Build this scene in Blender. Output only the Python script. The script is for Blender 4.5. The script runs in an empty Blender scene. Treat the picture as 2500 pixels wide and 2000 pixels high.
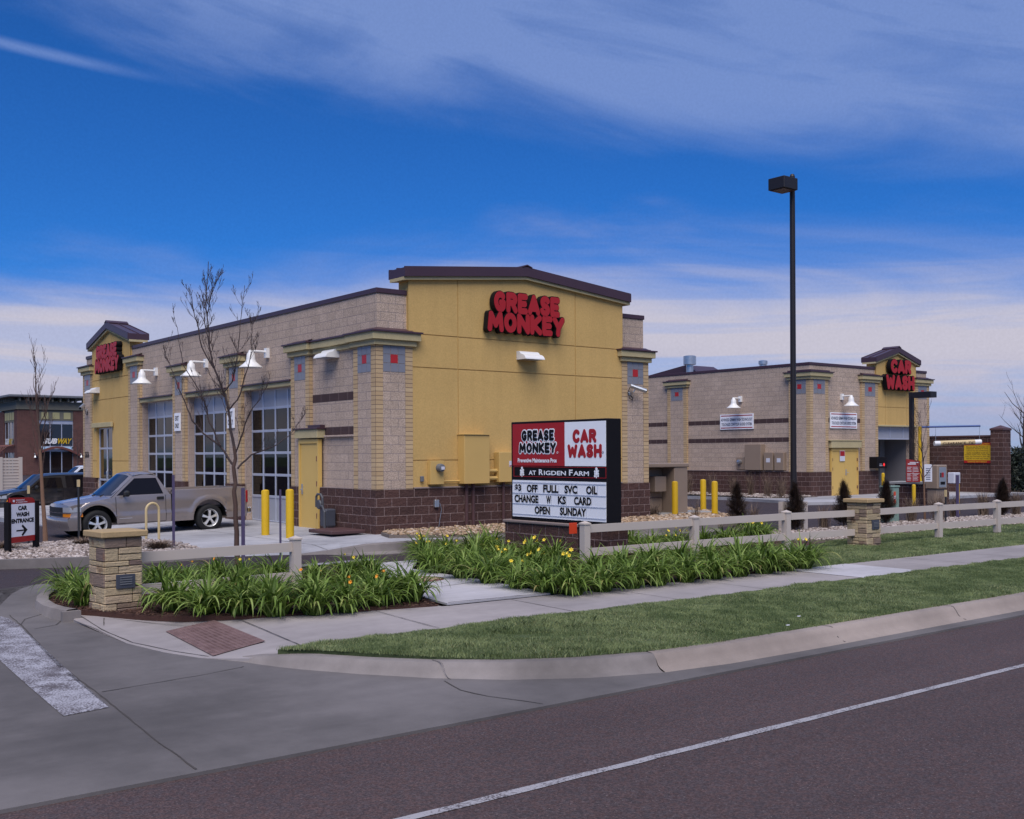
import bpy, bmesh, math, random
import numpy as np
from mathutils import Vector, Matrix
from mathutils.geometry import tessellate_polygon
random.seed(7); RNG = np.random.default_rng(7)
S = bpy.context.scene; COL = S.collection; R = math.radians
# ------------------------------------------------------------------ camera
F_PX, H0, ROLL = 2649.0, 1110.0, 0.0044
FW = np.array([.6173, .7867]); FW /= np.linalg.norm(FW); RT = np.array([FW[1], -FW[0]])
CAM = np.array([-12.757, -21.26]); CZ = 1.795
cam = bpy.data.cameras.new('camera'); camo = bpy.data.objects.new('camera', cam); COL.objects.link(camo)
cam.sensor_width = 36; cam.lens = 36*F_PX/2500; cam.shift_y = 0.044; cam.clip_start = .1; cam.clip_end = 4000
r_ = Vector((RT[0], RT[1], -ROLL)).normalized(); f_ = Vector((FW[0], FW[1], 0)); u_ = r_.cross(f_)
camo.matrix_world = Matrix(((r_.x, u_.x, -f_.x, CAM[0]), (r_.y, u_.y, -f_.y, CAM[1]), (r_.z, u_.z, -f_.z, CZ), (0, 0, 0, 1)))
S.camera = camo
S.view_settings.view_transform = 'Standard'; S.view_settings.look = 'None'
S.view_settings.exposure = 0.45; S.view_settings.gamma = 1.0; S.view_settings.use_curve_mapping = False
# ------------------------------------------------------------------ sky + sun
SUN_DIR = Vector((-.36, -.44, .82)).normalized()      # towards the sun
SUN_EL = math.asin(SUN_DIR.z); SUN_AZ = math.atan2(SUN_DIR.x, SUN_DIR.y)
W = bpy.data.worlds.new('World'); S.world = W; W.use_nodes = True
nt = W.node_tree; nt.nodes.clear()
def N(t, tree=None, **kw):
    n = (tree or nt).nodes.new(t)
    for k, v in kw.items():
        if k.startswith('i_'): n.inputs[k[2:].replace('_', ' ')].default_value = v
        else: setattr(n, k, v)
    return n
def math_n(tree, op, a, b=None, c=None, clamp=False):
    n = tree.nodes.new('ShaderNodeMath'); n.operation = op; n.use_clamp = clamp
    for i, v in enumerate((a, b, c)):
        if v is None: continue
        if isinstance(v, (int, float)): n.inputs[i].default_value = v
        else: tree.links.new(v, n.inputs[i])
    return n.outputs[0]
def smooth_n(tree, v, a, b):
    n = tree.nodes.new('ShaderNodeMapRange'); n.interpolation_type = 'SMOOTHSTEP'
    tree.links.new(v, n.inputs[0]); n.inputs[1].default_value = a; n.inputs[2].default_value = b
    return n.outputs[0]
def mix_n(tree, fac, a, b, mode='MIX'):
    n = tree.nodes.new('ShaderNodeMix'); n.data_type = 'RGBA'; n.blend_type = mode
    for i, v in ((0, fac), (6, a), (7, b)):
        if isinstance(v, (int, float)): n.inputs[i].default_value = v
        elif isinstance(v, tuple): n.inputs[i].default_value = v + (1,) if len(v) == 3 else v
        else: tree.links.new(v, n.inputs[i])
    return n.outputs[2]
sky = N('ShaderNodeTexSky', sky_type='NISHITA', sun_disc=False, sun_elevation=SUN_EL, sun_rotation=SUN_AZ,
        altitude=1500, air_density=1.0, dust_density=0.6, ozone_density=2.5)
tc = N('ShaderNodeTexCoord'); sep = N('ShaderNodeSeparateXYZ'); nt.links.new(tc.outputs['Generated'], sep.inputs[0])
ca, sa = float(FW[0]), float(FW[1])
fwd = math_n(nt, 'ADD', math_n(nt, 'MULTIPLY', sep.outputs[0], ca), math_n(nt, 'MULTIPLY', sep.outputs[1], sa))
rgt = math_n(nt, 'SUBTRACT', math_n(nt, 'MULTIPLY', sep.outputs[0], sa), math_n(nt, 'MULTIPLY', sep.outputs[1], ca))
az = math_n(nt, 'ARCTAN2', rgt, fwd); el = math_n(nt, 'ARCSINE', sep.outputs[2])
def sky_noise(su, sv, rot, detail, seed, dist=0.0):
    # stretched streaks in azimuth/elevation
    c, s = math.cos(rot), math.sin(rot)
    u = math_n(nt, 'ADD', math_n(nt, 'MULTIPLY', az, c), math_n(nt, 'MULTIPLY', el, s))
    v = math_n(nt, 'SUBTRACT', math_n(nt, 'MULTIPLY', el, c), math_n(nt, 'MULTIPLY', az, s))
    cm = N('ShaderNodeCombineXYZ'); nt.links.new(math_n(nt, 'MULTIPLY', u, su), cm.inputs[0]); nt.links.new(math_n(nt, 'MULTIPLY', v, sv), cm.inputs[1]); cm.inputs[2].default_value = seed
    t = N('ShaderNodeTexNoise'); t.inputs['Scale'].default_value = 1; t.inputs['Detail'].default_value = detail; t.inputs['Roughness'].default_value = .55; t.inputs['Distortion'].default_value = dist
    nt.links.new(cm.outputs[0], t.inputs['Vector']); return t.outputs[0]
n_big = sky_noise(2.6, 9.0, -.26, 6, 3.1, .6); n_fine = sky_noise(5.0, 34.0, -.24, 6, 8.7, .6)
n_low = sky_noise(1.8, 30.0, -.03, 6, 4.2, .9); n_mid = sky_noise(2.6, 9, -.08, 5, 5.5, .7); n_grain = sky_noise(420, 420, 0, 1, 2.2)
# high cirrus sheet: lower edge falls from left to right, streaky, thinner in places
edge = math_n(nt, 'SUBTRACT', .283, math_n(nt, 'MULTIPLY', az, .15))
hi = smooth_n(nt, math_n(nt, 'ADD', math_n(nt, 'SUBTRACT', el, edge), math_n(nt, 'MULTIPLY', math_n(nt, 'SUBTRACT', n_big, .5), .16)), -.02, .07)
hi_t = math_n(nt, 'ADD', .60, math_n(nt, 'ADD', math_n(nt, 'MULTIPLY', smooth_n(nt, n_fine, .28, .72), .45), math_n(nt, 'MULTIPLY', smooth_n(nt, n_big, .35, .68), .5)), clamp=True)
hi_a = math_n(nt, 'MULTIPLY', math_n(nt, 'MULTIPLY', hi, hi_t), .76)
# thin contrail wisp on the left
we = math_n(nt, 'SUBTRACT', math_n(nt, 'ADD', el, math_n(nt, 'MULTIPLY', az, .10)), .289)
wisp = math_n(nt, 'MULTIPLY', smooth_n(nt, math_n(nt, 'ABSOLUTE', we), .007, .0), math_n(nt, 'MULTIPLY', smooth_n(nt, az, -.27, -.42), smooth_n(nt, n_fine, .2, .7)))
# low bank near the horizon, striped
lo_e = math_n(nt, 'ADD', math_n(nt, 'ADD', el, math_n(nt, 'MULTIPLY', math_n(nt, 'ABSOLUTE', math_n(nt, 'ADD', az, -.02)), .09)), math_n(nt, 'MULTIPLY', math_n(nt, 'SUBTRACT', n_mid, .5), .12))
lo = smooth_n(nt, lo_e, .225, .135)
lo_t = math_n(nt, 'ADD', .40, math_n(nt, 'MULTIPLY', smooth_n(nt, n_low, .38, .62), .46))
lo_w = math_n(nt, 'MULTIPLY', smooth_n(nt, lo_e, .055, .12), smooth_n(nt, lo_e, .215, .15))      # the brightest belt of the bank
lo_a = math_n(nt, 'MULTIPLY', lo, math_n(nt, 'ADD', lo_t, math_n(nt, 'MULTIPLY', lo_w, .36), clamp=True))
SKY_GAIN, = (1.0,)
hsv = N('ShaderNodeHueSaturation'); hsv.inputs['Saturation'].default_value = 1.0; hsv.inputs['Value'].default_value = 1.0; hsv.inputs['Hue'].default_value = .5
nt.links.new(sky.outputs[0], hsv.inputs['Color'])
deep = mix_n(nt, 1.0, hsv.outputs[0], (.13, .50, 1.05), 'MULTIPLY')
c1 = mix_n(nt, hi_a, deep, (2.2, 3.2, 6.3))
c1 = mix_n(nt, math_n(nt, 'MULTIPLY', wisp, .55), c1, (2.6, 3.7, 7.0))
c1 = mix_n(nt, lo_a, c1, mix_n(nt, math_n(nt, 'ADD', .25, math_n(nt, 'MULTIPLY', lo_w, .75)), (3.7, 3.8, 5.7), (5.5, 5.3, 6.3)))
gr = math_n(nt, 'ADD', .94, math_n(nt, 'MULTIPLY', n_grain, .12))
grc = N('ShaderNodeCombineColor'); [nt.links.new(gr, grc.inputs[i]) for i in range(3)]
c1 = mix_n(nt, 1.0, c1, grc.outputs[0], 'MULTIPLY')
bg = N('ShaderNodeBackground'); bg.inputs['Strength'].default_value = .075
nt.links.new(c1, bg.inputs['Color']); wo = N('ShaderNodeOutputWorld'); nt.links.new(bg.outputs[0], wo.inputs['Surface'])
sl = bpy.data.lights.new('sun', 'SUN'); sl.energy = 2.7; sl.angle = R(50); sl.color = (1, .93, .86)
so = bpy.data.objects.new('sun', sl); COL.objects.link(so); so.rotation_euler = SUN_DIR.to_track_quat('Z', 'Y').to_euler(); so.location = (0, -30, 40)
# ------------------------------------------------------------------ helpers
def gp(px, py, Z):       # where the sight line through a photo pixel meets the level Z: used to survey the site
    x, y = px-1250, py-H0; x, y = x-ROLL*y, y+ROLL*x
    d = F_PX*(CZ-Z)/y; p = CAM+d*FW+x/F_PX*d*RT; return (float(p[0]), float(p[1]))
class MB:
    def __init__(s): s.v, s.f, s.uv, s.sm = [], [], [], []
    def face(s, pts, smooth=False, uv=None):
        b = len(s.v); s.v += [tuple(map(float, p)) for p in pts]; s.f.append(list(range(b, b+len(pts)))); s.sm.append(smooth); s.uv.append(uv)
    def mesh(s, verts, faces, smooth=True):
        b = len(s.v); s.v += [tuple(map(float, p)) for p in verts]
        for f in faces: s.f.append([b+i for i in f]); s.sm.append(smooth); s.uv.append(None)
        return s
    def box(s, x0, x1, y0, y1, z0, z1, smooth=False):
        v = [(x, y, z) for z in (z0, z1) for y in (y0, y1) for x in (x0, x1)]
        s.mesh(v, [(0, 2, 3, 1), (4, 5, 7, 6), (0, 1, 5, 4), (2, 6, 7, 3), (0, 4, 6, 2), (1, 3, 7, 5)], smooth); return s
    def bbox(s, x0, x1, y0, y1, z0, z1, b=.01):      # box with chamfered edges
        vs = {}; V = []; Fc = []
        xs, ys, zs = (x0, x1), (y0, y1), (z0, z1)
        for i in (0, 1):
            for j in (0, 1):
                for k in (0, 1):
                    for a in range(3):
                        p = [xs[i], ys[j], zs[k]]; ins = [b*(1-2*i), b*(1-2*j), b*(1-2*k)]
                        q = [p[t]+(0 if t == a else ins[t]) for t in range(3)]
                        vs[i, j, k, a] = len(V); V.append(q)
        def o(l, flip): Fc.append(l[::-1] if flip else l)
        for i in (0, 1):
            o([vs[i, 0, 0, 0], vs[i, 1, 0, 0], vs[i, 1, 1, 0], vs[i, 0, 1, 0]], i == 0)
            o([vs[0, i, 0, 1], vs[0, i, 1, 1], vs[1, i, 1, 1], vs[1, i, 0, 1]], i == 0)
            o([vs[0, 0, i, 2], vs[1, 0, i, 2], vs[1, 1, i, 2], vs[0, 1, i, 2]], i == 0)
        for i in (0, 1):
            for j in (0, 1):
                Fc.append([vs[i, j, 0, 0], vs[i, j, 1, 0], vs[i, j, 1, 1], vs[i, j, 0, 1]])
                Fc.append([vs[i, 0, j, 0], vs[i, 1, j, 0], vs[i, 1, j, 2], vs[i, 0, j, 2]])
                Fc.append([vs[0, i, j, 1], vs[1, i, j, 1], vs[1, i, j, 2], vs[0, i, j, 2]])
                for k in (0, 1): Fc.append([vs[i, j, k, 0], vs[i, j, k, 1], vs[i, j, k, 2]])
        s.mesh(V, Fc, False); return s
    def tube(s, pts, rad, n=8, cap=True):
        pts = [Vector(p) for p in pts]; m = len(pts); rad = [rad]*m if isinstance(rad, (int, float)) else rad
        V = []; prev = None
        for i, p in enumerate(pts):
            d = (pts[min(i+1, m-1)]-pts[max(i-1, 0)]).normalized()
            a = prev - d*prev.dot(d) if prev is not None else d.orthogonal()
            if a.length < 1e-5: a = d.orthogonal()
            a.normalize(); prev = a; b = d.cross(a)
            for k in range(n):
                t = 2*math.pi*k/n; V.append(p+(a*math.cos(t)+b*math.sin(t))*rad[i])
        Fc = [(i*n+k, i*n+(k+1) % n, (i+1)*n+(k+1) % n, (i+1)*n+k) for i in range(m-1) for k in range(n)]
        s.mesh(V, Fc, True)
        if cap:
            s.mesh(V[:n], [tuple(range(n))[::-1]], False); s.mesh(V[-n:], [tuple(range(n))], False)
        return s
    def lathe(s, prof, c=(0, 0, 0), axis='Z', n=20, cap=True):      # prof: (radius, height) list
        V = []
        for r0, h in prof:
            for k in range(n):
                t = 2*math.pi*k/n; x, y = r0*math.cos(t), r0*math.sin(t)
                q = {'Z': (x, y, h), 'Y': (x, h, -y), 'X': (h, x, y)}[axis]
                V.append((c[0]+q[0], c[1]+q[1], c[2]+q[2]))
        m = len(prof)
        s.mesh(V, [(i*n+k, i*n+(k+1) % n, (i+1)*n+(k+1) % n, (i+1)*n+k) for i in range(m-1) for k in range(n)], True)
        if cap and prof[0][0] > 1e-4: s.mesh(V[:n], [tuple(range(n))[::-1]], False)
        if cap and prof[-1][0] > 1e-4: s.mesh(V[-n:], [tuple(range(n))], False)
        return s
    def prism(s, poly, z0, z1, smooth_side=False):      # vertical prism, z1 may be a list (per corner)
        n = len(poly); zt = z1 if isinstance(z1, (list, tuple)) else [z1]*n
        area = sum(poly[i][0]*poly[(i+1) % n][1]-poly[(i+1) % n][0]*poly[i][1] for i in range(n))
        if area < 0: poly = poly[::-1]; zt = list(zt)[::-1]
        tri = tessellate_polygon([[Vector((p[0], p[1], 0)) for p in poly]])
        top = [(poly[i][0], poly[i][1], zt[i]) for i in range(n)]
        fs = []
        for t in tri:
            a, b, c = (poly[i] for i in t)
            fs.append(t if (b[0]-a[0])*(c[1]-a[1])-(c[0]-a[0])*(b[1]-a[1]) > 0 else t[::-1])
        s.mesh(top, fs, False)
        bot = [(p[0], p[1], z0) for p in poly]
        s.mesh(top+bot, [(i, n+i, n+(i+1) % n, (i+1) % n) for i in range(n)], smooth_side); return s
    def extrude(s, poly, fn, d0, d1):                       # polygon in 2D, mapped by fn(u, v, depth)
        n = len(poly); tri = tessellate_polygon([[Vector((p[0], p[1], 0)) for p in poly]])
        a = [fn(p[0], p[1], d0) for p in poly]; b = [fn(p[0], p[1], d1) for p in poly]
        s.mesh(a, tri, False); s.mesh(b, [t[::-1] for t in tri], False)
        s.mesh(a+b, [(i, (i+1) % n, n+(i+1) % n, n+i) for i in range(n)], False); return s
    def grid(s, P, smooth=True, flip=False):                # P: 2D list of points
        m, n = len(P), len(P[0]); V = [p for row in P for p in row]
        Fc = [(i*n+j, i*n+j+1, (i+1)*n+j+1, (i+1)*n+j) for i in range(m-1) for j in range(n-1)]
        s.mesh(V, [f[::-1] for f in Fc] if flip else Fc, smooth); return s
def finish(name, me, mats, parent=None, sharp=None):
    for m in (mats if isinstance(mats, (list, tuple)) else [mats]): me.materials.append(m)
    o = bpy.data.objects.new(name, me); COL.objects.link(o)
    if parent is not None: o.parent = parent
    return o
def mk(name, mb, mats, parent=None, origin=None, recalc=False, sharp=35):
    org = Vector(origin) if origin is not None else (Vector(parent['_org']) if parent is not None and '_org' in parent else Vector((0, 0, 0)))
    me = bpy.data.meshes.new(name); V = np.array(mb.v, dtype=np.float64)
    me.from_pydata((V-np.array(org)).tolist(), [], mb.f); me.validate(clean_customdata=False)
    if len(me.polygons) == len(mb.sm): me.polygons.foreach_set('use_smooth', mb.sm)
    if recalc or True:
        bm = bmesh.new(); bm.from_mesh(me); bmesh.ops.remove_doubles(bm, verts=bm.verts, dist=1e-5)
        if recalc: bmesh.ops.recalc_face_normals(bm, faces=bm.faces)
        bm.to_mesh(me); bm.free()
    uvl = me.uv_layers.new(name='UVMap')
    nl = len(me.loops); co = np.empty(len(me.vertices)*3); me.vertices.foreach_get('co', co); co = co.reshape(-1, 3)+np.array(org)
    li = np.empty(nl, dtype=np.int32); me.loops.foreach_get('vertex_index', li)
    nr = np.empty(len(me.polygons)*3); me.polygons.foreach_get('normal', nr); nr = np.abs(nr.reshape(-1, 3))
    lt = np.empty(len(me.polygons), dtype=np.int32); me.polygons.foreach_get('loop_total', lt)
    ln = np.repeat(nr, lt, axis=0); p = co[li]
    u = np.where(ln[:, 0] > np.maximum(ln[:, 1], ln[:, 2]*.999), p[:, 1], p[:, 0]); v = np.where(ln[:, 2] > np.maximum(ln[:, 0], ln[:, 1]), p[:, 1], p[:, 2])
    uvl.data.foreach_set('uv', np.stack([u, v], 1).ravel())
    if any(mb.sm) and sharp: me.set_sharp_from_angle(angle=R(sharp))
    o = finish(name, me, mats, parent)
    if parent is None: o.location = org
    elif '_lorg' in (parent.keys()): pass
    return o
LABELS = []
def tag(o, label=None, cat=None, group=None, kind=None):
    if label: o['label'] = label
    if cat: o['category'] = cat
    if group: o['group'] = group
    if kind: o['kind'] = kind
    return o
def thing(name, label, cat, loc=(0, 0, 0), group=None):
    o = bpy.data.objects.new(name, None); COL.objects.link(o); o.location = loc; o['_org'] = tuple(loc); o.empty_display_size = .2
    return tag(o, label, cat, group)
def part(name, mb, m, parent, label=None, **kw):
    org = parent.get('_org', (0, 0, 0)); o = mk(name, mb, m, parent, origin=org, **kw); o['_org'] = tuple(org)
    if label: o['label'] = label
    return o
def solo(name, mb, m, label, cat, loc, group=None, **kw):
    o = mk(name, mb, m, None, origin=loc, **kw); return tag(o, label, cat, group)
def struct(name, mb, m, **kw):
    o = mk(name, mb, m, None, **kw); o['kind'] = 'structure'; return o
def copy_tree(o, parent=None):
    c = o.copy(); COL.objects.link(c)
    if parent is not None: c.parent = parent
    for ch in list(o.children): copy_tree(ch, c)
    return c
# ------------------------------------------------------------------ materials
def newmat(name):
    m = bpy.data.materials.new(name); m.use_nodes = True; t = m.node_tree; b = t.nodes['Principled BSDF']; return m, t, b
def noise(t, scale, detail=4, vec=None, rough=.55):
    n = t.nodes.new('ShaderNodeTexNoise'); n.inputs['Scale'].default_value = scale; n.inputs['Detail'].default_value = detail; n.inputs['Roughness'].default_value = rough
    if vec is None: g = t.nodes.new('ShaderNodeNewGeometry'); vec = g.outputs['Position']
    t.links.new(vec, n.inputs['Vector']); return n.outputs[0]
def bump(t, b, h, strength=.3, dist=.01):
    n = t.nodes.new('ShaderNodeBump'); n.inputs['Strength'].default_value = strength; n.inputs['Distance'].default_value = dist
    t.links.new(h, n.inputs['Height']); t.links.new(n.outputs[0], b.inputs['Normal'])
def plain(name, c, rough=.55, var=.12, scale=3, metal=0, fine=0, fscale=60, bmp=0, bscale=80, spec=.4, coat=0):
    m, t, b = newmat(name)
    obj = t.nodes.new('ShaderNodeTexCoord').outputs['Object']
    k = math_n(t, 'ADD', 1-var, math_n(t, 'MULTIPLY', noise(t, scale, 5, obj), 2*var))
    if fine: k = math_n(t, 'MULTIPLY', k, math_n(t, 'ADD', 1-fine, math_n(t, 'MULTIPLY', noise(t, fscale, 2, obj), 2*fine)))
    cc = t.nodes.new('ShaderNodeCombineColor'); [t.links.new(k, cc.inputs[i]) for i in range(3)]
    t.links.new(mix_n(t, 1.0, tuple(c), cc.outputs[0], 'MULTIPLY'), b.inputs['Base Color'])
    b.inputs['Roughness'].default_value = rough; b.inputs['Metallic'].default_value = metal
    b.inputs['Specular IOR Level'].default_value = spec; b.inputs['Coat Weight'].default_value = coat; b.inputs['Coat Roughness'].default_value = .06
    if bmp: bump(t, b, noise(t, bscale, 4, obj), bmp, .01)
    return m
def masonry(name, c1, c2, mortar, bw, bh, ms=.01, off=.5, speck=.25, sscale=90, bmp=.5, blotch=.2, face=.25, squash=(0, 0)):
    m, t, b = newmat(name)
    uv = t.nodes.new('ShaderNodeUVMap').outputs[0]
    mp = t.nodes.new('ShaderNodeMapping'); t.links.new(uv, mp.inputs[0]); mp.inputs['Location'].default_value = (squash[0], squash[1], 0)
    br = t.nodes.new('ShaderNodeTexBrick'); t.links.new(mp.outputs[0], br.inputs['Vector'])
    br.offset = off; br.inputs['Color1'].default_value = (*c1, 1); br.inputs['Color2'].default_value = (*c2, 1); br.inputs['Mortar'].default_value = (*mortar, 1)
    br.inputs['Scale'].default_value = 1; br.inputs['Mortar Size'].default_value = ms/2; br.inputs['Mortar Smooth'].default_value = .15; br.inputs['Bias'].default_value = 0
    br.inputs['Brick Width'].default_value = bw; br.inputs['Row Height'].default_value = bh
    n1 = noise(t, sscale, 3); n2 = noise(t, 1.3, 5); n3 = noise(t, 14, 4)
    k = math_n(t, 'MULTIPLY', math_n(t, 'ADD', 1-speck, math_n(t, 'MULTIPLY', smooth_n(t, n1, .3, .7), 2*speck)), math_n(t, 'ADD', 1-blotch, math_n(t, 'MULTIPLY', n2, 2*blotch)))
    cc = t.nodes.new('ShaderNodeCombineColor'); [t.links.new(k, cc.inputs[i]) for i in range(3)]
    t.links.new(mix_n(t, 1.0, br.outputs['Color'], cc.outputs[0], 'MULTIPLY'), b.inputs['Base Color'])
    b.inputs['Roughness'].default_value = .85; b.inputs['Specular IOR Level'].default_value = .2
    h = math_n(t, 'ADD', math_n(t, 'MULTIPLY', br.outputs['Fac'], -1.0), math_n(t, 'MULTIPLY', n3, face*2)); bump(t, b, h, bmp, .012)
    return m
M = {}
M['cmu'] = masonry('ground_face_block', (.47, .36, .285), (.415, .318, .25), (.235, .195, .185), .406, .2032, .013, .5, .36, 48, .3, .16)
M['cmu_side'] = masonry('ground_face_block_plain', (.43, .33, .27), (.39, .295, .245), (.24, .20, .19), .406, .2032, .01, .5, .30, 70, .2, .12, squash=(.1, 0))
M['split'] = masonry('split_face_block', (.092, .048, .041), (.066, .036, .032), (.26, .185, .17), .406, .2032, .016, .5, .25, 40, 1.0, .25, 1.2)
M['quoin'] = masonry('tan_quoin_brick', (.53, .385, .225), (.45, .31, .175), (.13, .09, .07), 9.0, .1016, .013, 0, .12, 60, .5, .15)
M['redbrick'] = masonry('red_brick', (.125, .050, .042), (.085, .034, .030), (.22, .15, .13), .30, .10, .016, .5, .15, 40, .4, .2)
def stucco(name, c):
    m, t, b = newmat(name)
    k = math_n(t, 'MULTIPLY', math_n(t, 'ADD', .88, math_n(t, 'MULTIPLY', noise(t, .9, 5), .24)), math_n(t, 'ADD', .9, math_n(t, 'MULTIPLY', noise(t, 45, 3), .2)))
    g = t.nodes.new('ShaderNodeNewGeometry'); mp = t.nodes.new('ShaderNodeMapping'); t.links.new(g.outputs[0], mp.inputs[0]); mp.inputs['Scale'].default_value = (3.5, 3.5, .22)
    k = math_n(t, 'MULTIPLY', k, math_n(t, 'ADD', .91, math_n(t, 'MULTIPLY', noise(t, 1.0, 5, mp.outputs[0]), .18)))
    k = math_n(t, 'MULTIPLY', k, math_n(t, 'ADD', .95, math_n(t, 'MULTIPLY', smooth_n(t, noise(t, 26, 4), .3, .7), .10)))
    cc = t.nodes.new('ShaderNodeCombineColor'); [t.links.new(k, cc.inputs[i]) for i in range(3)]
    t.links.new(mix_n(t, 1.0, c, cc.outputs[0], 'MULTIPLY'), b.inputs['Base Color']); b.inputs['Roughness'].default_value = .9; b.inputs['Specular IOR Level'].default_value = .15
    bump(t, b, math_n(t, 'ADD', noise(t, 110, 4), noise(t, 30, 3)), .5, .008); return m
M['stucco'] = stucco('yellow_stucco', (.56, .368, .138))
M['trim'] = stucco('cream_trim', (.46, .385, .22))
M['door'] = plain('yellow_door_paint', (.62, .41, .12), .45, .06, 2)
M['cap'] = plain('dark_brown_metal', (.055, .026, .036), .38, .12, 2, spec=.5)
M['black'] = plain('black_paint', (.008, .007, .009), .6, .2, 3, spec=.15)
M['tilegrey'] = plain('grey_tile', (.21, .215, .25), .3, .1, 4)
M['tilered'] = plain('red_tile', (.44, .02, .022), .3, .1, 4)
M['red'] = plain('red_acrylic', (.37, .012, .015), .45, .08, 1.5)
M['white'] = plain('white_enamel', (.74, .73, .72), .35, .06, 3)
M['offwhite'] = plain('white_panel', (.84, .84, .88), .4, .05, 2)
M['vinyl'] = plain('almond_vinyl', (.50, .43, .38), .45, .07, 2, spec=.4)
M['alu'] = plain('brushed_aluminium', (.50, .52, .60), .38, .08, 3, metal=.35)
M['frost'] = plain('frosted_panel', (.33, .34, .39), .3, .1, .8)
M['steel'] = plain('galvanised_steel', (.5, .52, .55), .35, .15, 6, metal=.8)
M['alloy'] = plain('alloy_wheel', (.80, .80, .80), .22, .03, 4, metal=.55)
M['chrome'] = plain('chrome', (.75, .75, .77), .12, .03, 4, metal=1)
M['greymetal'] = plain('grey_pipe_paint', (.13, .135, .15), .5, .2, 6)
M['brownpaint'] = plain('brown_paint', (.085, .043, .043), .5, .15, 5)
M['beigebox'] = plain('beige_cabinet_paint', (.27, .20, .15), .5, .08, 2)
M['bollard'] = plain('yellow_bollard_plastic', (.62, .38, .012), .45, .1, 4, fine=.06, fscale=30)
M['greenbox'] = plain('sage_green_paint', (.20, .29, .245), .5, .08, 2)
M['concrete0'] = plain('plain_concrete', (.32, .31, .30), .85, .15, 2, fine=.1, bmp=.2)
M['rubber'] = plain('tyre_rubber', (.014, .014, .015), .75, .2, 8, spec=.3)
M['bark'] = plain('brown_bark', (.085, .050, .040), .85, .3, 14, fine=.2, bmp=.5)
M['twig'] = plain('dark_twig', (.050, .034, .033), .8, .3, 10)
M['tanbark'] = plain('tan_young_bark', (.19, .105, .065), .8, .25, 12, bmp=.4)
M['purple'] = plain('purple_stake_paint', (.085, .065, .13), .6, .25, 12)
M['stake'] = plain('black_iron_stake', (.02, .021, .025), .6, .2, 12)
M['tilered2'] = plain('faded_menu_red', (.25, .022, .022), .5, .1, 4)
M['cream'] = plain('cream_paint', (.55, .42, .22), .45, .08, 5)
M['seam'] = plain('gap_black', (.012, .012, .012), .8, .1, 3)
M['orange'] = plain('orange_plastic', (.62, .055, .015), .5, .1, 4)
M['vent'] = plain('slate_grey_metal', (.055, .06, .08), .45, .12, 6)
M['sandcap'] = plain('sandstone_cap', (.37, .26, .135), .85, .2, 3, fine=.18, fscale=40, bmp=.5, bscale=30)
M['paperwhite'] = plain('white_sheet', (.6, .6, .66), .5, .06, 4)
M['blue'] = plain('blue_steel_paint', (.05, .09, .26), .45, .1, 4)
M['yellowsign'] = plain('yellow_sign', (.55, .36, .02), .5, .08, 3)
M['darkbrowntext'] = plain('dark_brown_lettering', (.05, .02, .015), .5, .05, 3)
M['bluetext'] = plain('navy_lettering', (.03, .04, .10), .5, .05, 3)
M['sandtrim'] = plain('olive_grey_stucco', (.17, .16, .125), .85, .1, 1)
M['olive2'] = plain('pale_yellow_panel', (.44, .40, .20), .7, .08, 2)
M['rust'] = plain('rust_red_steel', (.15, .052, .042), .5, .15, 4)
def glass(name, c, rough=.04):
    m, t, b = newmat(name); b.inputs['Base Color'].default_value = (*c, 1); b.inputs['Roughness'].default_value = rough; b.inputs['Specular IOR Level'].default_value = .9; b.inputs['IOR'].default_value = 1.5
    bump(t, b, noise(t, .8, 2), .03, .05); return m
M['glass'] = glass('dark_window_glass', (.013, .009, .009)); M['carglass'] = glass('tinted_car_glass', (.010, .010, .014)); M['sideglass'] = glass('dark_side_glass', (.007, .006, .008)); M['sideglass'].node_tree.nodes['Principled BSDF'].inputs['Specular IOR Level'].default_value = .3
def clearglass():
    m, t, b = newmat('bay_door_glass'); out = t.nodes['Material Output']
    tr = t.nodes.new('ShaderNodeBsdfTransparent'); tr.inputs[0].default_value = (.30, .27, .27, 1); gl = t.nodes.new('ShaderNodeBsdfGlossy'); gl.inputs['Roughness'].default_value = .02
    fr = t.nodes.new('ShaderNodeFresnel'); fr.inputs[0].default_value = 1.5; mx = t.nodes.new('ShaderNodeMixShader')
    t.links.new(fr.outputs[0], mx.inputs[0]); t.links.new(tr.outputs[0], mx.inputs[1]); t.links.new(gl.outputs[0], mx.inputs[2]); t.links.new(mx.outputs[0], out.inputs[0]); return m
M['bayglass'] = clearglass()
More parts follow.
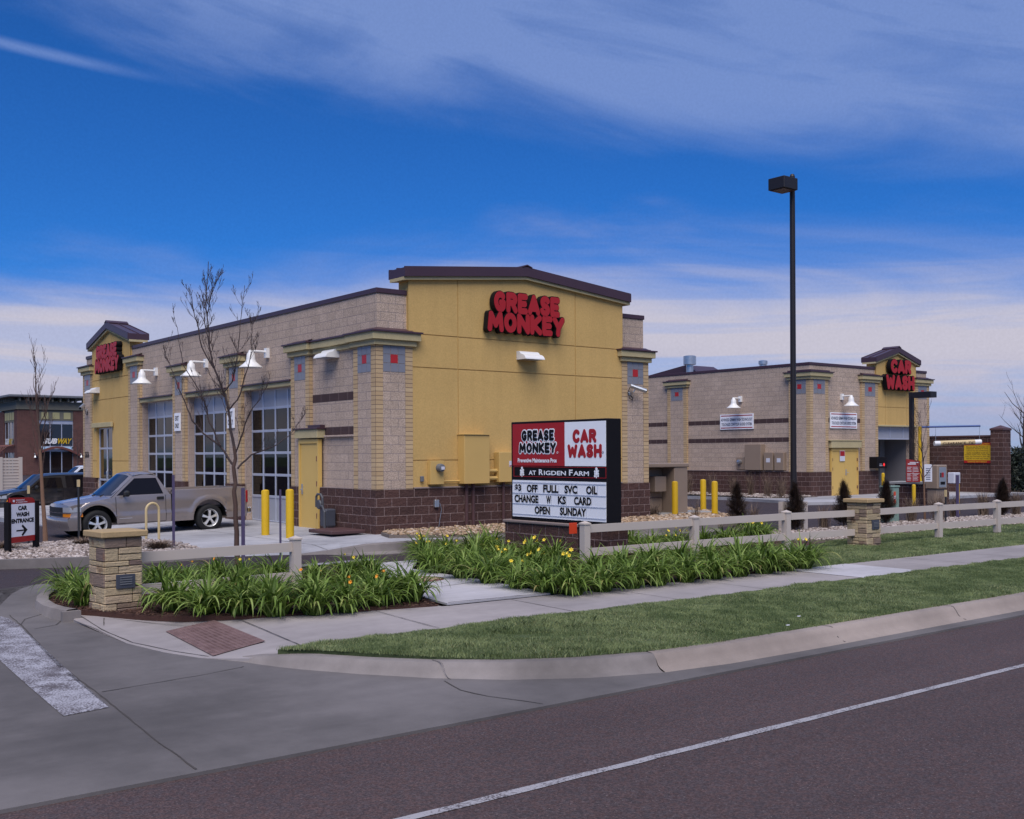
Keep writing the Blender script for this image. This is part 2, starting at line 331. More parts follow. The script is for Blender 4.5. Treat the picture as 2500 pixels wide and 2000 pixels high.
def concrete(name, c, stain=.3, dirt=(.5, .5, .5), broom=0, fine=.12):
    m, t, b = newmat(name)
    k = math_n(t, 'ADD', 1-stain, math_n(t, 'MULTIPLY', smooth_n(t, noise(t, .45, 6, None, .62), .25, .75), 2*stain))
    k = math_n(t, 'MULTIPLY', k, math_n(t, 'ADD', .90, math_n(t, 'MULTIPLY', noise(t, 7, 5), .2)))
    k = math_n(t, 'MULTIPLY', k, math_n(t, 'ADD', 1-fine, math_n(t, 'MULTIPLY', noise(t, 120, 2), 2*fine)))
    # long faint wheel and water streaks
    g = t.nodes.new('ShaderNodeNewGeometry'); mp = t.nodes.new('ShaderNodeMapping'); t.links.new(g.outputs[0], mp.inputs[0]); mp.inputs['Scale'].default_value = (.35, 3.0, 1); mp.inputs['Rotation'].default_value = (0, 0, .12)
    k = math_n(t, 'MULTIPLY', k, math_n(t, 'ADD', .86, math_n(t, 'MULTIPLY', noise(t, 1.6, 5, mp.outputs[0]), .28)))
    cc = t.nodes.new('ShaderNodeCombineColor'); [t.links.new(k, cc.inputs[i]) for i in range(3)]
    t.links.new(mix_n(t, 1.0, c, cc.outputs[0], 'MULTIPLY'), b.inputs['Base Color']); b.inputs['Roughness'].default_value = .82; b.inputs['Specular IOR Level'].default_value = .25
    bump(t, b, math_n(t, 'ADD', noise(t, 160, 3), math_n(t, 'MULTIPLY', noise(t, 12, 3), .5)), .18, .006); return m
M['walk'] = concrete('sidewalk_concrete', (.30, .268, .264), .2)
M['walknew'] = concrete('pale_concrete', (.43, .41, .43), .14)
M['apron'] = concrete('apron_concrete', (.124, .112, .110), .32)
M['kerb'] = concrete('kerb_concrete', (.185, .163, .155), .42)
M['kerbtan'] = concrete('newer_kerb_concrete', (.26, .215, .19), .25)
M['pad'] = concrete('pad_concrete', (.34, .335, .355), .3)
def asphalt(name, c, speck=.5, lanes=False):
    m, t, b = newmat(name)
    n1 = noise(t, 55, 3, None, .7); k = math_n(t, 'ADD', .66, math_n(t, 'MULTIPLY', smooth_n(t, n1, .36, .68), speck*1.5))
    k = math_n(t, 'MULTIPLY', k, math_n(t, 'ADD', .76, math_n(t, 'MULTIPLY', noise(t, .45, 6), .48)))
    if lanes:
        g = t.nodes.new('ShaderNodeNewGeometry'); mp = t.nodes.new('ShaderNodeMapping'); t.links.new(g.outputs[0], mp.inputs[0]); mp.inputs['Scale'].default_value = (.05, 1.6, 1)
        k = math_n(t, 'MULTIPLY', k, math_n(t, 'ADD', .80, math_n(t, 'MULTIPLY', noise(t, 1.0, 5, mp.outputs[0]), .40)))
    sp = smooth_n(t, noise(t, 48, 2), .66, .72); sd_ = smooth_n(t, noise(t, 75, 2), .36, .30)
    cc = t.nodes.new('ShaderNodeCombineColor'); [t.links.new(k, cc.inputs[i]) for i in range(3)]
    hue = mix_n(t, smooth_n(t, noise(t, 20, 3), .35, .65), (c[0]*1.08, c[1]*.98, c[2]*.94), (c[0]*.92, c[1]*1.0, c[2]*1.05))
    base = mix_n(t, 1.0, hue, cc.outputs[0], 'MULTIPLY'); base = mix_n(t, math_n(t, 'MULTIPLY', sp, .75), base, (.21, .17, .16)); base = mix_n(t, math_n(t, 'MULTIPLY', sd_, .6), base, (.02, .015, .015))
    t.links.new(base, b.inputs['Base Color']); b.inputs['Roughness'].default_value = .82; b.inputs['Specular IOR Level'].default_value = .25
    bump(t, b, math_n(t, 'ADD', n1, math_n(t, 'MULTIPLY', noise(t, 180, 2), .6)), .6, .008); return m
M['road'] = asphalt('worn_road_asphalt', (.074, .051, .050), .5, True); M['lot'] = asphalt('dark_lot_asphalt', (.050, .038, .043), .35)
def worn_paint(col=(.36, .35, .385), lo__=.50, hi__=.66):
    m, t, b = newmat('worn_white_road_paint')
    a = smooth_n(t, math_n(t, 'ADD', math_n(t, 'MULTIPLY', noise(t, 55, 3), .7), math_n(t, 'MULTIPLY', noise(t, 3.5, 4), .45)), lo__, hi__)
    t.links.new(mix_n(t, a, (.09, .075, .078), col), b.inputs['Base Color']); b.inputs['Roughness'].default_value = .75; return m
M['paint'] = worn_paint()
M['linepaint'] = worn_paint((.33, .315, .33), .44, .60)
M['mulch'] = plain('bark_mulch', (.060, .026, .019), .95, .4, 30, fine=.4, fscale=120, bmp=1.0, bscale=90)
M['gravelbase'] = plain('gravel_bed', (.16, .13, .11), .95, .3, 30, fine=.3, fscale=120, bmp=1, bscale=60)
def hashed(name, ramp, rough=.8, objrand=0):
    # colour differs stone by stone / leaf by leaf through the mesh-island random value
    m, t, b = newmat(name); g = t.nodes.new('ShaderNodeNewGeometry'); cr = t.nodes.new('ShaderNodeValToRGB')
    el_ = cr.color_ramp.elements
    while len(el_) < len(ramp): el_.new(.5)
    for e, (p, c) in zip(el_, ramp): e.position = p; e.color = (*c, 1)
    t.links.new(g.outputs['Random Per Island'], cr.inputs[0]); b.inputs['Roughness'].default_value = rough; b.inputs['Specular IOR Level'].default_value = .3
    t.links.new(cr.outputs[0], b.inputs['Base Color']); return m, t, b, cr
M['pebble'] = hashed('river_pebbles', [(0, (.10, .075, .065)), (.3, (.24, .19, .165)), (.65, (.36, .30, .27)), (1, (.52, .46, .43))])[0]
M['cobble'] = hashed('tan_cobbles', [(0, (.10, .07, .055)), (.35, (.30, .20, .12)), (.7, (.40, .28, .18)), (1, (.48, .40, .33))])[0]
def leafmat(name, ramp, trans=.35, patch=None):
    m, t, b, cr = hashed(name, ramp, .5)
    out = t.nodes['Material Output']; tl = t.nodes.new('ShaderNodeBsdfTranslucent'); mx = t.nodes.new('ShaderNodeMixShader'); mx.inputs[0].default_value = trans
    src = cr.outputs[0]
    if patch:
        g = t.nodes.new('ShaderNodeNewGeometry')
        a = smooth_n(t, noise(t, .7, 5), .40, .58); a2 = smooth_n(t, noise(t, 2.2, 5, None, .7), .45, .62)
        src = mix_n(t, math_n(t, 'MULTIPLY', a, .75), src, patch[0]); src = mix_n(t, math_n(t, 'MULTIPLY', a2, .45), src, patch[1])
        t.links.new(src, b.inputs['Base Color'])
    t.links.new(src, tl.inputs[0]); t.links.new(b.outputs[0], mx.inputs[1]); t.links.new(tl.outputs[0], mx.inputs[2]); t.links.new(mx.outputs[0], out.inputs[0]); return m
M['grass'] = leafmat('lawn_grass', [(0, (.12, .15, .055)), (.5, (.23, .285, .125)), (.9, (.38, .44, .22)), (1, (.52, .46, .26))], .4, ((.16, .215, .085), (.46, .52, .24)))
M['turf'] = plain('turf_soil', (.055, .075, .030), .95, .3, 6, fine=.3, fscale=90, bmp=.6)
M['lily'] = leafmat('daylily_leaf', [(0, (.042, .078, .012)), (.35, (.105, .175, .026)), (.75, (.215, .315, .060)), (.96, (.36, .45, .14)), (1, (.40, .33, .13))], .35)
M['lilyy'] = plain('yellow_petal', (.80, .62, .06), .5, .1, 10); M['lilyo'] = plain('orange_petal', (.78, .33, .03), .5, .1, 10)
M['juniper'] = leafmat('dark_juniper_needles', [(0, (.022, .016, .013)), (.5, (.055, .036, .028)), (1, (.12, .075, .055))], .15)
M['drygrass'] = hashed('dry_stalks', [(0, (.07, .045, .035)), (.5, (.15, .10, .075)), (1, (.30, .22, .15))])[0]
M['evergreen'] = leafmat('dark_evergreen', [(0, (.012, .018, .014)), (1, (.04, .05, .035))], .1)
def ledgestone():
    m, t, b = newmat('sandstone_ledge'); g = t.nodes.new('ShaderNodeNewGeometry')
    cr = t.nodes.new('ShaderNodeValToRGB'); e = cr.color_ramp.elements; e[0].color = (.36, .275, .165, 1); e[1].color = (.24, .17, .115, 1); x = e.new(.4); x.color = (.44, .34, .21, 1); x = e.new(.75); x.color = (.40, .30, .20, 1); x = e.new(.9); x.color = (.15, .10, .085, 1)
    t.links.new(g.outputs['Random Per Island'], cr.inputs[0])
    mp = t.nodes.new('ShaderNodeMapping'); t.links.new(g.outputs[0], mp.inputs[0]); mp.inputs['Scale'].default_value = (2, 2, 14)
    n = noise(t, 3, 6, mp.outputs[0]); rs = smooth_n(t, noise(t, 4.5, 5), .58, .72)
    c = mix_n(t, math_n(t, 'MULTIPLY', rs, .7), cr.outputs[0], (.17, .075, .04)); k = math_n(t, 'ADD', .65, math_n(t, 'MULTIPLY', n, .7))
    cc = t.nodes.new('ShaderNodeCombineColor'); [t.links.new(k, cc.inputs[i]) for i in range(3)]
    t.links.new(mix_n(t, 1.0, c, cc.outputs[0], 'MULTIPLY'), b.inputs['Base Color']); b.inputs['Roughness'].default_value = .9
    bump(t, b, math_n(t, 'ADD', n, noise(t, 30, 4)), .7, .02); return m
M['ledge'] = ledgestone(); M['mortar'] = plain('dark_mortar', (.10, .08, .065), .95, .2, 10)
def carpaint(name, c, metal=.6, rough=.32):
    m, t, b = newmat(name); b.inputs['Base Color'].default_value = (*c, 1); b.inputs['Metallic'].default_value = metal; b.inputs['Roughness'].default_value = rough
    b.inputs['Coat Weight'].default_value = .7; b.inputs['Coat Roughness'].default_value = .08
    g = t.nodes.new('ShaderNodeNewGeometry'); sp = t.nodes.new('ShaderNodeSeparateXYZ'); t.links.new(g.outputs[0], sp.inputs[0])
    dirt = math_n(t, 'MULTIPLY', smooth_n(t, sp.outputs[2], .75, -.1), smooth_n(t, noise(t, 5, 5), .3, .8))
    t.links.new(mix_n(t, math_n(t, 'MULTIPLY', dirt, .35), tuple(c), (.16, .13, .12)), b.inputs['Base Color']); return m
M['pewter'] = carpaint('pewter_metallic_paint', (.31, .265, .25), .5, .22); M['navy'] = carpaint('black_car_paint', (.006, .006, .009), .0, .35); M['whitecar'] = carpaint('white_car_paint', (.62, .63, .66), 0, .3)
M['lamp'] = glass('clear_lamp_lens', (.30, .31, .34), .08); M['amber'] = plain('amber_lens', (.60, .19, .015), .15, .1, 10); M['redlens'] = plain('red_lens', (.30, .012, .015), .15, .1, 10)
M['grille'] = plain('dark_plastic', (.012, .012, .013), .5, .1, 5)
def tactile():
    m, t, b = newmat('brick_red_tactile'); t.links.new(mix_n(t, smooth_n(t, noise(t, 8, 5), .3, .75), (.125, .072, .068), (.20, .125, .12)), b.inputs['Base Color']); b.inputs['Roughness'].default_value = .85; return m
M['tactile'] = tactile()
M['dark'] = plain('joint_dark', (.062, .054, .05), .95, .2, 10)
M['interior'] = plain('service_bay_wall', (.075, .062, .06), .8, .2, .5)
# ------------------------------------------------------------------ lettering
def planeX(X, Y, Z):      # wall whose face looks towards -X: u runs to -Y
    return lambda u, v, n: (X-n, Y-u, Z+v)
def planeY(X, Y, Z):      # wall whose face looks towards -Y
    return lambda u, v, n: (X+u, Y-n, Z+v)
_tc = {}
def text_geo(s, bold=0.0, shear=0.0):
    k = (s, bold, shear)
    if k in _tc: return _tc[k]
    cu = bpy.data.curves.new('t', 'FONT'); cu.body = s; cu.size = 1; cu.offset = bold; cu.shear = shear; cu.resolution_u = 3; cu.fill_mode = 'FRONT'
    o = bpy.data.objects.new('t', cu); COL.objects.link(o); bpy.context.view_layer.update()
    me = bpy.data.meshes.new_from_object(o); V = np.array([v.co[:2] for v in me.vertices]); Fc = [tuple(p.vertices) for p in me.polygons]
    bpy.data.objects.remove(o); bpy.data.curves.remove(cu); bpy.data.meshes.remove(me)
    lo, hi_ = V.min(0), V.max(0); V = (V-lo)/(hi_-lo); _tc[k] = (V, Fc, (hi_-lo)); return _tc[k]
def text(mb, s, fn, u0, u1, v0, v1, n, bold=.01, shear=0.0):
    V, Fc, _ = text_geo(s, bold, shear)
    P = [fn(u0+x*(u1-u0), v0+y*(v1-v0), n) for x, y in V]
    # keep faces looking along +n
    a = Vector(fn(0, 0, 1))-Vector(fn(0, 0, 0)); f0 = Fc[0]; nn = (Vector(P[f0[1]])-Vector(P[f0[0]])).cross(Vector(P[f0[2]])-Vector(P[f0[0]]))
    mb.mesh(P, Fc if nn.dot(a) > 0 else [f[::-1] for f in Fc], False)
def arc(cx, cy, rx, ry, a0, a1, n=14): return [(cx+rx*math.cos(R(a0+(a1-a0)*i/n)), cy+ry*math.sin(R(a0+(a1-a0)*i/n))) for i in range(n+1)]
q, t_ = .18, .82
GLY = {  # width, strokes (centre lines in a box of height 1): fat round bubble letters
 'G': (.92, [arc(.47, .5, .29, .32, 48, 318), [(.70, .30), (.72, .46), (.52, .46)]]),
 'R': (.88, [[(q, q), (q, t_), (.46, t_)] + arc(.48, .66, .20, .16, 90, -90, 8) + [(q+.05, .50)], [(.45, .48), (.69, q)]]),
 'E': (.80, [[(.62, t_), (q, t_), (q, q), (.62, q)], [(q, .5), (.55, .5)]]),
 'A': (.96, [[(q, q), (.48, t_), (.78, q)], [(.32, .34), (.64, .34)]]),
 'S': (.82, [arc(.42, .665, .22, .155, 30, 180, 8) + arc(.42, .665, .22, .155, 180, 265, 5) + arc(.40, .335, .23, .155, 80, -90, 10) + arc(.40, .335, .23, .155, -90, -160, 5)]),
 'M': (1.12, [[(q, q), (.26, t_), (.56, .36), (.86, t_), (.94, q)]]),
 'O': (.94, [arc(.47, .5, .28, .31, 0, 360, 26)]),
 'N': (.94, [[(q, q), (q, t_), (.76, q), (.76, t_)]]),
 'K': (.90, [[(q, q), (q, t_)], [(.70, t_), (.26, .5), (.72, q)]]),
 'Y': (.92, [[(q, t_), (.46, .46), (.74, t_)], [(.46, .46), (.42, q)]]),
 'C': (.88, [arc(.47, .5, .29, .32, 45, 315)]),
 'W': (1.16, [[(q, t_), (.34, q), (.58, .66), (.82, q), (.98, t_)]]),
 'H': (.92, [[(q, q), (q, t_)], [(.74, q), (.74, t_)], [(q, .5), (.74, .5)]]),
}
def word_layout(word, overlap=.06):
    out, x = [], 0
    for ch in word:
        w, st = GLY[ch]; out.append([[(p[0]+x, p[1]) for p in s] for s in st]); x += w-overlap
    return out, x+overlap
def contour(strokes, rad, h=.022):
    segs = [(s[i], s[i+1]) for s in strokes for i in range(len(s)-1)]
    A = np.array([a for a, b in segs]); B = np.array([b for a, b in segs])
    x0, y0 = np.minimum(A.min(0), B.min(0))-rad-.05; x1, y1 = np.maximum(A.max(0), B.max(0))+rad+.05
    xs = np.arange(x0, x1+h, h); ys = np.arange(y0, y1+h, h); X, Y = np.meshgrid(xs, ys, indexing='ij'); D = np.full(X.shape, 9.)
    for a, b in zip(A, B):
        d = b-a; L = d@d+1e-12; tt = np.clip(((X-a[0])*d[0]+(Y-a[1])*d[1])/L, 0, 1)
        D = np.minimum(D, np.hypot(X-a[0]-tt*d[0], Y-a[1]-tt*d[1]))
    D -= rad; ins = D < 0; pts, adj = {}, {}
    def ep(i, j, k):
        key = (i, j, k)
        if key not in pts:
            i2, j2 = (i+1, j) if k == 0 else (i, j+1); f = D[i, j]/(D[i, j]-D[i2, j2])
            pts[key] = (xs[i]+(xs[i2]-xs[i])*f, ys[j]+(ys[j2]-ys[j])*f)
        return key
    c = ins[:-1, :-1].astype(int)+ins[1:, :-1]+ins[:-1, 1:]+ins[1:, 1:]
    for i, j in np.argwhere((c > 0) & (c < 4)):
        i, j = int(i), int(j); e = []
        if ins[i, j] != ins[i+1, j]: e.append(ep(i, j, 0))
        if ins[i+1, j] != ins[i+1, j+1]: e.append(ep(i+1, j, 1))
        if ins[i, j+1] != ins[i+1, j+1]: e.append(ep(i, j+1, 0))
        if ins[i, j] != ins[i, j+1]: e.append(ep(i, j, 1))
        for a, b in zip(e[::2], e[1::2]): adj.setdefault(a, []).append(b); adj.setdefault(b, []).append(a)
    loops, seen = [], set()
    for s in adj:
        if s in seen: continue
        lp, cur = [], s
        while cur is not None:
            seen.add(cur); lp.append(pts[cur]); cur = next((k for k in adj[cur] if k not in seen), None)
        if len(lp) > 5: loops.append(lp)
    return loops
def loops_mesh(mb, loops, fn, sx, sy, depth0, depth1):
    cu = bpy.data.curves.new('c', 'CURVE'); cu.dimensions = '2D'; cu.fill_mode = 'BOTH'; cu.extrude = .5
    for lp in loops:
        sp = cu.splines.new('POLY'); sp.points.add(len(lp)-1); sp.use_cyclic_u = True
        for p, (x, y) in zip(sp.points, lp): p.co = (x, y, 0, 1)
    o = bpy.data.objects.new('c', cu); COL.objects.link(o); bpy.context.view_layer.update()
    me = bpy.data.meshes.new_from_object(o)
    P = [fn(v.co.x*sx, v.co.y*sy, depth0+(v.co.z+.5)*(depth1-depth0)) for v in me.vertices]
    Fc = [tuple(p.vertices) for p in me.polygons]; bpy.data.objects.remove(o); bpy.data.curves.remove(cu); bpy.data.meshes.remove(me)
    mb.mesh(P, Fc, False)
# ================================================================== SETTING
def H(X, Y):      # level of the driveway / car-park surface
    a = np.interp(Y, [-13.65, -9, -6, -4, -2, 1, 10, 22, 40, 70, 95], [-.487, -.43, -.38, -.33, -.17, -.12, -.15, -.40, -.42, -.12, 0.0]); return a
mb = MB(); mb.face([(-1500, -1500, -.8), (1500, -1500, -.8), (1500, 1500, -.8), (-1500, 1500, -.8)]); struct('ground', mb, M['turf'])
xs = [-70, -40, -25, -16, -12, -10, -9, -8, -6, -4, -2, 0, 3, 6, 9, 12, 16, 20, 25, 30, 40, 60, 90]; ys = [-6, -5, -4, -3, -2, -1, 0, 1, 3, 6, 10, 15, 22, 30, 40, 55, 70, 95, 140]
mb = MB(); mb.grid([[(x, y, H(x, y)) for y in ys] for x in xs], True, True); struct('car_park_asphalt', mb, M['lot'])
mb = MB(); mb.grid([[(x, y, H(x, y)) for y in (-9.5, -8, -7, -6)] for x in (-70, -40, -20, -12, -10, -8)], True, True); struct('driveway_asphalt', mb, M['lot'])
mb = MB(); mb.grid([[(x, y, -.503-.02*abs(y+22)/8) for y in (-60, -40, -30, -22, -13.66)] for x in (-300, -100, -40, -20, -10, 0, 10, 25, 50, 100, 300)], True, True); struct('road', mb, M['road'])
def ragged(p0, p1, w, n, amp):
    out = []
    for i in range(n+1):
        f = i/n; out.append((p0[0]+(p1[0]-p0[0])*f, p0[1]+(p1[1]-p0[1])*f+w+random.uniform(-amp, amp)))
    return out
mb = MB()
a = ragged((-60, -15.40), (150, -15.47), .043, 900, .006); b = ragged((-60, -15.40), (150, -15.47), -.043, 900, .006)
mb.grid([[(x, y, -.503-.02*abs(y+22)/8+.005) for x, y in a], [(x, y, -.503-.02*abs(y+22)/8+.005) for x, y in b]], False); struct('road_lane_line', mb, M['linepaint'])
# concrete apron of the driveway mouth + gutter pan
def zc(x, y):     # concrete surface between the kerb, the ramp and the road
    return float(np.interp(y, [-13.66, -13.2, -12, -9.5, -6, -3], [-.497, -.478, -.455, -.425, -.372, -.24]))
ap = [(-8.07, -2.99), (-8.32, -3.23), (-8.58, -3.68), (-8.97, -4.63), (-9.3, -5.3), (-9.8, -6.3), (-10.4, -8.0), (-10.7, -9.3), (-30, -9.3), (-30, -13.66), (-4.3, -13.66), (-4.3, -13.25), (-5.4, -12.9), (-6.5, -12.15), (-7.05, -11.58), (-7.5, -10.6), (-7.9, -9.5), (-8.25, -8), (-8.3, -6.5), (-8.6, -5.6), (-8.3, -4.3), (-7.9, -3.6), (-7.7, -3.0)]
# fine grid clipped to the outline
def inside(p, poly):
    x, y = p; c = False; j = len(poly)-1
    for i in range(len(poly)):
        if (poly[i][1] > y) != (poly[j][1] > y) and x < (poly[j][0]-poly[i][0])*(y-poly[i][1])/(poly[j][1]-poly[i][1])+poly[i][0]: c = not c
        j = i
    return c
def inside_np(X, Y, poly):
    c = np.zeros(X.shape, bool); j = len(poly)-1
    for i in range(len(poly)):
        (xi, yi), (xj, yj) = poly[i], poly[j]
        if yi != yj: c ^= ((yi > Y) != (yj > Y)) & (X < (xj-xi)*(Y-yi)/(yj-yi)+xi)
        j = i
    return c
def sheet(name, poly, zfn, m, step=.25, skirt=.25, kind='structure', off=0.0):
    bm = bmesh.new(); area = sum(poly[i][0]*poly[(i+1) % len(poly)][1]-poly[(i+1) % len(poly)][0]*poly[i][1] for i in range(len(poly)))
    pl = poly if area > 0 else poly[::-1]
    f = bm.faces.new([bm.verts.new((x, y, 0)) for x, y in pl])
    bmesh.ops.triangulate(bm, faces=[f], ngon_method='EAR_CLIP')
    x0, x1 = min(p[0] for p in pl), max(p[0] for p in pl); y0, y1 = min(p[1] for p in pl), max(p[1] for p in pl)
    for ax, lo_, hi_ in ((0, x0, x1), (1, y0, y1)):
        st = max(step, (hi_-lo_)/70); v = lo_+st
        while v < hi_:
            co = [0, 0, 0]; co[ax] = v; nr = [0, 0, 0]; nr[ax] = 1
            bmesh.ops.bisect_plane(bm, geom=bm.verts[:]+bm.edges[:]+bm.faces[:], plane_co=co, plane_no=nr); v += st
    for v in bm.verts: v.co.z = zfn(v.co.x, v.co.y)+off
    if skirt:
        ed = [e for e in bm.edges if e.is_boundary]; r = bmesh.ops.extrude_edge_only(bm, edges=ed)
        for v in r['geom']:
            if isinstance(v, bmesh.types.BMVert): v.co.z -= skirt
    bmesh.ops.recalc_face_normals(bm, faces=bm.faces)
    me = bpy.data.meshes.new(name); bm.to_mesh(me); bm.free(); me.uv_layers.new(name='UVMap')
    for p in me.polygons: p.use_smooth = True
    me.set_sharp_from_angle(angle=R(30))
    o = finish(name, me, m); o['kind'] = kind; return o
def zap(x, y):
    base = zc(x, y)
    if x > -7.9 and y < -9.5: base = min(base, -.45) if y > -12.6 else base
    return base
sheet('driveway_apron', ap, zap, M['apron'], .3, .2)
gp_ = [(-4.3, -13.66), (-4.3, -13.2), (140, -13.3), (140, -13.66)]
sheet('gutter_pan', gp_, lambda x, y: -.497 if y < -13.5 else -.478, M['apron'], 2, .1)
# joints: narrow dark strips 4 mm above the slab
def strip(mb, pts, w, zf, wob=.006):
    P = []
    for i in range(len(pts)-1):
        n = max(2, int(math.dist(pts[i], pts[i+1])/.15))
        P += [tuple(pts[i][k]+(pts[i+1][k]-pts[i][k])*j/n+random.uniform(-wob, wob) for k in (0, 1)) for j in range(n)]
    P.append(pts[-1]); A, B = [], []
    for i, p in enumerate(P):
        d = Vector(P[min(i+1, len(P)-1)])-Vector(P[max(i-1, 0)]); d.normalize(); nn = Vector((-d.y, d.x))*w/2*random.uniform(.6, 1.3)
        for L, s in ((A, 1), (B, -1)): x, y = p[0]+nn.x*s, p[1]+nn.y*s; L.append((x, y, zf(x, y)+.005))
    mb.grid([A, B], False)
def arcpts(c, r, a0, a1, n): return [(c[0]+r*math.cos(R(a0+(a1-a0)*i/n)), c[1]+r*math.sin(R(a0+(a1-a0)*i/n))) for i in range(n+1)]
mb = MB()
strip(mb, [(-9.05, -5.5), (-9.1, -6.28), (-9.44, -9.31), (-9.53, -10.94), (-9.67, -12.72), (-9.69, -13.6)], .015, zap)
strip(mb, [(-9.47, -10.76), (-8.48, -10.62), (-7.95, -10.5), (-7.62, -10.1)], .012, zap)
strip(mb, [(-6.62, -12.33), (-6.72, -12.75), (-6.65, -13.1), (-6.4, -13.6)], .015, zap)
strip(mb, [(-8.62, -5.6), (-8.95, -5.9), (-9.1, -6.3)], .014, zap); strip(mb, [(-8.6, -6.3), (-8.75, -6.6), (-9.05, -6.75)], .014, zap)
struct('apron_joint', mb, M['dark'])
for nm, pts in (('crosswalk_stripe', [(-9.17, -5.55), (-9.12, -5.75), (-9.13, -6.3), (-9.47, -9.3), (-9.62, -11.42), (-10.03, -11.5), (-9.95, -9.9), (-9.86, -8.3), (-9.72, -6.6), (-9.6, -5.9)]),):
    sheet(nm, pts, zap, M['paint'], .3, 0, off=.006)
# kerb with rolled face along the street and round the corner
ctr = [(140, -13.28), (60, -13.28), (20, -13.28), (5, -13.29), (0, -13.3), (-2, -13.3), (-3.6, -13.27), (-4.5, -13.17), (-5.3, -12.93), (-6.0, -12.55), (-6.6, -12.05), (-7.05, -11.5), (-7.4, -10.9), (-7.62, -10.45), (-7.85, -10.0), (-8.1, -9.7)]
cr_z = [1]*12+[.95, .7, .35, .03]
def kerb_profile(mb, ctr, zs, top, base, prof):
    rows = []
    for i, (x, y) in enumerate(ctr):
        d = Vector(ctr[min(i+1, len(ctr)-1)])-Vector(ctr[max(i-1, 0)]); d.normalize(); nn = Vector((-d.y, d.x))   # outward (street side) normal
        rows.append([(x+nn.x*o, y+nn.y*o, base+(top-base)*h*zs[i]+(.012 if h > .01 else -.0)) for o, h in prof])
    mb.grid(rows, True, True)
mb = MB(); kerb_profile(mb, ctr[:8], cr_z[:8], -.33, -.476, [(-.20, -.6), (-.20, .96), (-.17, 1.0), (-.05, 1.0), (-.02, .95), (.02, .6), (.05, .25), (.09, .06), (.16, -.02), (.2, -.25)]); struct('street_kerb', mb, M['kerbtan'], sharp=60)
mb = MB(); kerb_profile(mb, ctr[7:], cr_z[7:], -.33, -.476, [(-.20, -.6), (-.20, .96), (-.17, 1.0), (-.05, 1.0), (-.02, .95), (.02, .6), (.05, .25), (.09, .06), (.16, -.02), (.2, -.25)])
ko = struct('street_kerb', mb, M['kerb'], sharp=60)
mb = MB()
for x in (-1.55, 1.2, 4.2, 7.2, 10.2, 13.2):
    for sx in (0,): mb.grid([[(x+s, y, z) for y, z in ((-13.10, -.3115), (-13.235, -.3115), (-13.275, -.320), (-13.315, -.372), (-13.345, -.42), (-13.39, -.46), (-13.46, -.474))] for s in (-.008, .008)], False)
mb.grid([[(-6.52+s*.6, y+s*.8, z) for y, z in ((-11.96, -.3115), (-12.1, -.3115), (-12.15, -.320), (-12.185, -.372), (-12.21, -.42), (-12.25, -.452), (-12.33, -.465))] for s in (-.009, .009)], False)
struct('kerb_joint', mb, M['dark'])
# sidewalk, corner ramp, paths
SWZ = -.30
def zs(x, y):
    if x > -5.6: return SWZ
    f = min(1, (-5.6-x)/2.4); dropy = np.interp(y, [-10.6, -9.8, -7.6, -6.4], [1, 1, .75, .35]); return SWZ-.125*f*f*dropy
back = [(-8.33, -6.12), (-8.14, -6.47), (-7.78, -7.07), (-7.5, -7.49), (-6.88, -8.0), (-6.29, -8.25), (-5.25, -8.6), (-4.14, -8.87)]
sw = back+[(3.0, -9.0), (60, -9.25), (140, -9.4), (140, -11.2), (60, -11.0), (0, -10.7), (-5.6, -10.40), (-7.3, -10.36), (-7.75, -10.25), (-8.1, -9.75), (-8.3, -9.2), (-8.45, -8.4), (-8.43, -7.29), (-8.5, -6.5)]
sheet('sidewalk', sw, zs, M['walk'], .3, .12)
mb = MB()
for p0, p1 in (((-6.86, -8.02), (-7.1, -10.33)), ((-5.2, -8.63), (-5.36, -10.4)), ((-3.1, -8.9), (-3.2, -10.5)), ((-1.2, -8.92), (-1.25, -10.6)), ((.7, -8.95), (.65, -10.65)), ((6.7, -9.03), (6.7, -10.75)), ((8.6, -9.06), (8.6, -10.78)), ((10.5, -9.07), (10.5, -10.8)), ((12.5, -9.1), (12.5, -10.8)), ((14.5, -9.1), (14.5, -10.8)), ((-8.14, -6.6), (-8.3, -7.1)), ((-8.05, -6.7), (-7.5, -7.9))):
    strip(mb, [p0, p1], .012, zs, .002)
strip(mb, [(-8.35, -6.3), (-8.4, -7.29), (-8.38, -8.43), (-8.2, -9.2), (-8.0, -9.75)], .014, zs, .003)
struct('sidewalk_joint', mb, M['dark'])
mb = MB(); mb.grid([[(3.1, -8.98, SWZ+.006), (4.85, -8.98, SWZ+.006)], [(3.1, -10.66, SWZ+.006), (4.85, -10.66, SWZ+.006)]], False); struct('new_sidewalk_slab', mb, M['walknew'])
# tactile plate (domes modelled)
mb = MB(); T0, T1, T2 = np.array((-7.84, -8.02)), np.array((-7.13, -7.84)), np.array((-7.97, -9.80))
P4 = [tuple(T0), tuple(T1), tuple(T1+T2-T0), tuple(T2)]
mb.face([(x, y, zs(x, y)+.012) for x, y in P4][::-1])
for i in range(12):
    for j in range(30):
        p = T0+(T1-T0)*(i+.5)/12+(T2-T0)*(j+.5)/30; z = zs(*p)+.010; r0 = .018
        mb.lathe([(r0, z), (r0*.8, z+.006), (0.0001, z+.008)], (p[0], p[1], 0), 'Z', 7)
struct('tactile_paving', mb, M['tactile'])
BZ = -.285
path = [(-4.14, -8.80), (-4.05, -8.13), (-3.76, -7.07), (-3.26, -5.7), (-2.75, -4.6), (-2.75, -4.1), (-2.3, -3.5), (-1.6, -3.0), (-.86, -2.8), (-.80, -3.05), (-2.02, -4.64), (-2.07, -6.86), (-2.31, -8.86)]
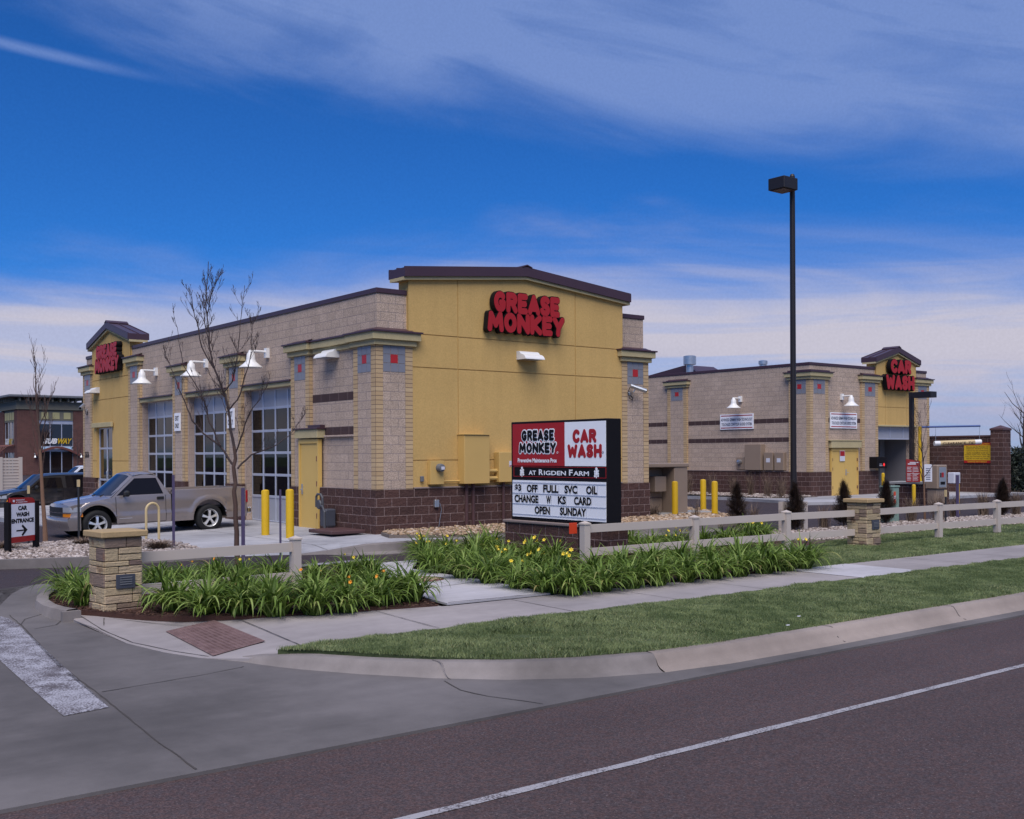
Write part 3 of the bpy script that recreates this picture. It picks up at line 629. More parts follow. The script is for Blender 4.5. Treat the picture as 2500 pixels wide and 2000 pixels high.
sheet('garden_path', path, lambda x, y: -.272, M['walknew'], .5, .1)
mb = MB(); strip(mb, [(-3.85, -7.35), (-3.0, -7.15), (-2.08, -7.0)], .014, lambda x, y: -.272); strip(mb, [(-4.1, -8.76), (-2.3, -8.85)], .02, lambda x, y: -.272); struct('path_joint', mb, M['dark'])
bedL = back[:-1]+[(-4.3, -8.8), (-4.05, -8.13), (-3.76, -7.07), (-3.26, -5.7), (-2.7, -4.6), (-2.9, -4.2), (-4.0, -3.75), (-5.2, -3.1), (-6.49, -2.75), (-7.5, -3.0), (-7.81, -3.7), (-8.03, -3.98), (-8.29, -4.63), (-8.39, -5.07), (-8.44, -5.69)]
def zbed(x, y): return BZ+.02*math.sin(x*3.1)*math.cos(y*2.3)+.008
mulch = sheet('mulch_bed', bedL, zbed, M['mulch'], .25, .15)
bedR = [(-2.2, -8.85), (-2.0, -6.86), (-1.96, -4.64), (-.8, -2.95), (.5, -2.9), (3, -3.0), (8.2, -3.6), (8.6, -4.4), (8.0, -6.6), (3.0, -7.3), (3.0, -8.95)]
sheet('mulch_bed', bedR, zbed, M['mulch'], .3, .15)
# raised kerb round the end of the left bed
ko = [(-7.5, -3.1), (-7.78, -3.38), (-7.98, -3.63), (-8.22, -3.95), (-8.45, -4.5), (-8.60, -5.05), (-8.66, -5.62), (-8.64, -6.0), (-8.56, -6.36)]
mb = MB(); kerb_profile(mb, ko[::-1], [1]*9, -.24, -.42, [(-.17, -.5), (-.17, .97), (-.15, 1.0), (-.04, 1.0), (-.01, .95), (.02, .4), (.04, -.1), (.05, -.3)])
mb.box(-8.62, -8.38, -6.42, -6.345, -.45, -.245)
struct('bed_kerb', mb, M['kerb'], sharp=50)
# lawns: soil sheets, grass added below
lawn1 = [(-7.5, -10.43), (-7.3, -10.42), (-5.6, -10.44), (0, -10.72), (25, -10.86), (60, -11.02), (60, -13.12), (-3.6, -13.12), (-4.5, -13.0), (-5.3, -12.75), (-5.95, -12.38), (-6.47, -11.88), (-6.88, -11.38), (-7.2, -10.85), (-7.38, -10.56)]
def zl1(x, y): return float(np.interp(y, [-13.15, -12.9, -12, -11, -10.6, -10.4], [-.33, -.315, -.285, -.275, -.29, -.31]))+.012*math.sin(x*1.7)*math.sin(y*2.1)
sheet('verge_lawn', lawn1, zl1, M['turf'], .5, .1)
lawn2 = [(2.98, -8.98), (2.98, -7.35), (7.0, -6.6), (9, -5.9), (12, -5.6), (20, -5.9), (60, -6.8), (60, -9.22)]
def zl2(x, y): return float(np.interp(y, [-9.2, -8.8, -6.5, -5.5], [-.31, -.275, -.255, -.25]))
sheet('fence_lawn', lawn2, zl2, M['turf'], .6, .1)
# pad in front of the doors, kerb of the lane
padL = [(8.7, -2.25), (-.6, -2.25), (-1.6, -2.1), (-2.9, -1.8), (-4.2, -1.3), (-4.3, .3), (-4.3, 21.8), (.4, 21.8), (.4, 1), (8.7, 1)]
def zpad(x, y): return (-.005+.028*min(0, x))*(1 if y > -1.2 else 1)-(.10*np.clip((-1.0-y)/.9, 0, 1) if x < -1.7 else 0)
sheet('concrete_pad', padL, zpad, M['pad'], .4, .3)
mb = MB()
for p0, p1 in (((-4.2, .2), (.0, .2)), ((-2.1, -1.95), (-2.1, 21)), ((-4.2, 4.2), (0, 4.2)), ((-4.2, 8.3), (0, 8.3)), ((-2.1, -.9), (-.3, -2.2))): strip(mb, [p0, p1], .014, zpad, .002)
struct('pad_joint', mb, M['dark'])
mb = MB(); kerb_profile(mb, [(8.9, -2.3), (4, -2.3), (-.5, -2.3), (-1.5, -2.17), (-2.2, -2.03), (-2.9, -1.86)], [1, 1, 1, .9, .45, .1], .0, -.19, [(-.15, -.3), (-.15, 1), (-.02, 1), (.01, .9), (.04, .1), (.16, 0), (.3, -.02), (.3, -.2)]); struct('pad_kerb', mb, M['kerb'], sharp=40)
# planting island at the entrance
isl = [(-12.5, .3), (-9.0, -.49), (-8.08, -.75), (-6.72, -1.23), (-5.21, -1.28), (-4.45, -1.3), (-4.32, .4), (-4.5, 1.9), (-5.09, 3.0), (-5.96, 3.1), (-6.87, 2.6), (-7.43, 2.3), (-9.5, 3.2), (-12.5, 4)]
def zisl(x, y): return -.05+.05*math.exp(-((y-1)/1.6)**2)
sheet('gravel_island', isl, zisl, M['gravelbase'], .4, .3)
mb = MB(); kerb_profile(mb, [(-4.38, -1.42), (-5.2, -1.42), (-6.72, -1.36), (-8.08, -.88), (-9.0, -.62), (-12.5, .18)][::-1], [1]*6, .0, -.2, [(-.16, -.3), (-.16, 1), (-.03, 1), (0, .94), (.03, .1), (.1, .02), (.3, 0), (.3, -.2)]); struct('island_kerb', mb, M['kerb'], sharp=40)
gravR = [(8.2, -5.4), (7.9, -4.3), (9.6, -2.95), (12.9, -3.2), (16.0, -2.9), (20.5, -3.1), (27, -3.4), (45, -4.2), (45, -6.4), (20, -5.95), (12, -5.65), (9, -5.95)]
sheet('gravel_strip', gravR, lambda x, y: -.255, M['gravelbase'], .6, .15)
gravB = [(-.3, -1.05), (.6, -1.9), (8.8, -2.12), (8.8, -.02), (.2, -.02), (-.05, -.3)]
sheet('gravel_by_wall', gravB, lambda x, y: .03+.03*(1 if y > -1.7 else 0), M['gravelbase'], .3, .15)
rockT = [(8.6, -.6), (9.6, -1.9), (11.3, -1.7), (12.2, -.4), (14.8, 3.4), (15.2, 5.2), (11.5, 5.5), (9, 4)]
sheet('rock_bed', rockT, lambda x, y: -.09, M['gravelbase'], .6, .2)
sheet('transformer_pad', [(10.9, 1.6), (13.5, 1.6), (13.5, 4.6), (10.9, 4.6)], lambda x, y: -.03, M['concrete0'], 3, .2)
cwpad = [(22.4, 40), (22.4, 11), (22.2, 8.5), (21.2, 5.2), (20.6, 3.6), (22.6, 2.9), (36, 2.9), (36, 40)]
mb = MB(); mb.prism(cwpad, -.4, -.02); struct('car_wash_pad', mb, M['pad'])
gravC = [(22.75, 30), (22.75, 9), (22.3, 6.9), (23.2, 6.2), (24.95, 6.3), (24.95, 30)]
sheet('gravel_by_car_wash', gravC, lambda x, y: .0, M['gravelbase'], 1, .1)
sheet('pale_traffic_island', [(9.9+1.0*math.cos(R(a)), -.75+.5*math.sin(R(a))) for a in range(0, 360, 20)], lambda x, y: -.12, M['walknew'], 2, .1)
sheet('lane_marking', [(-3.6, -3.05), (-1.9, -2.95), (-1.8, -3.12), (-3.6, -3.25)], lambda x, y: float(H(x, y)), M['paint'], 3, 0, off=.03)
for k in range(6):
    x0 = -9.5+k*2.7; sheet('parking_line', [(x0, 12.2), (x0+.1, 12.2), (x0-2.2, 17.4), (x0-2.3, 17.4)], lambda x, y: float(H(x, y)), M['paint'], 1, 0, off=.012)
# ================================================================== BUILDING KIT
ZT = 5.62
def cornice(root, face, a0, a1, o, zt, ret=(True, True), p=0.0, nm='cornice'):
    """stepped cream cornice + metal flashing over a pilaster; face 'X' looks to -X (spans Y a0..a1), 'Y' looks to -Y"""
    mb = MB(); mc = MB()
    def bx(m, e, z0, z1, back=.12):
        l, r = a0-(e if ret[0] else 0), a1+(e if ret[1] else 0)
        if face == 'X': m.bbox(o-e, o+back, l, r, z0, z1, .006)
        else: m.bbox(l, r, o-e, o+back, z0, z1, .006)
    bx(mb, .07, zt-.29, zt-.17); bx(mb, .145, zt-.168, zt-.005); bx(mc, .185, zt-.003, zt+.035)
    # sloped flashing
    l, r = a0, a1
    if face == 'X': mc.face([(o-.10, l, zt+.037), (o-.10, r, zt+.037), (o+.098, r, zt+.12), (o+.098, l, zt+.12)]); mc.box(o-.1, o+.098, l, r, zt+.036, zt+.06)
    else: mc.face([(l, o-.10, zt+.037), (r, o-.10, zt+.037), (r, o+.098, zt+.12), (l, o+.098, zt+.12)]); mc.box(l, r, o-.1, o+.098, zt+.036, zt+.06)
    c = part(nm, mb, M['trim'], root); part('flashing', mc, M['cap'], c)
def tiles(root, fn, u0, z0, w, h=.61):
    mg, mr = MB(), MB(); g = .006
    for i in range(3):
        for j in range(3):
            m = mr if i == j == 1 else mg; a, b = u0+w*i/3, z0+h*j/3
            P = [fn(a+g, b+g, 0), fn(a+w/3-g, b+g, 0), fn(a+w/3-g, b+h/3-g, 0), fn(a+g, b+h/3-g, 0)]; Q = [fn(a+g, b+g, .008), fn(a+w/3-g, b+g, .008), fn(a+w/3-g, b+h/3-g, .008), fn(a+g, b+h/3-g, .008)]
            m.mesh(P+Q, [(4, 5, 6, 7), (0, 1, 5, 4), (1, 2, 6, 5), (2, 3, 7, 6), (3, 0, 4, 7)], False)
    t = part('tile_panel', mg, M['tilegrey'], root); part('red_tile', mr, M['tilered'], t)
def pilaster(root, face, a0, a1, o, zb, zt, quo=(.2, .2), depth=.1, sides=(True, True)):
    """block pilaster with tan brick edges; o = outer face plane"""
    mb, mq = MB(), MB(); e = .004
    def bx(m, l, r, d0, d1): m.box(*((o+d0, o+d1, l, r) if face == 'X' else (l, r, o+d0, o+d1)), zb, zt-.29)
    bx(mb, a0+quo[0], a1-quo[1], e, depth-.002); bx(mq, a0, a0+quo[0]-.001, 0, depth-.002); bx(mq, a1-quo[1]+.001, a1, 0, depth-.002)
    pl = part('pilaster', mb, M['cmu'], root); part('brick_edge', mq, M['quoin'], pl); return pl
def dark_band(root, face, a0, a1, o, z, n=None):
    mb = MB(); L = abs(a1-a0); n = max(1, round(L/.406)); mj = .012
    for i in range(n):
        l, r = a0+L*i/n+mj/2, a0+L*(i+1)/n-mj/2
        b = (o-.006, o+.05, l, r) if face == 'X' else (l, r, o-.006, o+.05); mb.bbox(*b, z, z+.19, .004)
    mj_ = MB(); mj_.box(*((o-.002, o+.04, a0, a1) if face == 'X' else (a0, a1, o-.002, o+.04)), z-.004, z+.196)
    d = part('dark_block_band', mb, M['splitsm'], root); part('joint', mj_, M['joint'], d)
M['splitsm'] = plain('dark_split_block', (.060, .034, .034), .9, .25, 5, fine=.2, fscale=60, bmp=.8, bscale=30); M['joint'] = plain('grey_joint', (.22, .17, .155), .9, .1, 10)
def parapet_cap(root, x0, x1, y0, y1):
    mb = MB(); t = .05
    mb.bbox(x0-.03, x1+.03, y0-.03, y0+.25, ZT-.115, ZT, .008); mb.bbox(x0-.03, x1+.03, y1-.25, y1+.03, ZT-.115, ZT, .008)
    mb.bbox(x0-.03, x0+.25, y0+.252, y1-.252, ZT-.115, ZT-.001, .008); mb.bbox(x1-.25, x1+.03, y0+.252, y1-.252, ZT-.115, ZT-.001, .008)
    part('parapet_cap', mb, M['cap'], root)
def gable(root, face, a0, a1, o, th, ze, zp, oh, zb, grooves_v, grooves_h, skip=(), flush=()):
    """yellow gabled slab: outer face plane o, thickness th, eave/peak heights of the wall top, overhang oh"""
    am = (a0+a1)/2; mb = MB(); mt = MB(); mr = MB()
    poly = [(a0, zb), (a1, zb), (a1, ze), (am, zp), (a0, ze)]
    fn = (lambda u, v, d: (o+d, u, v)) if face == 'X' else (lambda u, v, d: (u, o+d, v))
    # wall split into panels separated by recessed joints
    us = [a0]+grooves_v+[a1]; vs = [zb]+grooves_h+[zp+1]; g = .012
    def topz(u): return ze+(zp-ze)*(1-abs(u-am)/((a1-a0)/2))
    for i in range(len(us)-1):
        l, r = us[i]+(g if i else 0), us[i+1]-(g if i < len(us)-2 else 0)
        for j in range(len(vs)-1):
            if (i, j) in skip: continue
            b0, b1 = vs[j]+(g if j and vs[j] not in flush else .0005), vs[j+1]-(g if j < len(vs)-2 and vs[j+1] not in flush else 0)
            if j == len(vs)-2: pts = [(l, b0), (r, b0), (r, topz(r))]+([(am, zp)] if l < am < r else [])+[(l, topz(l))]
            else: pts = [(l, b0), (r, b0), (r, b1), (l, b1)]
            mb.extrude(pts, fn, 0, .03)
    w = part('gable_wall', mb, M['stucco'], root)
    core = MB()
    if skip:
        i, j = skip[0]; zt_ = max(vs[j+1] for _, j in skip); core.extrude([(a0, zt_), (a1, zt_), (a1, ze), (am, zp), (a0, ze)], fn, .018, th); core.extrude([(a0, zb), (us[i], zb), (us[i], zt_), (a0, zt_)], fn, .018, th); core.extrude([(us[i+1], zb), (a1, zb), (a1, zt_), (us[i+1], zt_)], fn, .018, th)
    else: core.extrude(poly, fn, .018, th)
    part('gable_core', core, M['stucco'], root)
    # trim under the fascia, fascia, standing seam roof
    sl = (zp-ze)/((a1-a0)/2); e0, e1 = a0-oh, a1+oh; zE = ze-sl*oh
    f0, f1 = -.15, th+.14
    def band(m, d0, d1, z0, z1): m.extrude([(e0, zE+z0), (am, zp+z0), (e1, zE+z0), (e1, zE+z1), (am, zp+z1), (e0, zE+z1)], fn, d0, d1)
    band(mt, f0+.05, f1-.05, .0, .075); band(mr, f0, f1, .077, .285)
    rf = part('gable_roof', mr, M['cap'], root); part('eave_trim', mt, M['trim'], rf)
    ms = MB(); n = max(2, round((f1-f0)/.42))
    for k in range(n+1):
        d = f0+.02+(f1-f0-.04)*k/n
        ms.extrude([(e0, zE+.286), (am, zp+.286), (e1, zE+.286), (e1, zE+.31), (am, zp+.31), (e0, zE+.31)], fn, d-.012, d+.012)
    ms.extrude([(am-.16, zp+.30-.16*sl+.004), (am, zp+.34), (am+.16, zp+.30-.16*sl+.004), (am+.16, zp+.31-.16*sl+.02), (am, zp+.37), (am-.16, zp+.31-.16*sl+.02)], fn, f0-.01, f1+.01)
    part('roof_seam', ms, M['cap'], rf); return w
def steel_door(root, face, a0, a1, o, z0, z1, handle_at=0, leaves=1, hinges=1):
    fn = (lambda u, v, d: (o+d, u, v)) if face == 'X' else (lambda u, v, d: (u, o+d, v))
    def bx(m, l, r, b, t, d0, d1): 
        if face == 'X': m.bbox(o+d0, o+d1, l, r, b, t, .003)
        else: m.bbox(l, r, o+d0, o+d1, b, t, .003)
    fr, lf, hd, hg = MB(), MB(), MB(), MB(); w = .06
    bx(fr, a0, a0+w, z0, z1, -.03, .08); bx(fr, a1-w, a1, z0, z1, -.03, .08); bx(fr, a0+w+.001, a1-w-.001, z1-.11, z1, -.03, .08); bx(fr, a0+w, a1-w, z0, z0+.02, -.02, .08)
    d = part('door', fr, M['door'], root)
    L = (a1-a0-2*w)/leaves
    for k in range(leaves): bx(lf, a0+w+L*k+.005, a0+w+L*(k+1)-.005, z0+.025, z1-.118, .0, .06)
    part('door_leaf', lf, M['door'], d)
    for zz in (z0+.28, z0+1.07, z1-.55):
        for s in ([hinges] if leaves == 1 else [0, 1]): bx(hg, (a1-w-.03 if s else a0+w), (a1-w if s else a0+w+.03), zz, zz+.13, -.038, .01)
    part('hinge', hg, M['rust'], d)
    hx = (a1-w-.10 if handle_at else a0+w+.08) if leaves == 1 else (a0+a1)/2+.08
    bx(hd, hx-.03, hx+.03, z0+.86, z0+1.12, -.018, .005); hd.tube([fn(hx, z0+.98, -.02), fn(hx, z0+.98, -.07), fn(hx+(.11 if not handle_at else -.11), z0+.98, -.075)], .012, 8)
    part('handle', hd, M['steel'], d); return d
# ================================================================== OIL CHANGE BUILDING
A = thing('oil_change_building', 'tan block oil change building with yellow gabled front and three glazed bay doors', 'building', (0, 0, 0))
BW, BL = 8.73, 21.6
bays = [(4.2, 7.2), (8.3, 11.35), (12.4, 15.4)]
mb = MB(); WI = .1       # wall plane is 10 cm behind the pilasters
solid = [(WI, 1.15, 3.75, 1.0), ]
segs = [(0.1, 4.2), (7.2, 8.3), (11.35, 12.4), (15.4, 18.25), (20.15, BL-.1)]
for a, b in segs: mb.box(WI, .5, a, b, 1.0 if a < 15 else .0, 3.6)
mb.box(WI, .5, 18.25, 20.15, 2.9, 3.6)
mb.box(WI, .5, .1, BL-.1, 3.6, ZT-.06)
mb.box(.5, BW-.1, WI, .5, 0, ZT-.06); mb.box(BW-.5, BW-.1, .5, BL-.1, 0, ZT-.06); mb.box(.5, BW-.5, BL-.5, BL-.1, 0, ZT-.06)
part('block_wall', mb, M['cmu'], A)
mb = MB(); mb.face([(.5, .5, 5.2), (BW-.5, .5, 5.2), (BW-.5, BL-.5, 5.2), (.5, BL-.5, 5.2)]); part('flat_roof', mb, M['concrete0'], A)
for a, b in ((3.67, 4.2), (7.2, 8.3), (11.35, 12.4), (15.4, 16.5), (16.51, 18.2), (20.2, BL+.02)): part('split_block_base', MB().box(-.025, .45, a, b, -.5, 1.0), M['split'], A)
mb = MB(); mb.prism([(-.025, -.025), (BW+.02, -.025), (BW+.02, .09), (.45, .09), (.45, 2.63), (-.025, 2.63)], -.5, 1.0); part('split_block_base', mb, M['split'], A)
mb = MB(); mb.bbox(1.02, 7.7, -.045, .05, 1.002, 1.045, .012); mb.bbox(-.028, .11, 1.0, 2.6, 1.001, 1.02, .006); part('base_ledge', mb, M['joint'], A)
for a, zt in ((3.2, 4.6), (7.25, 4.6), (11.4, 4.6), (15.42, 5.18), (20.55, 5.18)):
    a1 = a+(1.0 if a < 15 else 1.1)
    pilaster(A, 'X', a, a1, 0, 1.003, zt); tiles(A, planeX(.004, a1-.2, 0), 0, zt-.90, a1-a-.4); cornice(A, 'X', a, a1, 0, zt)
# corner pilasters: front-left corner wraps both faces
pl = MB(); pl.box(.004, .098, .2, .8, 1.003, 4.31); pl.box(.2, .8, .004, .098, 1.003, 4.31); pq = MB(); pq.box(0, .2, 0, .199, 1.003, 4.31); pq.box(0, .098, .801, 1.0, 1.003, 4.31); pq.box(.801, 1.0, 0, .098, 1.003, 4.31)
p_ = part('pilaster', pl, M['cmu'], A); part('brick_edge', pq, M['quoin'], p_)
tiles(A, planeX(.004, .8, 0), 0, 3.70, .6); tiles(A, planeY(.2, .004, 0), 0, 3.70, .6)
mb, mc = MB(), MB()
for e, z0, z1, m in ((.07, 4.31, 4.43, mb), (.145, 4.432, 4.595, mb), (.185, 4.597, 4.635, mc)):
    m.box(-e, .1, -e, 1.0+e, z0, z1); m.box(.1, 1.0+e, -e, .1, z0, z1)
mc.face([(-.1, -.1, 4.637), (-.1, 1.0, 4.637), (.098, 1.0, 4.72), (.098, .098, 4.72)]); mc.face([(-.1, -.1, 4.637), (.098, .098, 4.72), (1.0, .098, 4.72), (1.0, -.1, 4.637)]); mc.face([(-.1, 1.0, 4.637), (.098, 1.0, 4.637), (.098, 1.0, 4.72)])
c_ = part('cornice', mb, M['trim'], A); part('flashing', mc, M['cap'], c_)
pilaster(A, 'Y', 7.72, BW, 0, 1.003, 4.6); tiles(A, planeY(7.92, .004, 0), 0, 3.70, .61); cornice(A, 'Y', 7.72, BW, 0, 4.6)
cornice(A, 'X', 1.20, 3.05, .09, 4.6, (False, False), nm='wall_cornice')
dark_band(A, 'X', 1.0, 3.2, WI, 3.11); dark_band(A, 'X', 1.0, 2.55, WI, 2.29)
mb = MB(); mb.bbox(.02, .099, 1.0, 2.5, 2.235, 2.283, .01); part('sill', mb, M['cmu_side'], A)
parapet_cap(A, WI, BW-.1, WI, BL-.1)
gable(A, 'Y', .9, 7.76, .012, .42, 5.85, 6.18, .19, 1.04, [2.30, 6.05], [1.67, 3.845, 4.62])
gable(A, 'X', 16.4, 20.58, .02, .46, 5.80, 6.33, .22, 1.0, [18.3, 20.1], [1.63, 2.85, 3.875, 4.61], ((1, 0), (1, 1)), (2.85,))
mb = MB(); mb.box(-.01, .05, 16.52, 20.6, .9, 1.0); 
d = steel_door(A, 'X', 2.63, 3.67, -.035, -.04, 2.20, 1, 1, 0)
mb, mc = MB(), MB(); mb.bbox(-.13, .09, 2.55, 3.75, 2.225, 2.44, .008); mc.bbox(-.17, .09, 2.5, 3.8, 2.442, 2.475, .006); mc.bbox(-.05, .095, 2.56, 3.2, 2.477, 2.55, .004); h_ = part('door_hood', mb, M['trim'], A); part('flashing', mc, M['cap'], h_)
# bay doors
for a, b in bays:
    x = .31; fr, gl, sp = MB(), MB(), MB(); w = .05
    rows = [0, .68, 1.27, 1.87, 2.47, 3.09, 3.6]; cols = [a+(b-a)*k/4 for k in range(5)]
    for c in cols: fr.bbox(x-.03, x+.03, c-(.05 if c in (a, b) else .028), c+(.05 if c in (a, b) else .028), 0, 3.6, .006)
    for r in rows: fr.bbox(x-.024, x+.024, a+.03, b-.03, max(0, r-.035), min(3.6, r+.035), .006)
    dd = part('bay_door', fr, M['alu'], A)
    for k in range(4):
        l, r = cols[k]+.01, cols[k+1]-.01
        sp.box(x-.012, x-.006, (l+r)/2-.02, (l+r)/2+.02, .05, .63)
        gl.box(x-.004, x+.004, l, r, .68, 3.09)
    part('solid_panel', MB().box(x-.008, x+.008, a+.06, b-.06, 3.09, 3.59), M['frost'], dd); sp.box(x-.0061, x+.008, a+.06, b-.06, .02, .68); part('solid_panel', sp, M['frost'], dd); part('glazing', gl, M['bayglass'], dd)
    mb, mc = MB(), MB(); mb.bbox(.0, .098, a+.02, b-.02, 3.60, 3.715, .006); mc.bbox(-.05, .098, a+.005, b-.005, 3.717, 3.76, .006); l_ = part('lintel_trim', mb, M['trim'], A); part('flashing', mc, M['cap'], l_)
    part('door_jamb', MB().box(.101, .275, a-.0, a+.05, 0, 3.6), M['cmu_side'], A); part('door_jamb', MB().box(.101, .275, b-.05, b, 0, 3.6), M['cmu_side'], A)
# inside of the bays: floor, back wall, lift posts and a car shape dimly seen
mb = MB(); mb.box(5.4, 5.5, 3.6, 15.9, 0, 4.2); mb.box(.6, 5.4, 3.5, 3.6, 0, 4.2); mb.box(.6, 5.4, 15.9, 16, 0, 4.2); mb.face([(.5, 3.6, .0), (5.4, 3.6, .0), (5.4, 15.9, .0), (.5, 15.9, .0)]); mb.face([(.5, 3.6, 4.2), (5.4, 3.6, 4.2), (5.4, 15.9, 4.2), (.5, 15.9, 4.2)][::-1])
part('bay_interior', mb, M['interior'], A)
mb = MB()
for y in (7.75, 11.9):
    mb.box(1.2, 1.6, y-.2, y+.2, 0, 2.6)
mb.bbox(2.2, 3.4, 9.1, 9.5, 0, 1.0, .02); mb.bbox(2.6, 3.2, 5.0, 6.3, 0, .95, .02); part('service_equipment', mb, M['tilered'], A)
# entrance in the yellow tower
fr, gl = MB(), MB(); x = .16
for c in (18.3, 19.22, 20.1): fr.bbox(x-.035, x+.03, c-.035, c+.035, 0, 2.84, .006)
for z in (.0, .9, 2.05, 2.80): fr.bbox(x-.03, x+.03, 18.33, 20.07, z, z+.07, .006)
e_ = part('entrance_door', fr, M['alu'], A); gl.box(x-.005, x+.005, 18.33, 20.07, .03, 2.82); part('glazing', gl, M['glass'], e_)
hb = MB(); hb.tube([(.12, 19.1, .9), (.07, 19.1, .95), (.07, 19.1, 1.25), (.12, 19.1, 1.3)], .014, 8); part('handle', hb, M['steel'], e_)
mb = MB(); mb.bbox(-.10, -.013, 18.1, 20.3, 2.86, 3.03, .008); part('door_hood', mb, M['trim'], A)
mb = MB(); text(mb, '2626', planeX(-.002, 21.42, 1.75), 0, .5, 0, .24, .006, .02); part('house_number', mb, M['black'], A)
# ================================================================== CAR WASH BUILDING
cx, cy = 25.0, 6.68
B = thing('car_wash_building', 'tan block car wash building with small yellow gable over its dark drive-through opening', 'building', (cx, cy, 0))
def o_(m): return m
mb = MB(); BX1 = cx+9.05; BY1 = cy+24
mb.box(cx+.1, cx+.5, cy+.1, BY1, 0, ZT-.06); mb.box(cx+.5, cx+4.9, cy+.1, cy+.5, 0, ZT-.06); mb.box(cx+7.9, BX1-.1, cy+.1, cy+.5, 0, ZT-.06); mb.box(cx+4.9, cx+7.9, cy+.1, cy+.5, 3.0, ZT-.06); mb.box(BX1-.5, BX1-.1, cy+.5, BY1, 0, ZT-.06); mb.box(cx+.5, BX1-.5, BY1-.4, BY1, 0, ZT-.06)
part('block_wall', mb, M['cmu'], B)
mb = MB(); mb.box(cx+.45, BX1-.45, cy+.45, BY1-.3, 5.1, 5.2); part('flat_roof', mb, M['concrete0'], B)
mb = MB(); mb.prism([(cx-.025, cy-.025), (cx+1.42, cy-.025), (cx+1.42, cy+.09), (cx+.09, cy+.09), (cx+.09, BY1), (cx-.025, BY1)], -.4, 1.0); part('split_block_base', mb, M['split'], B)
part('split_block_base', MB().box(cx+3.36, cx+4.88, cy-.025, cy+.09, -.4, 1.0), M['split'], B); part('split_block_base', MB().box(cx+7.92, BX1+.02, cy-.025, cy+.09, -.4, 1.0), M['split'], B)
mb = MB(); mb.bbox(cx-.05, cx+.098, cy+1.1, BY1, 1.002, 1.05, .012); part('base_ledge', mb, M['joint'], B)
zt = 5.2
pl = MB(); pl.box(cx+.004, cx+.098, cy+.2, cy+.9, 1.003, zt-.29); pl.box(cx+.2, cx+1.05, cy+.004, cy+.098, 1.003, zt-.29); pq = MB(); pq.box(cx, cx+.2, cy, cy+.199, 1.003, zt-.29); pq.box(cx, cx+.098, cy+.901, cy+1.1, 1.003, zt-.29); pq.box(cx+1.051, cx+1.25, cy, cy+.098, 1.003, zt-.29)
p_ = part('pilaster', pl, M['cmu'], B); part('brick_edge', pq, M['quoin'], p_)
tiles(B, planeX(cx+.004, cy+.88, 0), 0, zt-.9, .66); tiles(B, planeY(cx+.24, cy+.004, 0), 0, zt-.9, .77)
mb, mc = MB(), MB()
for e, z0, z1, m in ((.07, zt-.29, zt-.17, mb), (.145, zt-.168, zt-.005, mb), (.185, zt-.003, zt+.035, mc)):
    m.box(cx-e, cx+.1, cy-e, cy+1.1+e, z0, z1); m.box(cx+.1, cx+1.25+e, cy-e, cy+.1, z0, z1)
mc.box(cx-.08, cx+.098, cy-.08, cy+1.1, zt+.036, zt+.1); mc.box(cx+.098, cx+1.25, cy-.08, cy+.098, zt+.036, zt+.1)
c_ = part('cornice', mb, M['trim'], B); part('flashing', mc, M['cap'], c_)
pilaster(B, 'X', 13.62, 14.85, cx, 1.003, zt); tiles(B, planeX(cx+.004, 14.6, 0), 0, zt-.9, .73); cornice(B, 'X', 13.62, 14.85, cx, zt)
for a, b in ((cx+3.68, cx+4.9), (cx+7.9, BX1)): pilaster(B, 'Y', a, b, cy, 1.003, zt); tiles(B, planeY(a+.22, cy+.004, 0), 0, zt-.9, b-a-.44); cornice(B, 'Y', a, b, cy, zt)
for z in (3.11, 2.29): dark_band(B, 'X', cy+1.1, 13.6, cx+.1, z); dark_band(B, 'X', 14.86, 24, cx+.1, z)
dark_band(B, 'Y', cx+1.25, cx+3.68, cy+.1, 3.11)
parapet_cap(B, cx+.1, BX1-.1, cy+.1, BY1)
gable(B, 'Y', cx+4.80, cx+7.97, cy+.02, .5, 5.82, 6.27, .2, 3.05, [cx+5.5, cx+7.2], [3.85, 4.75])
mb = MB(); mb.bbox(cx+4.87, cx+7.93, cy-.06, cy+.08, 2.98, 3.05, .006); part('opening_trim', mb, M['trim'], B)
fr, gp2 = MB(), MB(); fr.bbox(cx+4.9, cx+7.9, cy+.15, cy+.2, 2.40, 2.47, .004)
for x in (cx+4.92, cx+6.05, cx+7.1, cx+7.86): fr.bbox(x-.025, x+.025, cy+.15, cy+.2, 2.47, 2.98, .004)
gp2.box(cx+4.93, cx+7.87, cy+.17, cy+.18, 2.47, 2.98); r_d = part('rolling_door', fr, M['alu'], B); part('door_panel', gp2, M['frost'], r_d)
M['washwall'] = plain('pale_wash_bay_wall', (.17, .16, .17), .7, .15, .7)
mb = MB(); mb.box(cx+4.7, cx+4.88, cy+.5, cy+18, 0, 3.6); mb.box(cx+7.92, cx+8.1, cy+.5, cy+18, 0, 3.6); mb.box(cx+4.88, cx+7.92, cy+17.9, cy+18, 0, 3.6); mb.box(cx+4.88, cx+7.92, cy+.5, cy+17.9, 3.5, 3.6); part('wash_bay_interior', mb, M['washwall'], B)
mb = MB()
for y in (cy+2.5, cy+4.5): mb.tube([(cx+5.2, y+5, 2.9), (cx+5.2, y+5, 3.2), (cx+7.6, y+5, 3.2), (cx+7.6, y+5, 0)], .09, 8)
mb.box(cx+7.3, cx+7.7, cy+1.5, cy+1.9, 0, 2.9); part('wash_arch', mb, M['greymetal'], B)
steel_door(B, 'Y', cx+1.42, cx+3.36, cy+.0, -.02, 2.0, 0, 2)
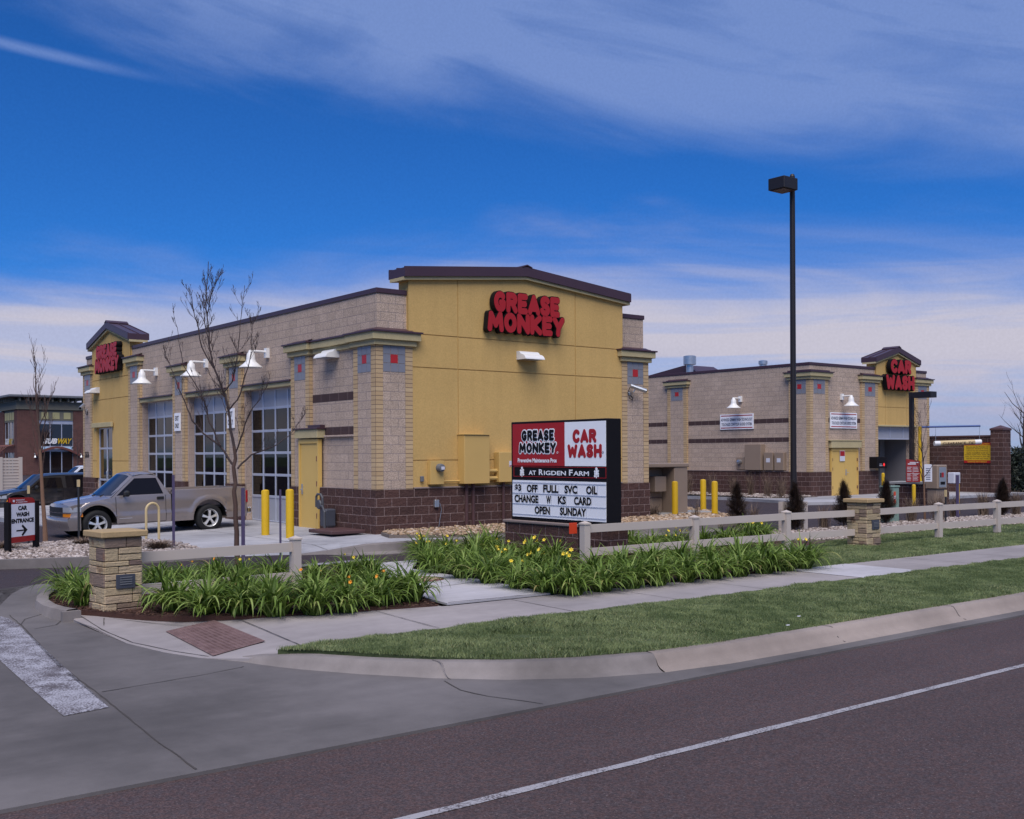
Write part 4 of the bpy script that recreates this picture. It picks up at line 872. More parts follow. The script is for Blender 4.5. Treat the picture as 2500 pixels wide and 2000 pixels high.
mb, mc = MB(), MB(); mb.bbox(cx+1.3, cx+3.48, cy-.12, cy+.09, 2.02, 2.32, .008); mc.bbox(cx+1.2, cx+3.58, cy-.15, cy+.09, 2.322, 2.36, .006); h_ = part('door_hood', mb, M['trim'], B); part('flashing', mc, M['trim'], h_)
mb = MB(); mb.box(cx+2.0, cx+2.36, cy-.035, cy-.028, .9+.55, 1.9, ); n_ = part('door_notice', mb, M['paperwhite'], B); mb = MB(); mb.box(cx+2.02, cx+2.34, cy-.039, cy-.036, 1.67, 1.88); part('red_heading', mb, M['red'], n_)
# little roof gable behind the parapet, flues
mb = MB(); mb.extrude([(13.5, 5.5), (18.5, 5.5), (14.6, 6.06)], lambda u, v, d: (cx+1.0+d, u, v), 0, 2.0); part('rear_gable', mb, M['cap'], B)
mb = MB(); mb.lathe([(.17, 5.2), (.17, 6.02), (.30, 6.03), (.30, 6.42), (.24, 6.45)], (cx+.7, 14.05, 0), 'Z', 16); part('flue', mb, M['steel'], B)
mb = MB(); mb.lathe([(.16, 5.2), (.16, 5.78), (.2, 5.8), (.2, 5.95), (.1, 5.98)], (cx+1.2, 10.1, 0), 'Z', 14); part('flue', mb, M['steel'], B)
# ================================================================== BROWN GARDEN WALL
G = thing('screen_wall', 'dark brown block screen wall with capped end pier beside the car wash', 'wall', (34.6, 3.4, 0))
mb = MB(); mb.box(34.45, 34.75, 3.83, 40, -.3, 2.5); part('wall_run', mb, M['split'], G)
mb = MB(); mb.box(34.40, 34.80, 3.83, 40, 2.502, 2.58); part('coping', mb, M['brownpaint'], G)
mb = MB(); mb.box(34.25, 34.95, 3.25, 3.82, -.3, 2.78); pr_ = part('pier', mb, M['split'], G)
mb = MB(); mb.mesh([(34.22, 3.22, 2.782), (34.98, 3.22, 2.782), (34.98, 3.85, 2.782), (34.22, 3.85, 2.782), (34.22, 3.22, 2.87), (34.98, 3.22, 2.87), (34.98, 3.85, 2.87), (34.22, 3.85, 2.87), (34.6, 3.53, 3.02)], [(0, 1, 5, 4), (1, 2, 6, 5), (2, 3, 7, 6), (3, 0, 4, 7), (4, 5, 8), (5, 6, 8), (6, 7, 8), (7, 4, 8), (3, 2, 1, 0)], False); part('pier_cap', mb, M['brownpaint'], pr_)
# ================================================================== SANDWICH SHOP BUILDING (far left)
sx0, sy0 = 14.4, 90.9
Q = thing('restaurant_building', 'distant two storey red brick restaurant building with flat overhanging roof and dark shop windows', 'building', (sx0, sy0, 0))
mb = MB()
for a, b in ((0, 2.0), (5.25, 6.45)): mb.box(sx0+a, sx0+b, sy0, sy0+.5, 0, 6.35)
mb.box(sx0, sx0+.5, sy0+.5, sy0+1.2, 0, 6.35); mb.box(sx0, sx0+.5, sy0+5.3, sy0+7.2, 0, 6.35); mb.box(sx0+.1, sx0+.5, sy0+1.2, sy0+5.3, 2.2, 2.9); mb.box(sx0, sx0+.5, sy0+7.2, sy0+30, 0, 3); mb.box(sx0+6.45, sx0+30, sy0+.6, sy0+1.0, 0, 2.8)
part('brick_wall', mb, M['redbrick'], Q)
mb = MB(); mb.box(sx0+2.0, sx0+5.25, sy0+.1, sy0+.5, 5.35, 6.35); mb.box(sx0+.1, sx0+.5, sy0+1.2, sy0+5.3, 5.2, 6.35); mb.box(sx0+6.45, sx0+30, sy0+.6, sy0+1.0, 2.8, 5.4); mb.box(sx0+6.45, sx0+30, sy0+.4, sy0+1.0, 5.4, 6.3); mb.box(sx0-.1, sx0+6.6, sy0-.1, sy0+7.3, 6.4, 7.2); mb.box(sx0+.1, sx0+.4, sy0+7.2, sy0+30, 3, 5.8)
part('stucco_wall', mb, M['sandtrim'], Q)
mb = MB(); mb.bbox(sx0-.9, sx0+7.1, sy0-.9, sy0+8, 7.55, 7.8, .05); mb.bbox(sx0+6.3, sx0+30, sy0-.0, sy0+8, 6.45, 6.6, .03); mb.bbox(sx0-.3, sx0+7, sy0+7.3, sy0+30, 5.8, 6.1, .03); rf = part('roof', mb, M['greymetal'], Q)
for k in range(9): part('roof_bracket', MB().box(sx0+.05+k*.75, sx0+.2+k*.75, sy0-.6, sy0, 7.2, 7.54), M['sandtrim'], rf)
for k in range(1, 9): part('roof_bracket', MB().box(sx0-.6, sx0, sy0+.05+k*.85, sy0+.2+k*.85, 7.2, 7.54), M['sandtrim'], rf)
for k in range(3):
    mb = MB(); mb.box(sx0+2.25+k*1.05, sx0+2.9+k*1.05, sy0+.06, sy0+.098, 5.5, 6.15); part('yellow_panel', mb, M['olive2'], Q)
for k in range(4):
    mb = MB(); mb.box(sx0+.06, sx0+.098, sy0+1.5+k*.95, sy0+2.15+k*.95, 5.4, 6.15); part('yellow_panel', mb, M['olive2'], Q)
def shopwin(x0, x1, z0, z1, n, head):
    fr, gl = MB(), MB(); y = sy0+.2
    for k in range(n+1): fr.box(x0+(x1-x0)*k/n-.04, x0+(x1-x0)*k/n+.04, y-.05, y+.05, z0, z1)
    fr.box(x0, x1, y-.04, y+.06, z1-.08, z1); fr.box(x0, x1, y-.04, y+.06, z0, z0+.08); fr.box(x0, x1, y-.03, y+.03, z1-head, z1-.07)
    f = part('shop_window', fr, M['alu'], Q); gl.box(x0, x1, y-.01, y+.01, z0, z1); part('glazing', gl, M['glass'], f)
shopwin(sx0+2.0, sx0+5.25, 2.75, 5.35, 3, .35); shopwin(sx0+2.0, sx0+5.25, .0, 2.55, 3, .25)
fr, gl = MB(), MB()
for k in range(4): fr.box(sx0+.15, sx0+.25, sy0+1.2+k*1.366-.05, sy0+1.2+k*1.366+.05, 0, 5.2)
f = part('shop_window', fr, M['alu'], Q); gl.box(sx0+.2, sx0+.22, sy0+1.2, sy0+5.3, 0, 5.2); part('glazing', gl, M['glass'], f)
mb = MB(); pts = [(sx0+1.55+k*(4.2/14), sy0-.35, 2.05+.75*math.sin(math.pi*k/14)) for k in range(15)]
mb.grid([[(x, y, z) for x, y, z in pts], [(x, sy0+.1, z) for x, y, z in pts]], True); mb.grid([[(x, y, z) for x, y, z in pts], [(x, y, z-.22) for x, y, z in pts]], True); mb.grid([[(x, y, z-.22) for x, y, z in pts], [(x, sy0+.1, z-.22) for x, y, z in pts]], True); part('arched_canopy', mb, M['rust'], Q)
mb = MB()
for k in range(7):
    y = sy0+.9+k*.85; mb.tube([(sx0-.05, y, 2.95), (sx0-.7, y, 2.8), (sx0-1.3, y, 2.3), (sx0-1.45, y, 1.75)], .045, 6)
for x, z in ((-.1, 2.95), (-.75, 2.78), (-1.3, 2.3), (-1.45, 1.75)): mb.tube([(sx0+x, sy0+.8, z), (sx0+x, sy0+6.2, z)], .045, 6)
part('pergola_awning', mb, M['rust'], Q)
for u0, st, m, x0, x1 in ((0, 'SUB', 'white', 2.4, 3.75), (1, 'WAY', 'yellowsign', 3.8, 5.15)):
    mb = MB(); text(mb, st, planeY(sx0, sy0+.1, 3.05), x0, x1, 0, .55, .02, .05, .35); part('shop_lettering', mb, M[m], Q)
for st, m, y0, y1 in (('SUB', 'white', 5.0, 3.6), ('WAY', 'yellowsign', 3.5, 2.1)):
    mb = MB(); text(mb, st, planeX(sx0+.1, sy0+y0, 3.0), 0, y0-y1, 0, .6, .02, .05, .3); part('shop_lettering', mb, M[m], Q)
for x in (1.55, 5.9):
    mb = MB(); mb.lathe([(.02, 1.95), (.06, 1.9), (.16, 1.72), (.15, 1.7)], (sx0+x, sy0-.35, 0), 'Z', 12); mb.tube([(sx0+x, sy0, 2.05), (sx0+x, sy0-.2, 2.12), (sx0+x, sy0-.35, 1.95)], .025, 6); part('wall_lamp', mb, M['steel'], Q)
# ================================================================== SIGNS ON WALLS
def channel_sign(nm, label, rows, fn, loc, depth, group=None):
    """rows: (word, u0, u1, v0, v1); every letter has a black return and a red face"""
    s = thing(nm, label, 'wall sign', loc, group)
    for word, u0, u1, v0, v1 in rows:
        lay, wid = word_layout(word); sx, sy = (u1-u0)/(wid-.0), (v1-v0)
        g = lambda u, v, n: fn(u0+u, v0+v, n)
        for L in lay:
            mb = MB(); loops_mesh(mb, contour(L, .175), g, sx, sy, .012, depth); le = part('letter', mb, M['black'], s)
            mf = MB(); loops_mesh(mf, contour(L, .138), g, sx, sy, depth+.001, depth+.014); part('letter_face', mf, M['red'], le)
    return s
channel_sign('channel_letter_sign', 'red bubble letter sign high on the big yellow front wall facing the street', [('GREASE', 3.22, 5.36, 5.26, 5.82), ('MONKEY', 3.02, 5.52, 4.77, 5.32)], planeY(0, -.02, 0), (4.3, -.02, 5.2), .17, 'red channel letter signs')
channel_sign('channel_letter_sign', 'red bubble letter sign on the small yellow gable tower above the glass entrance', [('GREASE', .12, 2.42, 5.28, 5.84), ('MONKEY', -.03, 2.62, 4.80, 5.36)], planeX(.01, 19.55, 0), (.01, 18.3, 5.3), .20, 'red channel letter signs')
channel_sign('channel_letter_sign', 'red bubble letter car wash sign on the yellow gable over the wash opening', [('CAR', .62, 2.30, 5.34, 6.02), ('WASH', .25, 2.55, 4.60, 5.32)], planeY(cx+4.85, cy-.045, 0), (cx+6.3, cy-.05, 5.2), .22, 'red channel letter signs')
def flat_sign(label, fn, w, h, loc, lines, group, text_m='bluetext', red=True):
    s = thing('banner_sign', label, 'sign', loc, group)
    mb = MB(); P = [fn(0, 0, .01), fn(w, 0, .01), fn(w, h, .01), fn(0, h, .01), fn(0, 0, .045), fn(w, 0, .045), fn(w, h, .045), fn(0, h, .045)]
    mb.mesh(P, [(4, 5, 6, 7), (0, 1, 5, 4), (1, 2, 6, 5), (2, 3, 7, 6), (3, 0, 4, 7)], False); part('panel', mb, M['offwhite'], s)
    for st, u0, u1, v0, v1 in lines: mt = MB(); text(mt, st, fn, u0, u1, v0, v1, .049, .02); part('lettering', mt, M[text_m], s)
    if red:
        mr = MB()
        for v in (.05, h-.09): mr.mesh([fn(.05, v, .048), fn(w-.05, v, .048), fn(w-.05, v+.04, .048), fn(.05, v+.04, .048)], [(0, 1, 2, 3)], False)
        part('red_line', mr, M['red'], s)
    return s
adv = lambda w: [('ADVANCED GERMAN WASH TECHNOLOGY', .05, w-.05, .37, .50), ('TOUCHLESS CONTOUR GUIDED SYSTEM', .09, w-.09, .16, .29)]
flat_sign('white wash technology banner with red lines on the long side wall of the car wash', planeX(cx+.09, 11.62, 2.88), 1.9, .68, (cx, 10.7, 2.9), adv(1.9), 'wash technology banners')
flat_sign('white wash technology banner with red lines above the yellow double doors', planeY(cx+1.45, cy+.09, 2.86), 1.92, .68, (cx+2.4, cy, 2.9), adv(1.92), 'wash technology banners')
for y, d in ((12.14, 'pilaster left of the bare tree, fully readable'), (8.10, 'pilaster directly behind the bare tree branches')):
    flat_sign('white exit only plate on the '+d, planeX(0, y, 2.58), .46, .56, (0, y-.2, 2.6), [('EXIT', .09, .38, .32, .47), ('ONLY', .06, .41, .09, .24)], 'exit only plates', 'black', False)
# monument sign -----------------------------------------------------
sxp, sya, syb, sz0, sz1 = 1.0, -3.70, -6.57, .47, 2.46
T = thing('monument_sign', 'black cabinet street sign with letter board standing on a brown block base', 'sign', (1.2, -5.1, -.28))
mb = MB(); mb.box(.93, 1.45, syb-.08, sya+.12, -.5, .41); part('block_base', mb, M['split'], T)
mb = MB(); mb.bbox(.89, 1.49, syb-.12, sya+.16, .412, .465, .01); part('base_cap', mb, M['joint'], T)
mb = MB(); mb.bbox(sxp, 1.37, syb, sya, sz0, sz1, .012); part('cabinet', mb, M['black'], T)
fn = planeX(sxp-.002, sya, sz0)       # u to the right, v up
SW, SH = 2.87, sz1-sz0
def quad(mb, u0, u1, v0, v1, n, t=.008):
    P = [fn(u0, v0, 0), fn(u1, v0, 0), fn(u1, v1, 0), fn(u0, v1, 0), fn(u0, v0, n), fn(u1, v0, n), fn(u1, v1, n), fn(u0, v1, n)]
    mb.mesh(P, [(4, 5, 6, 7), (0, 1, 5, 4), (1, 2, 6, 5), (2, 3, 7, 6), (3, 0, 4, 7)], False)
ux = 1.685; vt = 1.945; vm = 1.10
mb = MB(); quad(mb, .066, ux, vm, vt, .01); rp = part('red_panel', mb, M['red'], T)
mb = MB(); quad(mb, ux+.008, SW-.02, vm, vt, .01); wp_ = part('white_panel', mb, M['offwhite'], T)
def bubble(word, u0, u1, v0, v1, n, rad, m, par, nm):
    lay, wid = word_layout(word, .03); st = [s for L in lay for s in L]; mb = MB(); k = .05
    loops_mesh(mb, contour(st, rad), lambda u, v, d: fn(u0-k*(u1-u0)/wid+u*(1+2*k/wid), v0-k*(v1-v0)+v*(1+2*k), d), (u1-u0)/wid, v1-v0, n, n+.004); return part(nm, mb, M[m], par)
for w, a, b, c, d in (('GREASE', .372, 1.38, 1.595, 1.812), ('MONKEY', .29, 1.442, 1.35, 1.562)):
    bubble(w, a, b, c, d, .011, .225, 'offwhite', rp, 'white_outline'); bubble(w, a, b, c, d, .017, .128, 'black', rp, 'black_lettering')
for w, a, b, c, d in (('CAR', 1.93, 2.60, 1.54, 1.80), ('WASH', 1.784, 2.745, 1.258, 1.515)):
    bubble(w, a, b, c, d, .012, .138, 'red', wp_, 'red_lettering')
mb = MB(); text(mb, 'Preventive Maintenance Pros', fn, .24, 1.457, 1.165, 1.25, .015, .035); part('slogan', mb, M['offwhite'], rp)
for u, v, p_, m_ in ((1.48, 1.361, rp, 'offwhite'), (2.775, 1.358, wp_, 'bluetext')):
    mb = MB(); ring = [(u+.018*math.cos(R(a)), v+.018*math.sin(R(a))) for a in range(0, 361, 30)]; mb.tube([fn(x, y, .013) for x, y in ring], .004, 4); part('registered_mark', mb, M[m_], p_)
# middle band
mb = MB()
for u0, u1, v0, v1 in ((.09, SW-.02, 1.072, 1.082), (.09, SW-.02, .876, .886), (.09, .10, .887, 1.071), (SW-.03, SW-.02, .887, 1.071)): quad(mb, u0, u1, v0, v1, .006)
part('red_border', mb, M['red'], T)
mb = MB(); B1, B2, B3 = .917, 1.003, 1.03
for st, u0, u1, vv in (('AT', .582, .814, B2), ('R', .904, 1.035, B3), ('IGDEN', 1.06, 1.724, B2), ('F', 1.814, 1.92, B3), ('ARM', 1.94, 2.384, B2)): text(mb, st, fn, u0, u1, B1, vv, .008, .022)
part('place_lettering', mb, M['offwhite'], T)
for u in (.365, 2.59):
    mb = MB(); mb.tube([fn(u, .875, .008), fn(u, .96, .008), fn(u+.005, 1.03, .008)], .008, 5)
    for du, dv, r0 in ((0, 1.05, .034), (-.04, 1.0, .028), (.04, 1.01, .026), (-.035, .955, .028), (.04, .96, .03), (.0, .985, .022), (-.04, .915, .026), (.045, .92, .026)):
        pts = [(u+du+r0*math.cos(R(a))*random.uniform(.8, 1.1), dv+r0*math.sin(R(a))*.9) for a in range(0, 360, 45)]; mb.extrude(pts, fn, .006, .009)
    part('flower_emblem', mb, M['offwhite'], T)
# changeable letter board
mb = MB(); quad(mb, .06, SW-.02, .064, .805, .012); lb = part('letter_board', mb, M['offwhite'], T)
mb = MB()
for v in (.745, .762, .53, .545, .315, .33, .118, .103): quad(mb, .06, SW-.02, v, v+.005, .018)
part('track', mb, M['alu'], lb)
mb = MB()
for st, u0, u1, v in (('$3', .14, .349, .567), ('OFF', .534, .874, .567), ('FULL', 1.05, 1.51, .572), ('SVC', 1.691, 2.063, .572), ('OIL', 2.317, 2.622, .572), ('CHANGE', .134, .893, .356), ('W', 1.143, 1.284, .358), ('KS', 1.495, 1.731, .36), ('CARD', 1.97, 2.458, .36), ('OPEN', .781, 1.25, .142), ('SUNDAY', 1.555, 2.313, .145)):
    text(mb, st, fn, u0, u1, v, v+.155, .021, .038)
part('black_letters', mb, M['black'], lb)
mb = MB()
for u, v in ((.36, .56), (.885, .56), (1.52, .56), (2.07, .56), (2.63, .56), (.90, .345), (1.295, .345), (1.74, .345), (2.47, .345), (1.26, .132), (2.32, .132)): quad(mb, u, u+.006, v, v+.17, .0185)
part('letter_card_edge', mb, M['alu'], lb)
# entrance direction sign --------------------------------------------
e0 = np.array(gp(19, 1355, -.04)); e1 = np.array(gp(88, 1345, -.04)); ev = (e1-e0); eL = float(np.hypot(*ev)); ed = ev/eL; en = np.array([ed[1], -ed[0]])
U = thing('direction_sign', 'white car wash entrance sign with black arrow between two black posts', 'sign', (float(e0[0]), float(e0[1]), -.06))
efn = lambda u, v, n: (float(e0[0]+ed[0]*u+en[0]*n), float(e0[1]+ed[1]*u+en[1]*n), v-.06)
for u in (0, eL):
    mb = MB(); c = .045; P = [efn(u+a*c, v, b*c) for v in (-.2, 1.0) for a, b in ((-1, -1), (1, -1), (1, 1), (-1, 1))]; mb.mesh(P, [(0, 1, 2, 3), (7, 6, 5, 4), (0, 4, 5, 1), (1, 5, 6, 2), (2, 6, 7, 3), (3, 7, 4, 0)], False); part('post', mb, M['black'], U, recalc=True)
mb = MB(); mb.extrude([(.05, .34), (eL-.05, .34), (eL-.05, .96), (.05, .96)], efn, -.012, .012); pn = part('panel', mb, M['offwhite'], U, recalc=True)
for poly in ([(.05, .23), (eL-.05, .23), (eL-.05, .339), (.05, .339)], [(.05, .961), (eL-.05, .961)]+[(eL-.05-.13+.13*math.cos(R(a)), .98+.09*math.sin(R(a))) for a in (0, 30, 60, 90)]+[(.05, 1.085)]):
    mb = MB(); mb.extrude(poly, efn, -.012, .012); part('red_band', mb, M['red'], U, recalc=True)
mb = MB(); W_ = eL
text(mb, 'CAR', efn, W_*.34, W_*.66, .835, .92, .016, .055); text(mb, 'WASH', efn, W_*.27, W_*.73, .715, .80, .016, .055); text(mb, 'ENTRANCE', efn, W_*.11, W_*.90, .595, .68, .016, .055)
mb.extrude([(W_*.28, .465), (W_*.28, .44), (W_*.55, .44), (W_*.46, .37), (W_*.5, .345), (W_*.67, .453), (W_*.5, .56), (W_*.46, .535), (W_*.55, .465)], efn, .0125, .016)
part('lettering', mb, M['black'], U)
mb = MB(); text(mb, 'GREASE MONKEY', efn, W_*.26, W_*.58, 1.02, 1.045, .016, .02); text(mb, 'AT RIGDEN FARM', efn, W_*.26, W_*.66, .98, 1.005, .016, .02)
for k in range(5): mb.extrude([(W_*.19+.022*math.cos(R(a+k*72))+.014*math.cos(R(k*72)), 1.02+.014*math.sin(R(k*72))+.012*math.sin(R(a+k*72))) for a in range(0, 360, 60)], efn, .0126+.0004*k, .016+.0004*k)
part('heading', mb, M['offwhite'], U)
# ================================================================== LAMPS, CAMERAS, METERS
def gooseneck(label, fn, mir=1):
    """fn: wall frame with its origin on the wall bracket"""
    o = fn(0, 0, 0); t = thing('gooseneck_lamp', label, 'wall lamp', o, 'white gooseneck wall lamps')
    mb = MB(); P = [fn(a, b, c) for c in (0, .09) for a, b in ((-.08, -.13), (.08, -.13), (.08, .13), (-.08, .13))]; mb.mesh(P, [(0, 1, 2, 3), (7, 6, 5, 4), (0, 4, 5, 1), (1, 5, 6, 2), (2, 6, 7, 3), (3, 7, 4, 0)], False); part('bracket', mb, M['white'], t, recalc=True)
    mb = MB(); mb.tube([fn(0, .03, .08), fn(0, .03, .42), fn(0, .025, .47), fn(0, -.01, .50), fn(0, -.05, .50)], .034, 10); part('arm', mb, M['white'], t)
    c = fn(0, 0, .50); mb = MB(); z = c[2]+.02
    mb.lathe([(.02, z+.04), (.055, z+.025), (.07, z-.03), (.105, z-.07), (.12, z-.20), (.135, z-.27), (.21, z-.34), (.315, z-.42), (.315, z-.432), (.28, z-.42), (.11, z-.29), (.0001, z-.27)], (c[0], c[1], 0), 'Z', 28); sh = part('lamp_shade', mb, M['white'], t, sharp=60)
    mb = MB(); mb.lathe([(.0001, z-.29), (.055, z-.31), (.065, z-.36), (.05, z-.40), (.0001, z-.42)], (c[0], c[1], 0), 'Z', 14); part('bulb', mb, M['frost'], sh)
    return t
for y, z, l in ((14.02, 4.57, 'white gooseneck lamp beside the yellow tower, farthest left along the bay doors'), (9.85, 4.56, 'white gooseneck lamp over the middle bay door, seen through the bare tree'), (5.72, 4.55, 'white gooseneck lamp over the bay door nearest the street, behind bare twigs')):
    gooseneck(l, planeX(.1, y, z))
gooseneck('white gooseneck lamp above the banner on the long car wash wall', planeX(cx+.1, 10.45, 4.22))
gooseneck('white gooseneck lamp above the banner and double doors of the car wash', planeY(cx+2.3, cy+.1, 4.22))
def wallpack(label, fn, s=1.0):
    t = thing('wall_pack_light', label, 'wall lamp', fn(0, 0, 0), 'white wall pack lights')
    w = .31*s; prof = [(0, .21), (.08, .21), (.13, .19), (.17, .14), (.24, .125), (.31, .09), (.36, .03), (.37, .0), (.0, 0)]
    mb = MB(); L = [fn(-w, b*s, a*s) for a, b in prof]; Rr = [fn(w, b*s, a*s) for a, b in prof]; n = len(prof)
    mb.mesh(L+Rr, [(i, (i+1) % n, n+(i+1) % n, n+i) for i in range(n)]+[tuple(range(n))[::-1], tuple(range(n, 2*n))], False); part('housing', mb, M['white'], t, recalc=True)
    mb = MB(); P = [fn(-w*.85, -.012*s, .06*s), fn(w*.85, -.012*s, .06*s), fn(w*.85, -.012*s, .33*s), fn(-w*.85, -.012*s, .33*s), fn(-w*.85, -.002, .06*s), fn(w*.85, -.002, .06*s), fn(w*.85, -.002, .33*s), fn(-w*.85, -.002, .33*s)]
    mb.mesh(P, [(0, 1, 2, 3), (0, 1, 5, 4), (1, 2, 6, 5), (2, 3, 7, 6), (3, 0, 4, 7)], False); part('lens', mb, M['frost'], t, recalc=True)
wallpack('white wall pack light in the middle of the big yellow front wall', planeY(4.40, .012, 4.17))
wallpack('white wall pack light above the yellow side door by the corner', planeX(.1, 2.15, 4.15))
wallpack('white wall pack light low on the yellow tower above the glass entrance', planeX(.02, 20.0, 4.14), 1.0)
def seccam(label, fn, s=1.0):
    t = thing('security_camera', label, 'security camera', fn(0, 0, 0), 'security cameras')
    mb = MB(); mb.tube([fn(0, 0, 0), fn(0, 0, .02)], .05, 10); mb.tube([fn(0, 0, .02), fn(.02, .03, .15), fn(.06, .10, .18)], .018, 8); part('bracket', mb, M['steel'], t)
    mb = MB(); P = []
    a, b = fn(-.06, .20, .12), fn(.30, .05, .36); mb.tube([a, b], .062, 10); bd = part('camera_body', mb, M['steel'], t)
    mb = MB(); mb.tube([fn(.295, .052, .357), fn(.31, .046, .367)], .05, 10); part('lens', mb, M['black'], bd)
    mb = MB(); mb.tube([fn(-.05, .17, .1), fn(-.10, .02, .06), fn(-.03, -.14, .05), fn(.09, -.19, .04), fn(.12, -.12, .03), fn(.05, -.06, .01)], .010, 6); part('cable', mb, M['black'], t)
seccam('silver security camera on the right pilaster of the yellow front', planeY(7.98, .0, 3.45))
seccam('silver security camera with hanging cable on the far left pilaster', planeX(0, 21.1, 3.55))
# electrical gear on the yellow front
M['ybox'] = plain('yellow_box_paint', (.56, .37, .125), .45, .06, 2)
t = thing('electric_meter', 'yellow painted meter box with round glass electric meter on the yellow wall', 'electric meter', (1.6, -.03, 1.1)); mb = MB(); mb.bbox(1.40, 1.78, -.14, .01, 1.10, 1.66, .008); part('meter_box', mb, M['ybox'], t)
mb = MB(); mb.lathe([(.10, -.142), (.10, -.20), (.085, -.27), (.0001, -.29)], (1.64, 0, 1.49), 'Y', 20); mt_ = part('meter_glass', mb, M['greymetal'], t); mb = MB(); mb.box(1.6, 1.69, -.295, -.285, 1.45, 1.52); part('dial', mb, M['paperwhite'], mt_)
mb = MB(); mb.tube([(1.78, -.05, 1.17), (2.3, -.05, 1.17)], .022, 8); part('conduit', mb, M['ybox'], t)
t = thing('switch_cabinet', 'tall yellow painted electrical cabinet on the yellow wall, largest of the boxes', 'electrical cabinet', (2.7, -.1, 1.1)); mb = MB(); mb.bbox(2.28, 3.03, -.27, .01, 1.10, 2.27, .01); part('cabinet_body', mb, M['ybox'], t); mb = MB(); mb.bbox(2.26, 3.05, -.30, .01, 2.272, 2.29, .004); part('cabinet_lid', mb, M['ybox'], t)
mb = MB(); mb.tube([(2.48, -.06, -.1), (2.48, -.06, 1.1)], .045, 8); mb.tube([(2.68, -.06, -.1), (2.68, -.06, 1.1)], .045, 8); part('conduit', mb, M['brownpaint'], t)
mb = MB(); mb.tube([(3.03, -.1, 1.22), (3.4, -.1, 1.22)], .05, 8); mb.tube([(3.03, -.1, 1.40), (3.4, -.1, 1.40)], .05, 8); part('conduit', mb, M['ybox'], t)
t = thing('disconnect_box', 'small yellow painted electrical box with white warning label behind the street sign', 'electrical box', (3.6, -.1, 1.1)); mb = MB(); mb.bbox(3.36, 3.90, -.22, .01, 1.12, 1.86, .01); part('box_body', mb, M['ybox'], t); mb = MB(); mb.box(3.66, 3.78, -.225, -.222, 1.5, 1.64); lb_ = part('warning_label', mb, M['paperwhite'], t); mb = MB(); mb.box(3.67, 3.77, -.228, -.2262, 1.51, 1.53); mb.box(3.765, 3.775, -.228, -.2262, 1.535, 1.63); part('red_print', mb, M['red'], lb_); mb = MB(); mb.tube([(3.6, -.06, -.1), (3.6, -.06, 1.12)], .04, 8); part('conduit', mb, M['brownpaint'], t)
mb = MB(); mb.bbox(1.19, 1.27, -.06, .01, 1.17, 1.30, .01); solo('wall_socket', mb, M['greymetal'], 'small dark outlet box left of the electric meter', 'outlet', (1.2, 0, 1.2))
mb = MB(); mb.bbox(1.55, 1.67, -.10, -.02, .56, .74, .01); mb.tube([(1.72, -.04, .66), (1.76, -.05, .5), (1.70, -.06, .25), (1.66, -.06, .0)], .008, 6); solo('outdoor_outlet', mb, M['steel'], 'grey weatherproof outlet with dangling cord on the brown block base', 'outlet', (1.6, 0, .6))
# gas meter and slab by the side door
M['pipe'] = plain('dark_pipe_paint', (.07, .072, .082), .5, .25, 8)
t = thing('gas_meter', 'grey gas meter with pipework against the brown base by the yellow door', 'gas meter', (-.25, 2.0, 0))
mb = MB(); mb.bbox(-.36, -.08, 1.70, 2.0, .10, .52, .03); part('meter_body', mb, M['vent'], t)
mb = MB(); mb.tube([(-.30, 1.95, .5), (-.30, 1.97, .78), (-.30, 2.05, .86), (-.30, 2.22, .86), (-.30, 2.28, .80), (-.30, 2.28, .55)], .03, 8); mb.tube([(-.3, 2.28, .58), (-.3, 2.0, .56)], .03, 8); mb.tube([(-.38, 1.72, 0), (-.38, 1.72, .45), (-.36, 1.86, .58), (-.36, 2.0, .60)], .03, 8); mb.lathe([(.10, -.03), (.12, 0), (.10, .03)], (-.36, 2.03, .62), 'X', 16); part('pipework', mb, M['pipe'], t)
mb = MB(); mb.bbox(-1.0, -.12, .25, 1.35, .02, .10, .015); solo('utility_slab', mb, M['brownpaint'], 'low brown painted slab on the ground at the building corner', 'slab', (-.5, .8, 0))
# boxes on the car wash side wall
def wallbox(y0, y1, z0, z1, d, label, nm, glass_=False, lab=False, cond=()):
    t = thing(nm, label, 'electrical box', (cx, (y0+y1)/2, z0)); x = cx+.1
    mb = MB(); mb.bbox(x-d, x-.002, y0, y1, z0, z1, .01); part('box_body', mb, M['beigebox'], t)
    if glass_: mb = MB(); mb.lathe([(.10, x-d-.002), (.09, x-d-.14), (.0001, x-d-.16)], (0, (y0+y1)/2, z1-.2), 'X', 18); part('meter_glass', mb, M['steel'], t)
    if lab: mb = MB(); mb.box(x-d-.006, x-d-.002, (y0+y1)/2-.1, (y0+y1)/2+.1, z1-.42, z1-.24); part('warning_label', mb, M['paperwhite'], t)
    if cond:
        mb = MB()
        for c in cond: mb.tube([(x-.1, c, -.1), (x-.1, c, z0)], .05, 8)
        part('conduit', mb, M['brownpaint'], t)
wallbox(10.15, 10.62, 1.08, 1.63, .15, 'beige box with round meter on the long car wash wall', 'electric_meter', True)
wallbox(9.12, 10.02, 1.07, 2.2, .3, 'tall beige cabinet on the long car wash wall', 'switch_cabinet', False, False, (9.3, 9.6))
wallbox(8.55, 9.03, 1.07, 1.83, .22, 'beige switch box with white label beside the tall cabinet on the car wash wall', 'switch_box', False, True, (8.8,))
wallbox(7.98, 8.46, 1.07, 1.83, .22, 'beige switch box with white label nearest the dark lamp post on the car wash wall', 'switch_box', False, True, (8.2,))
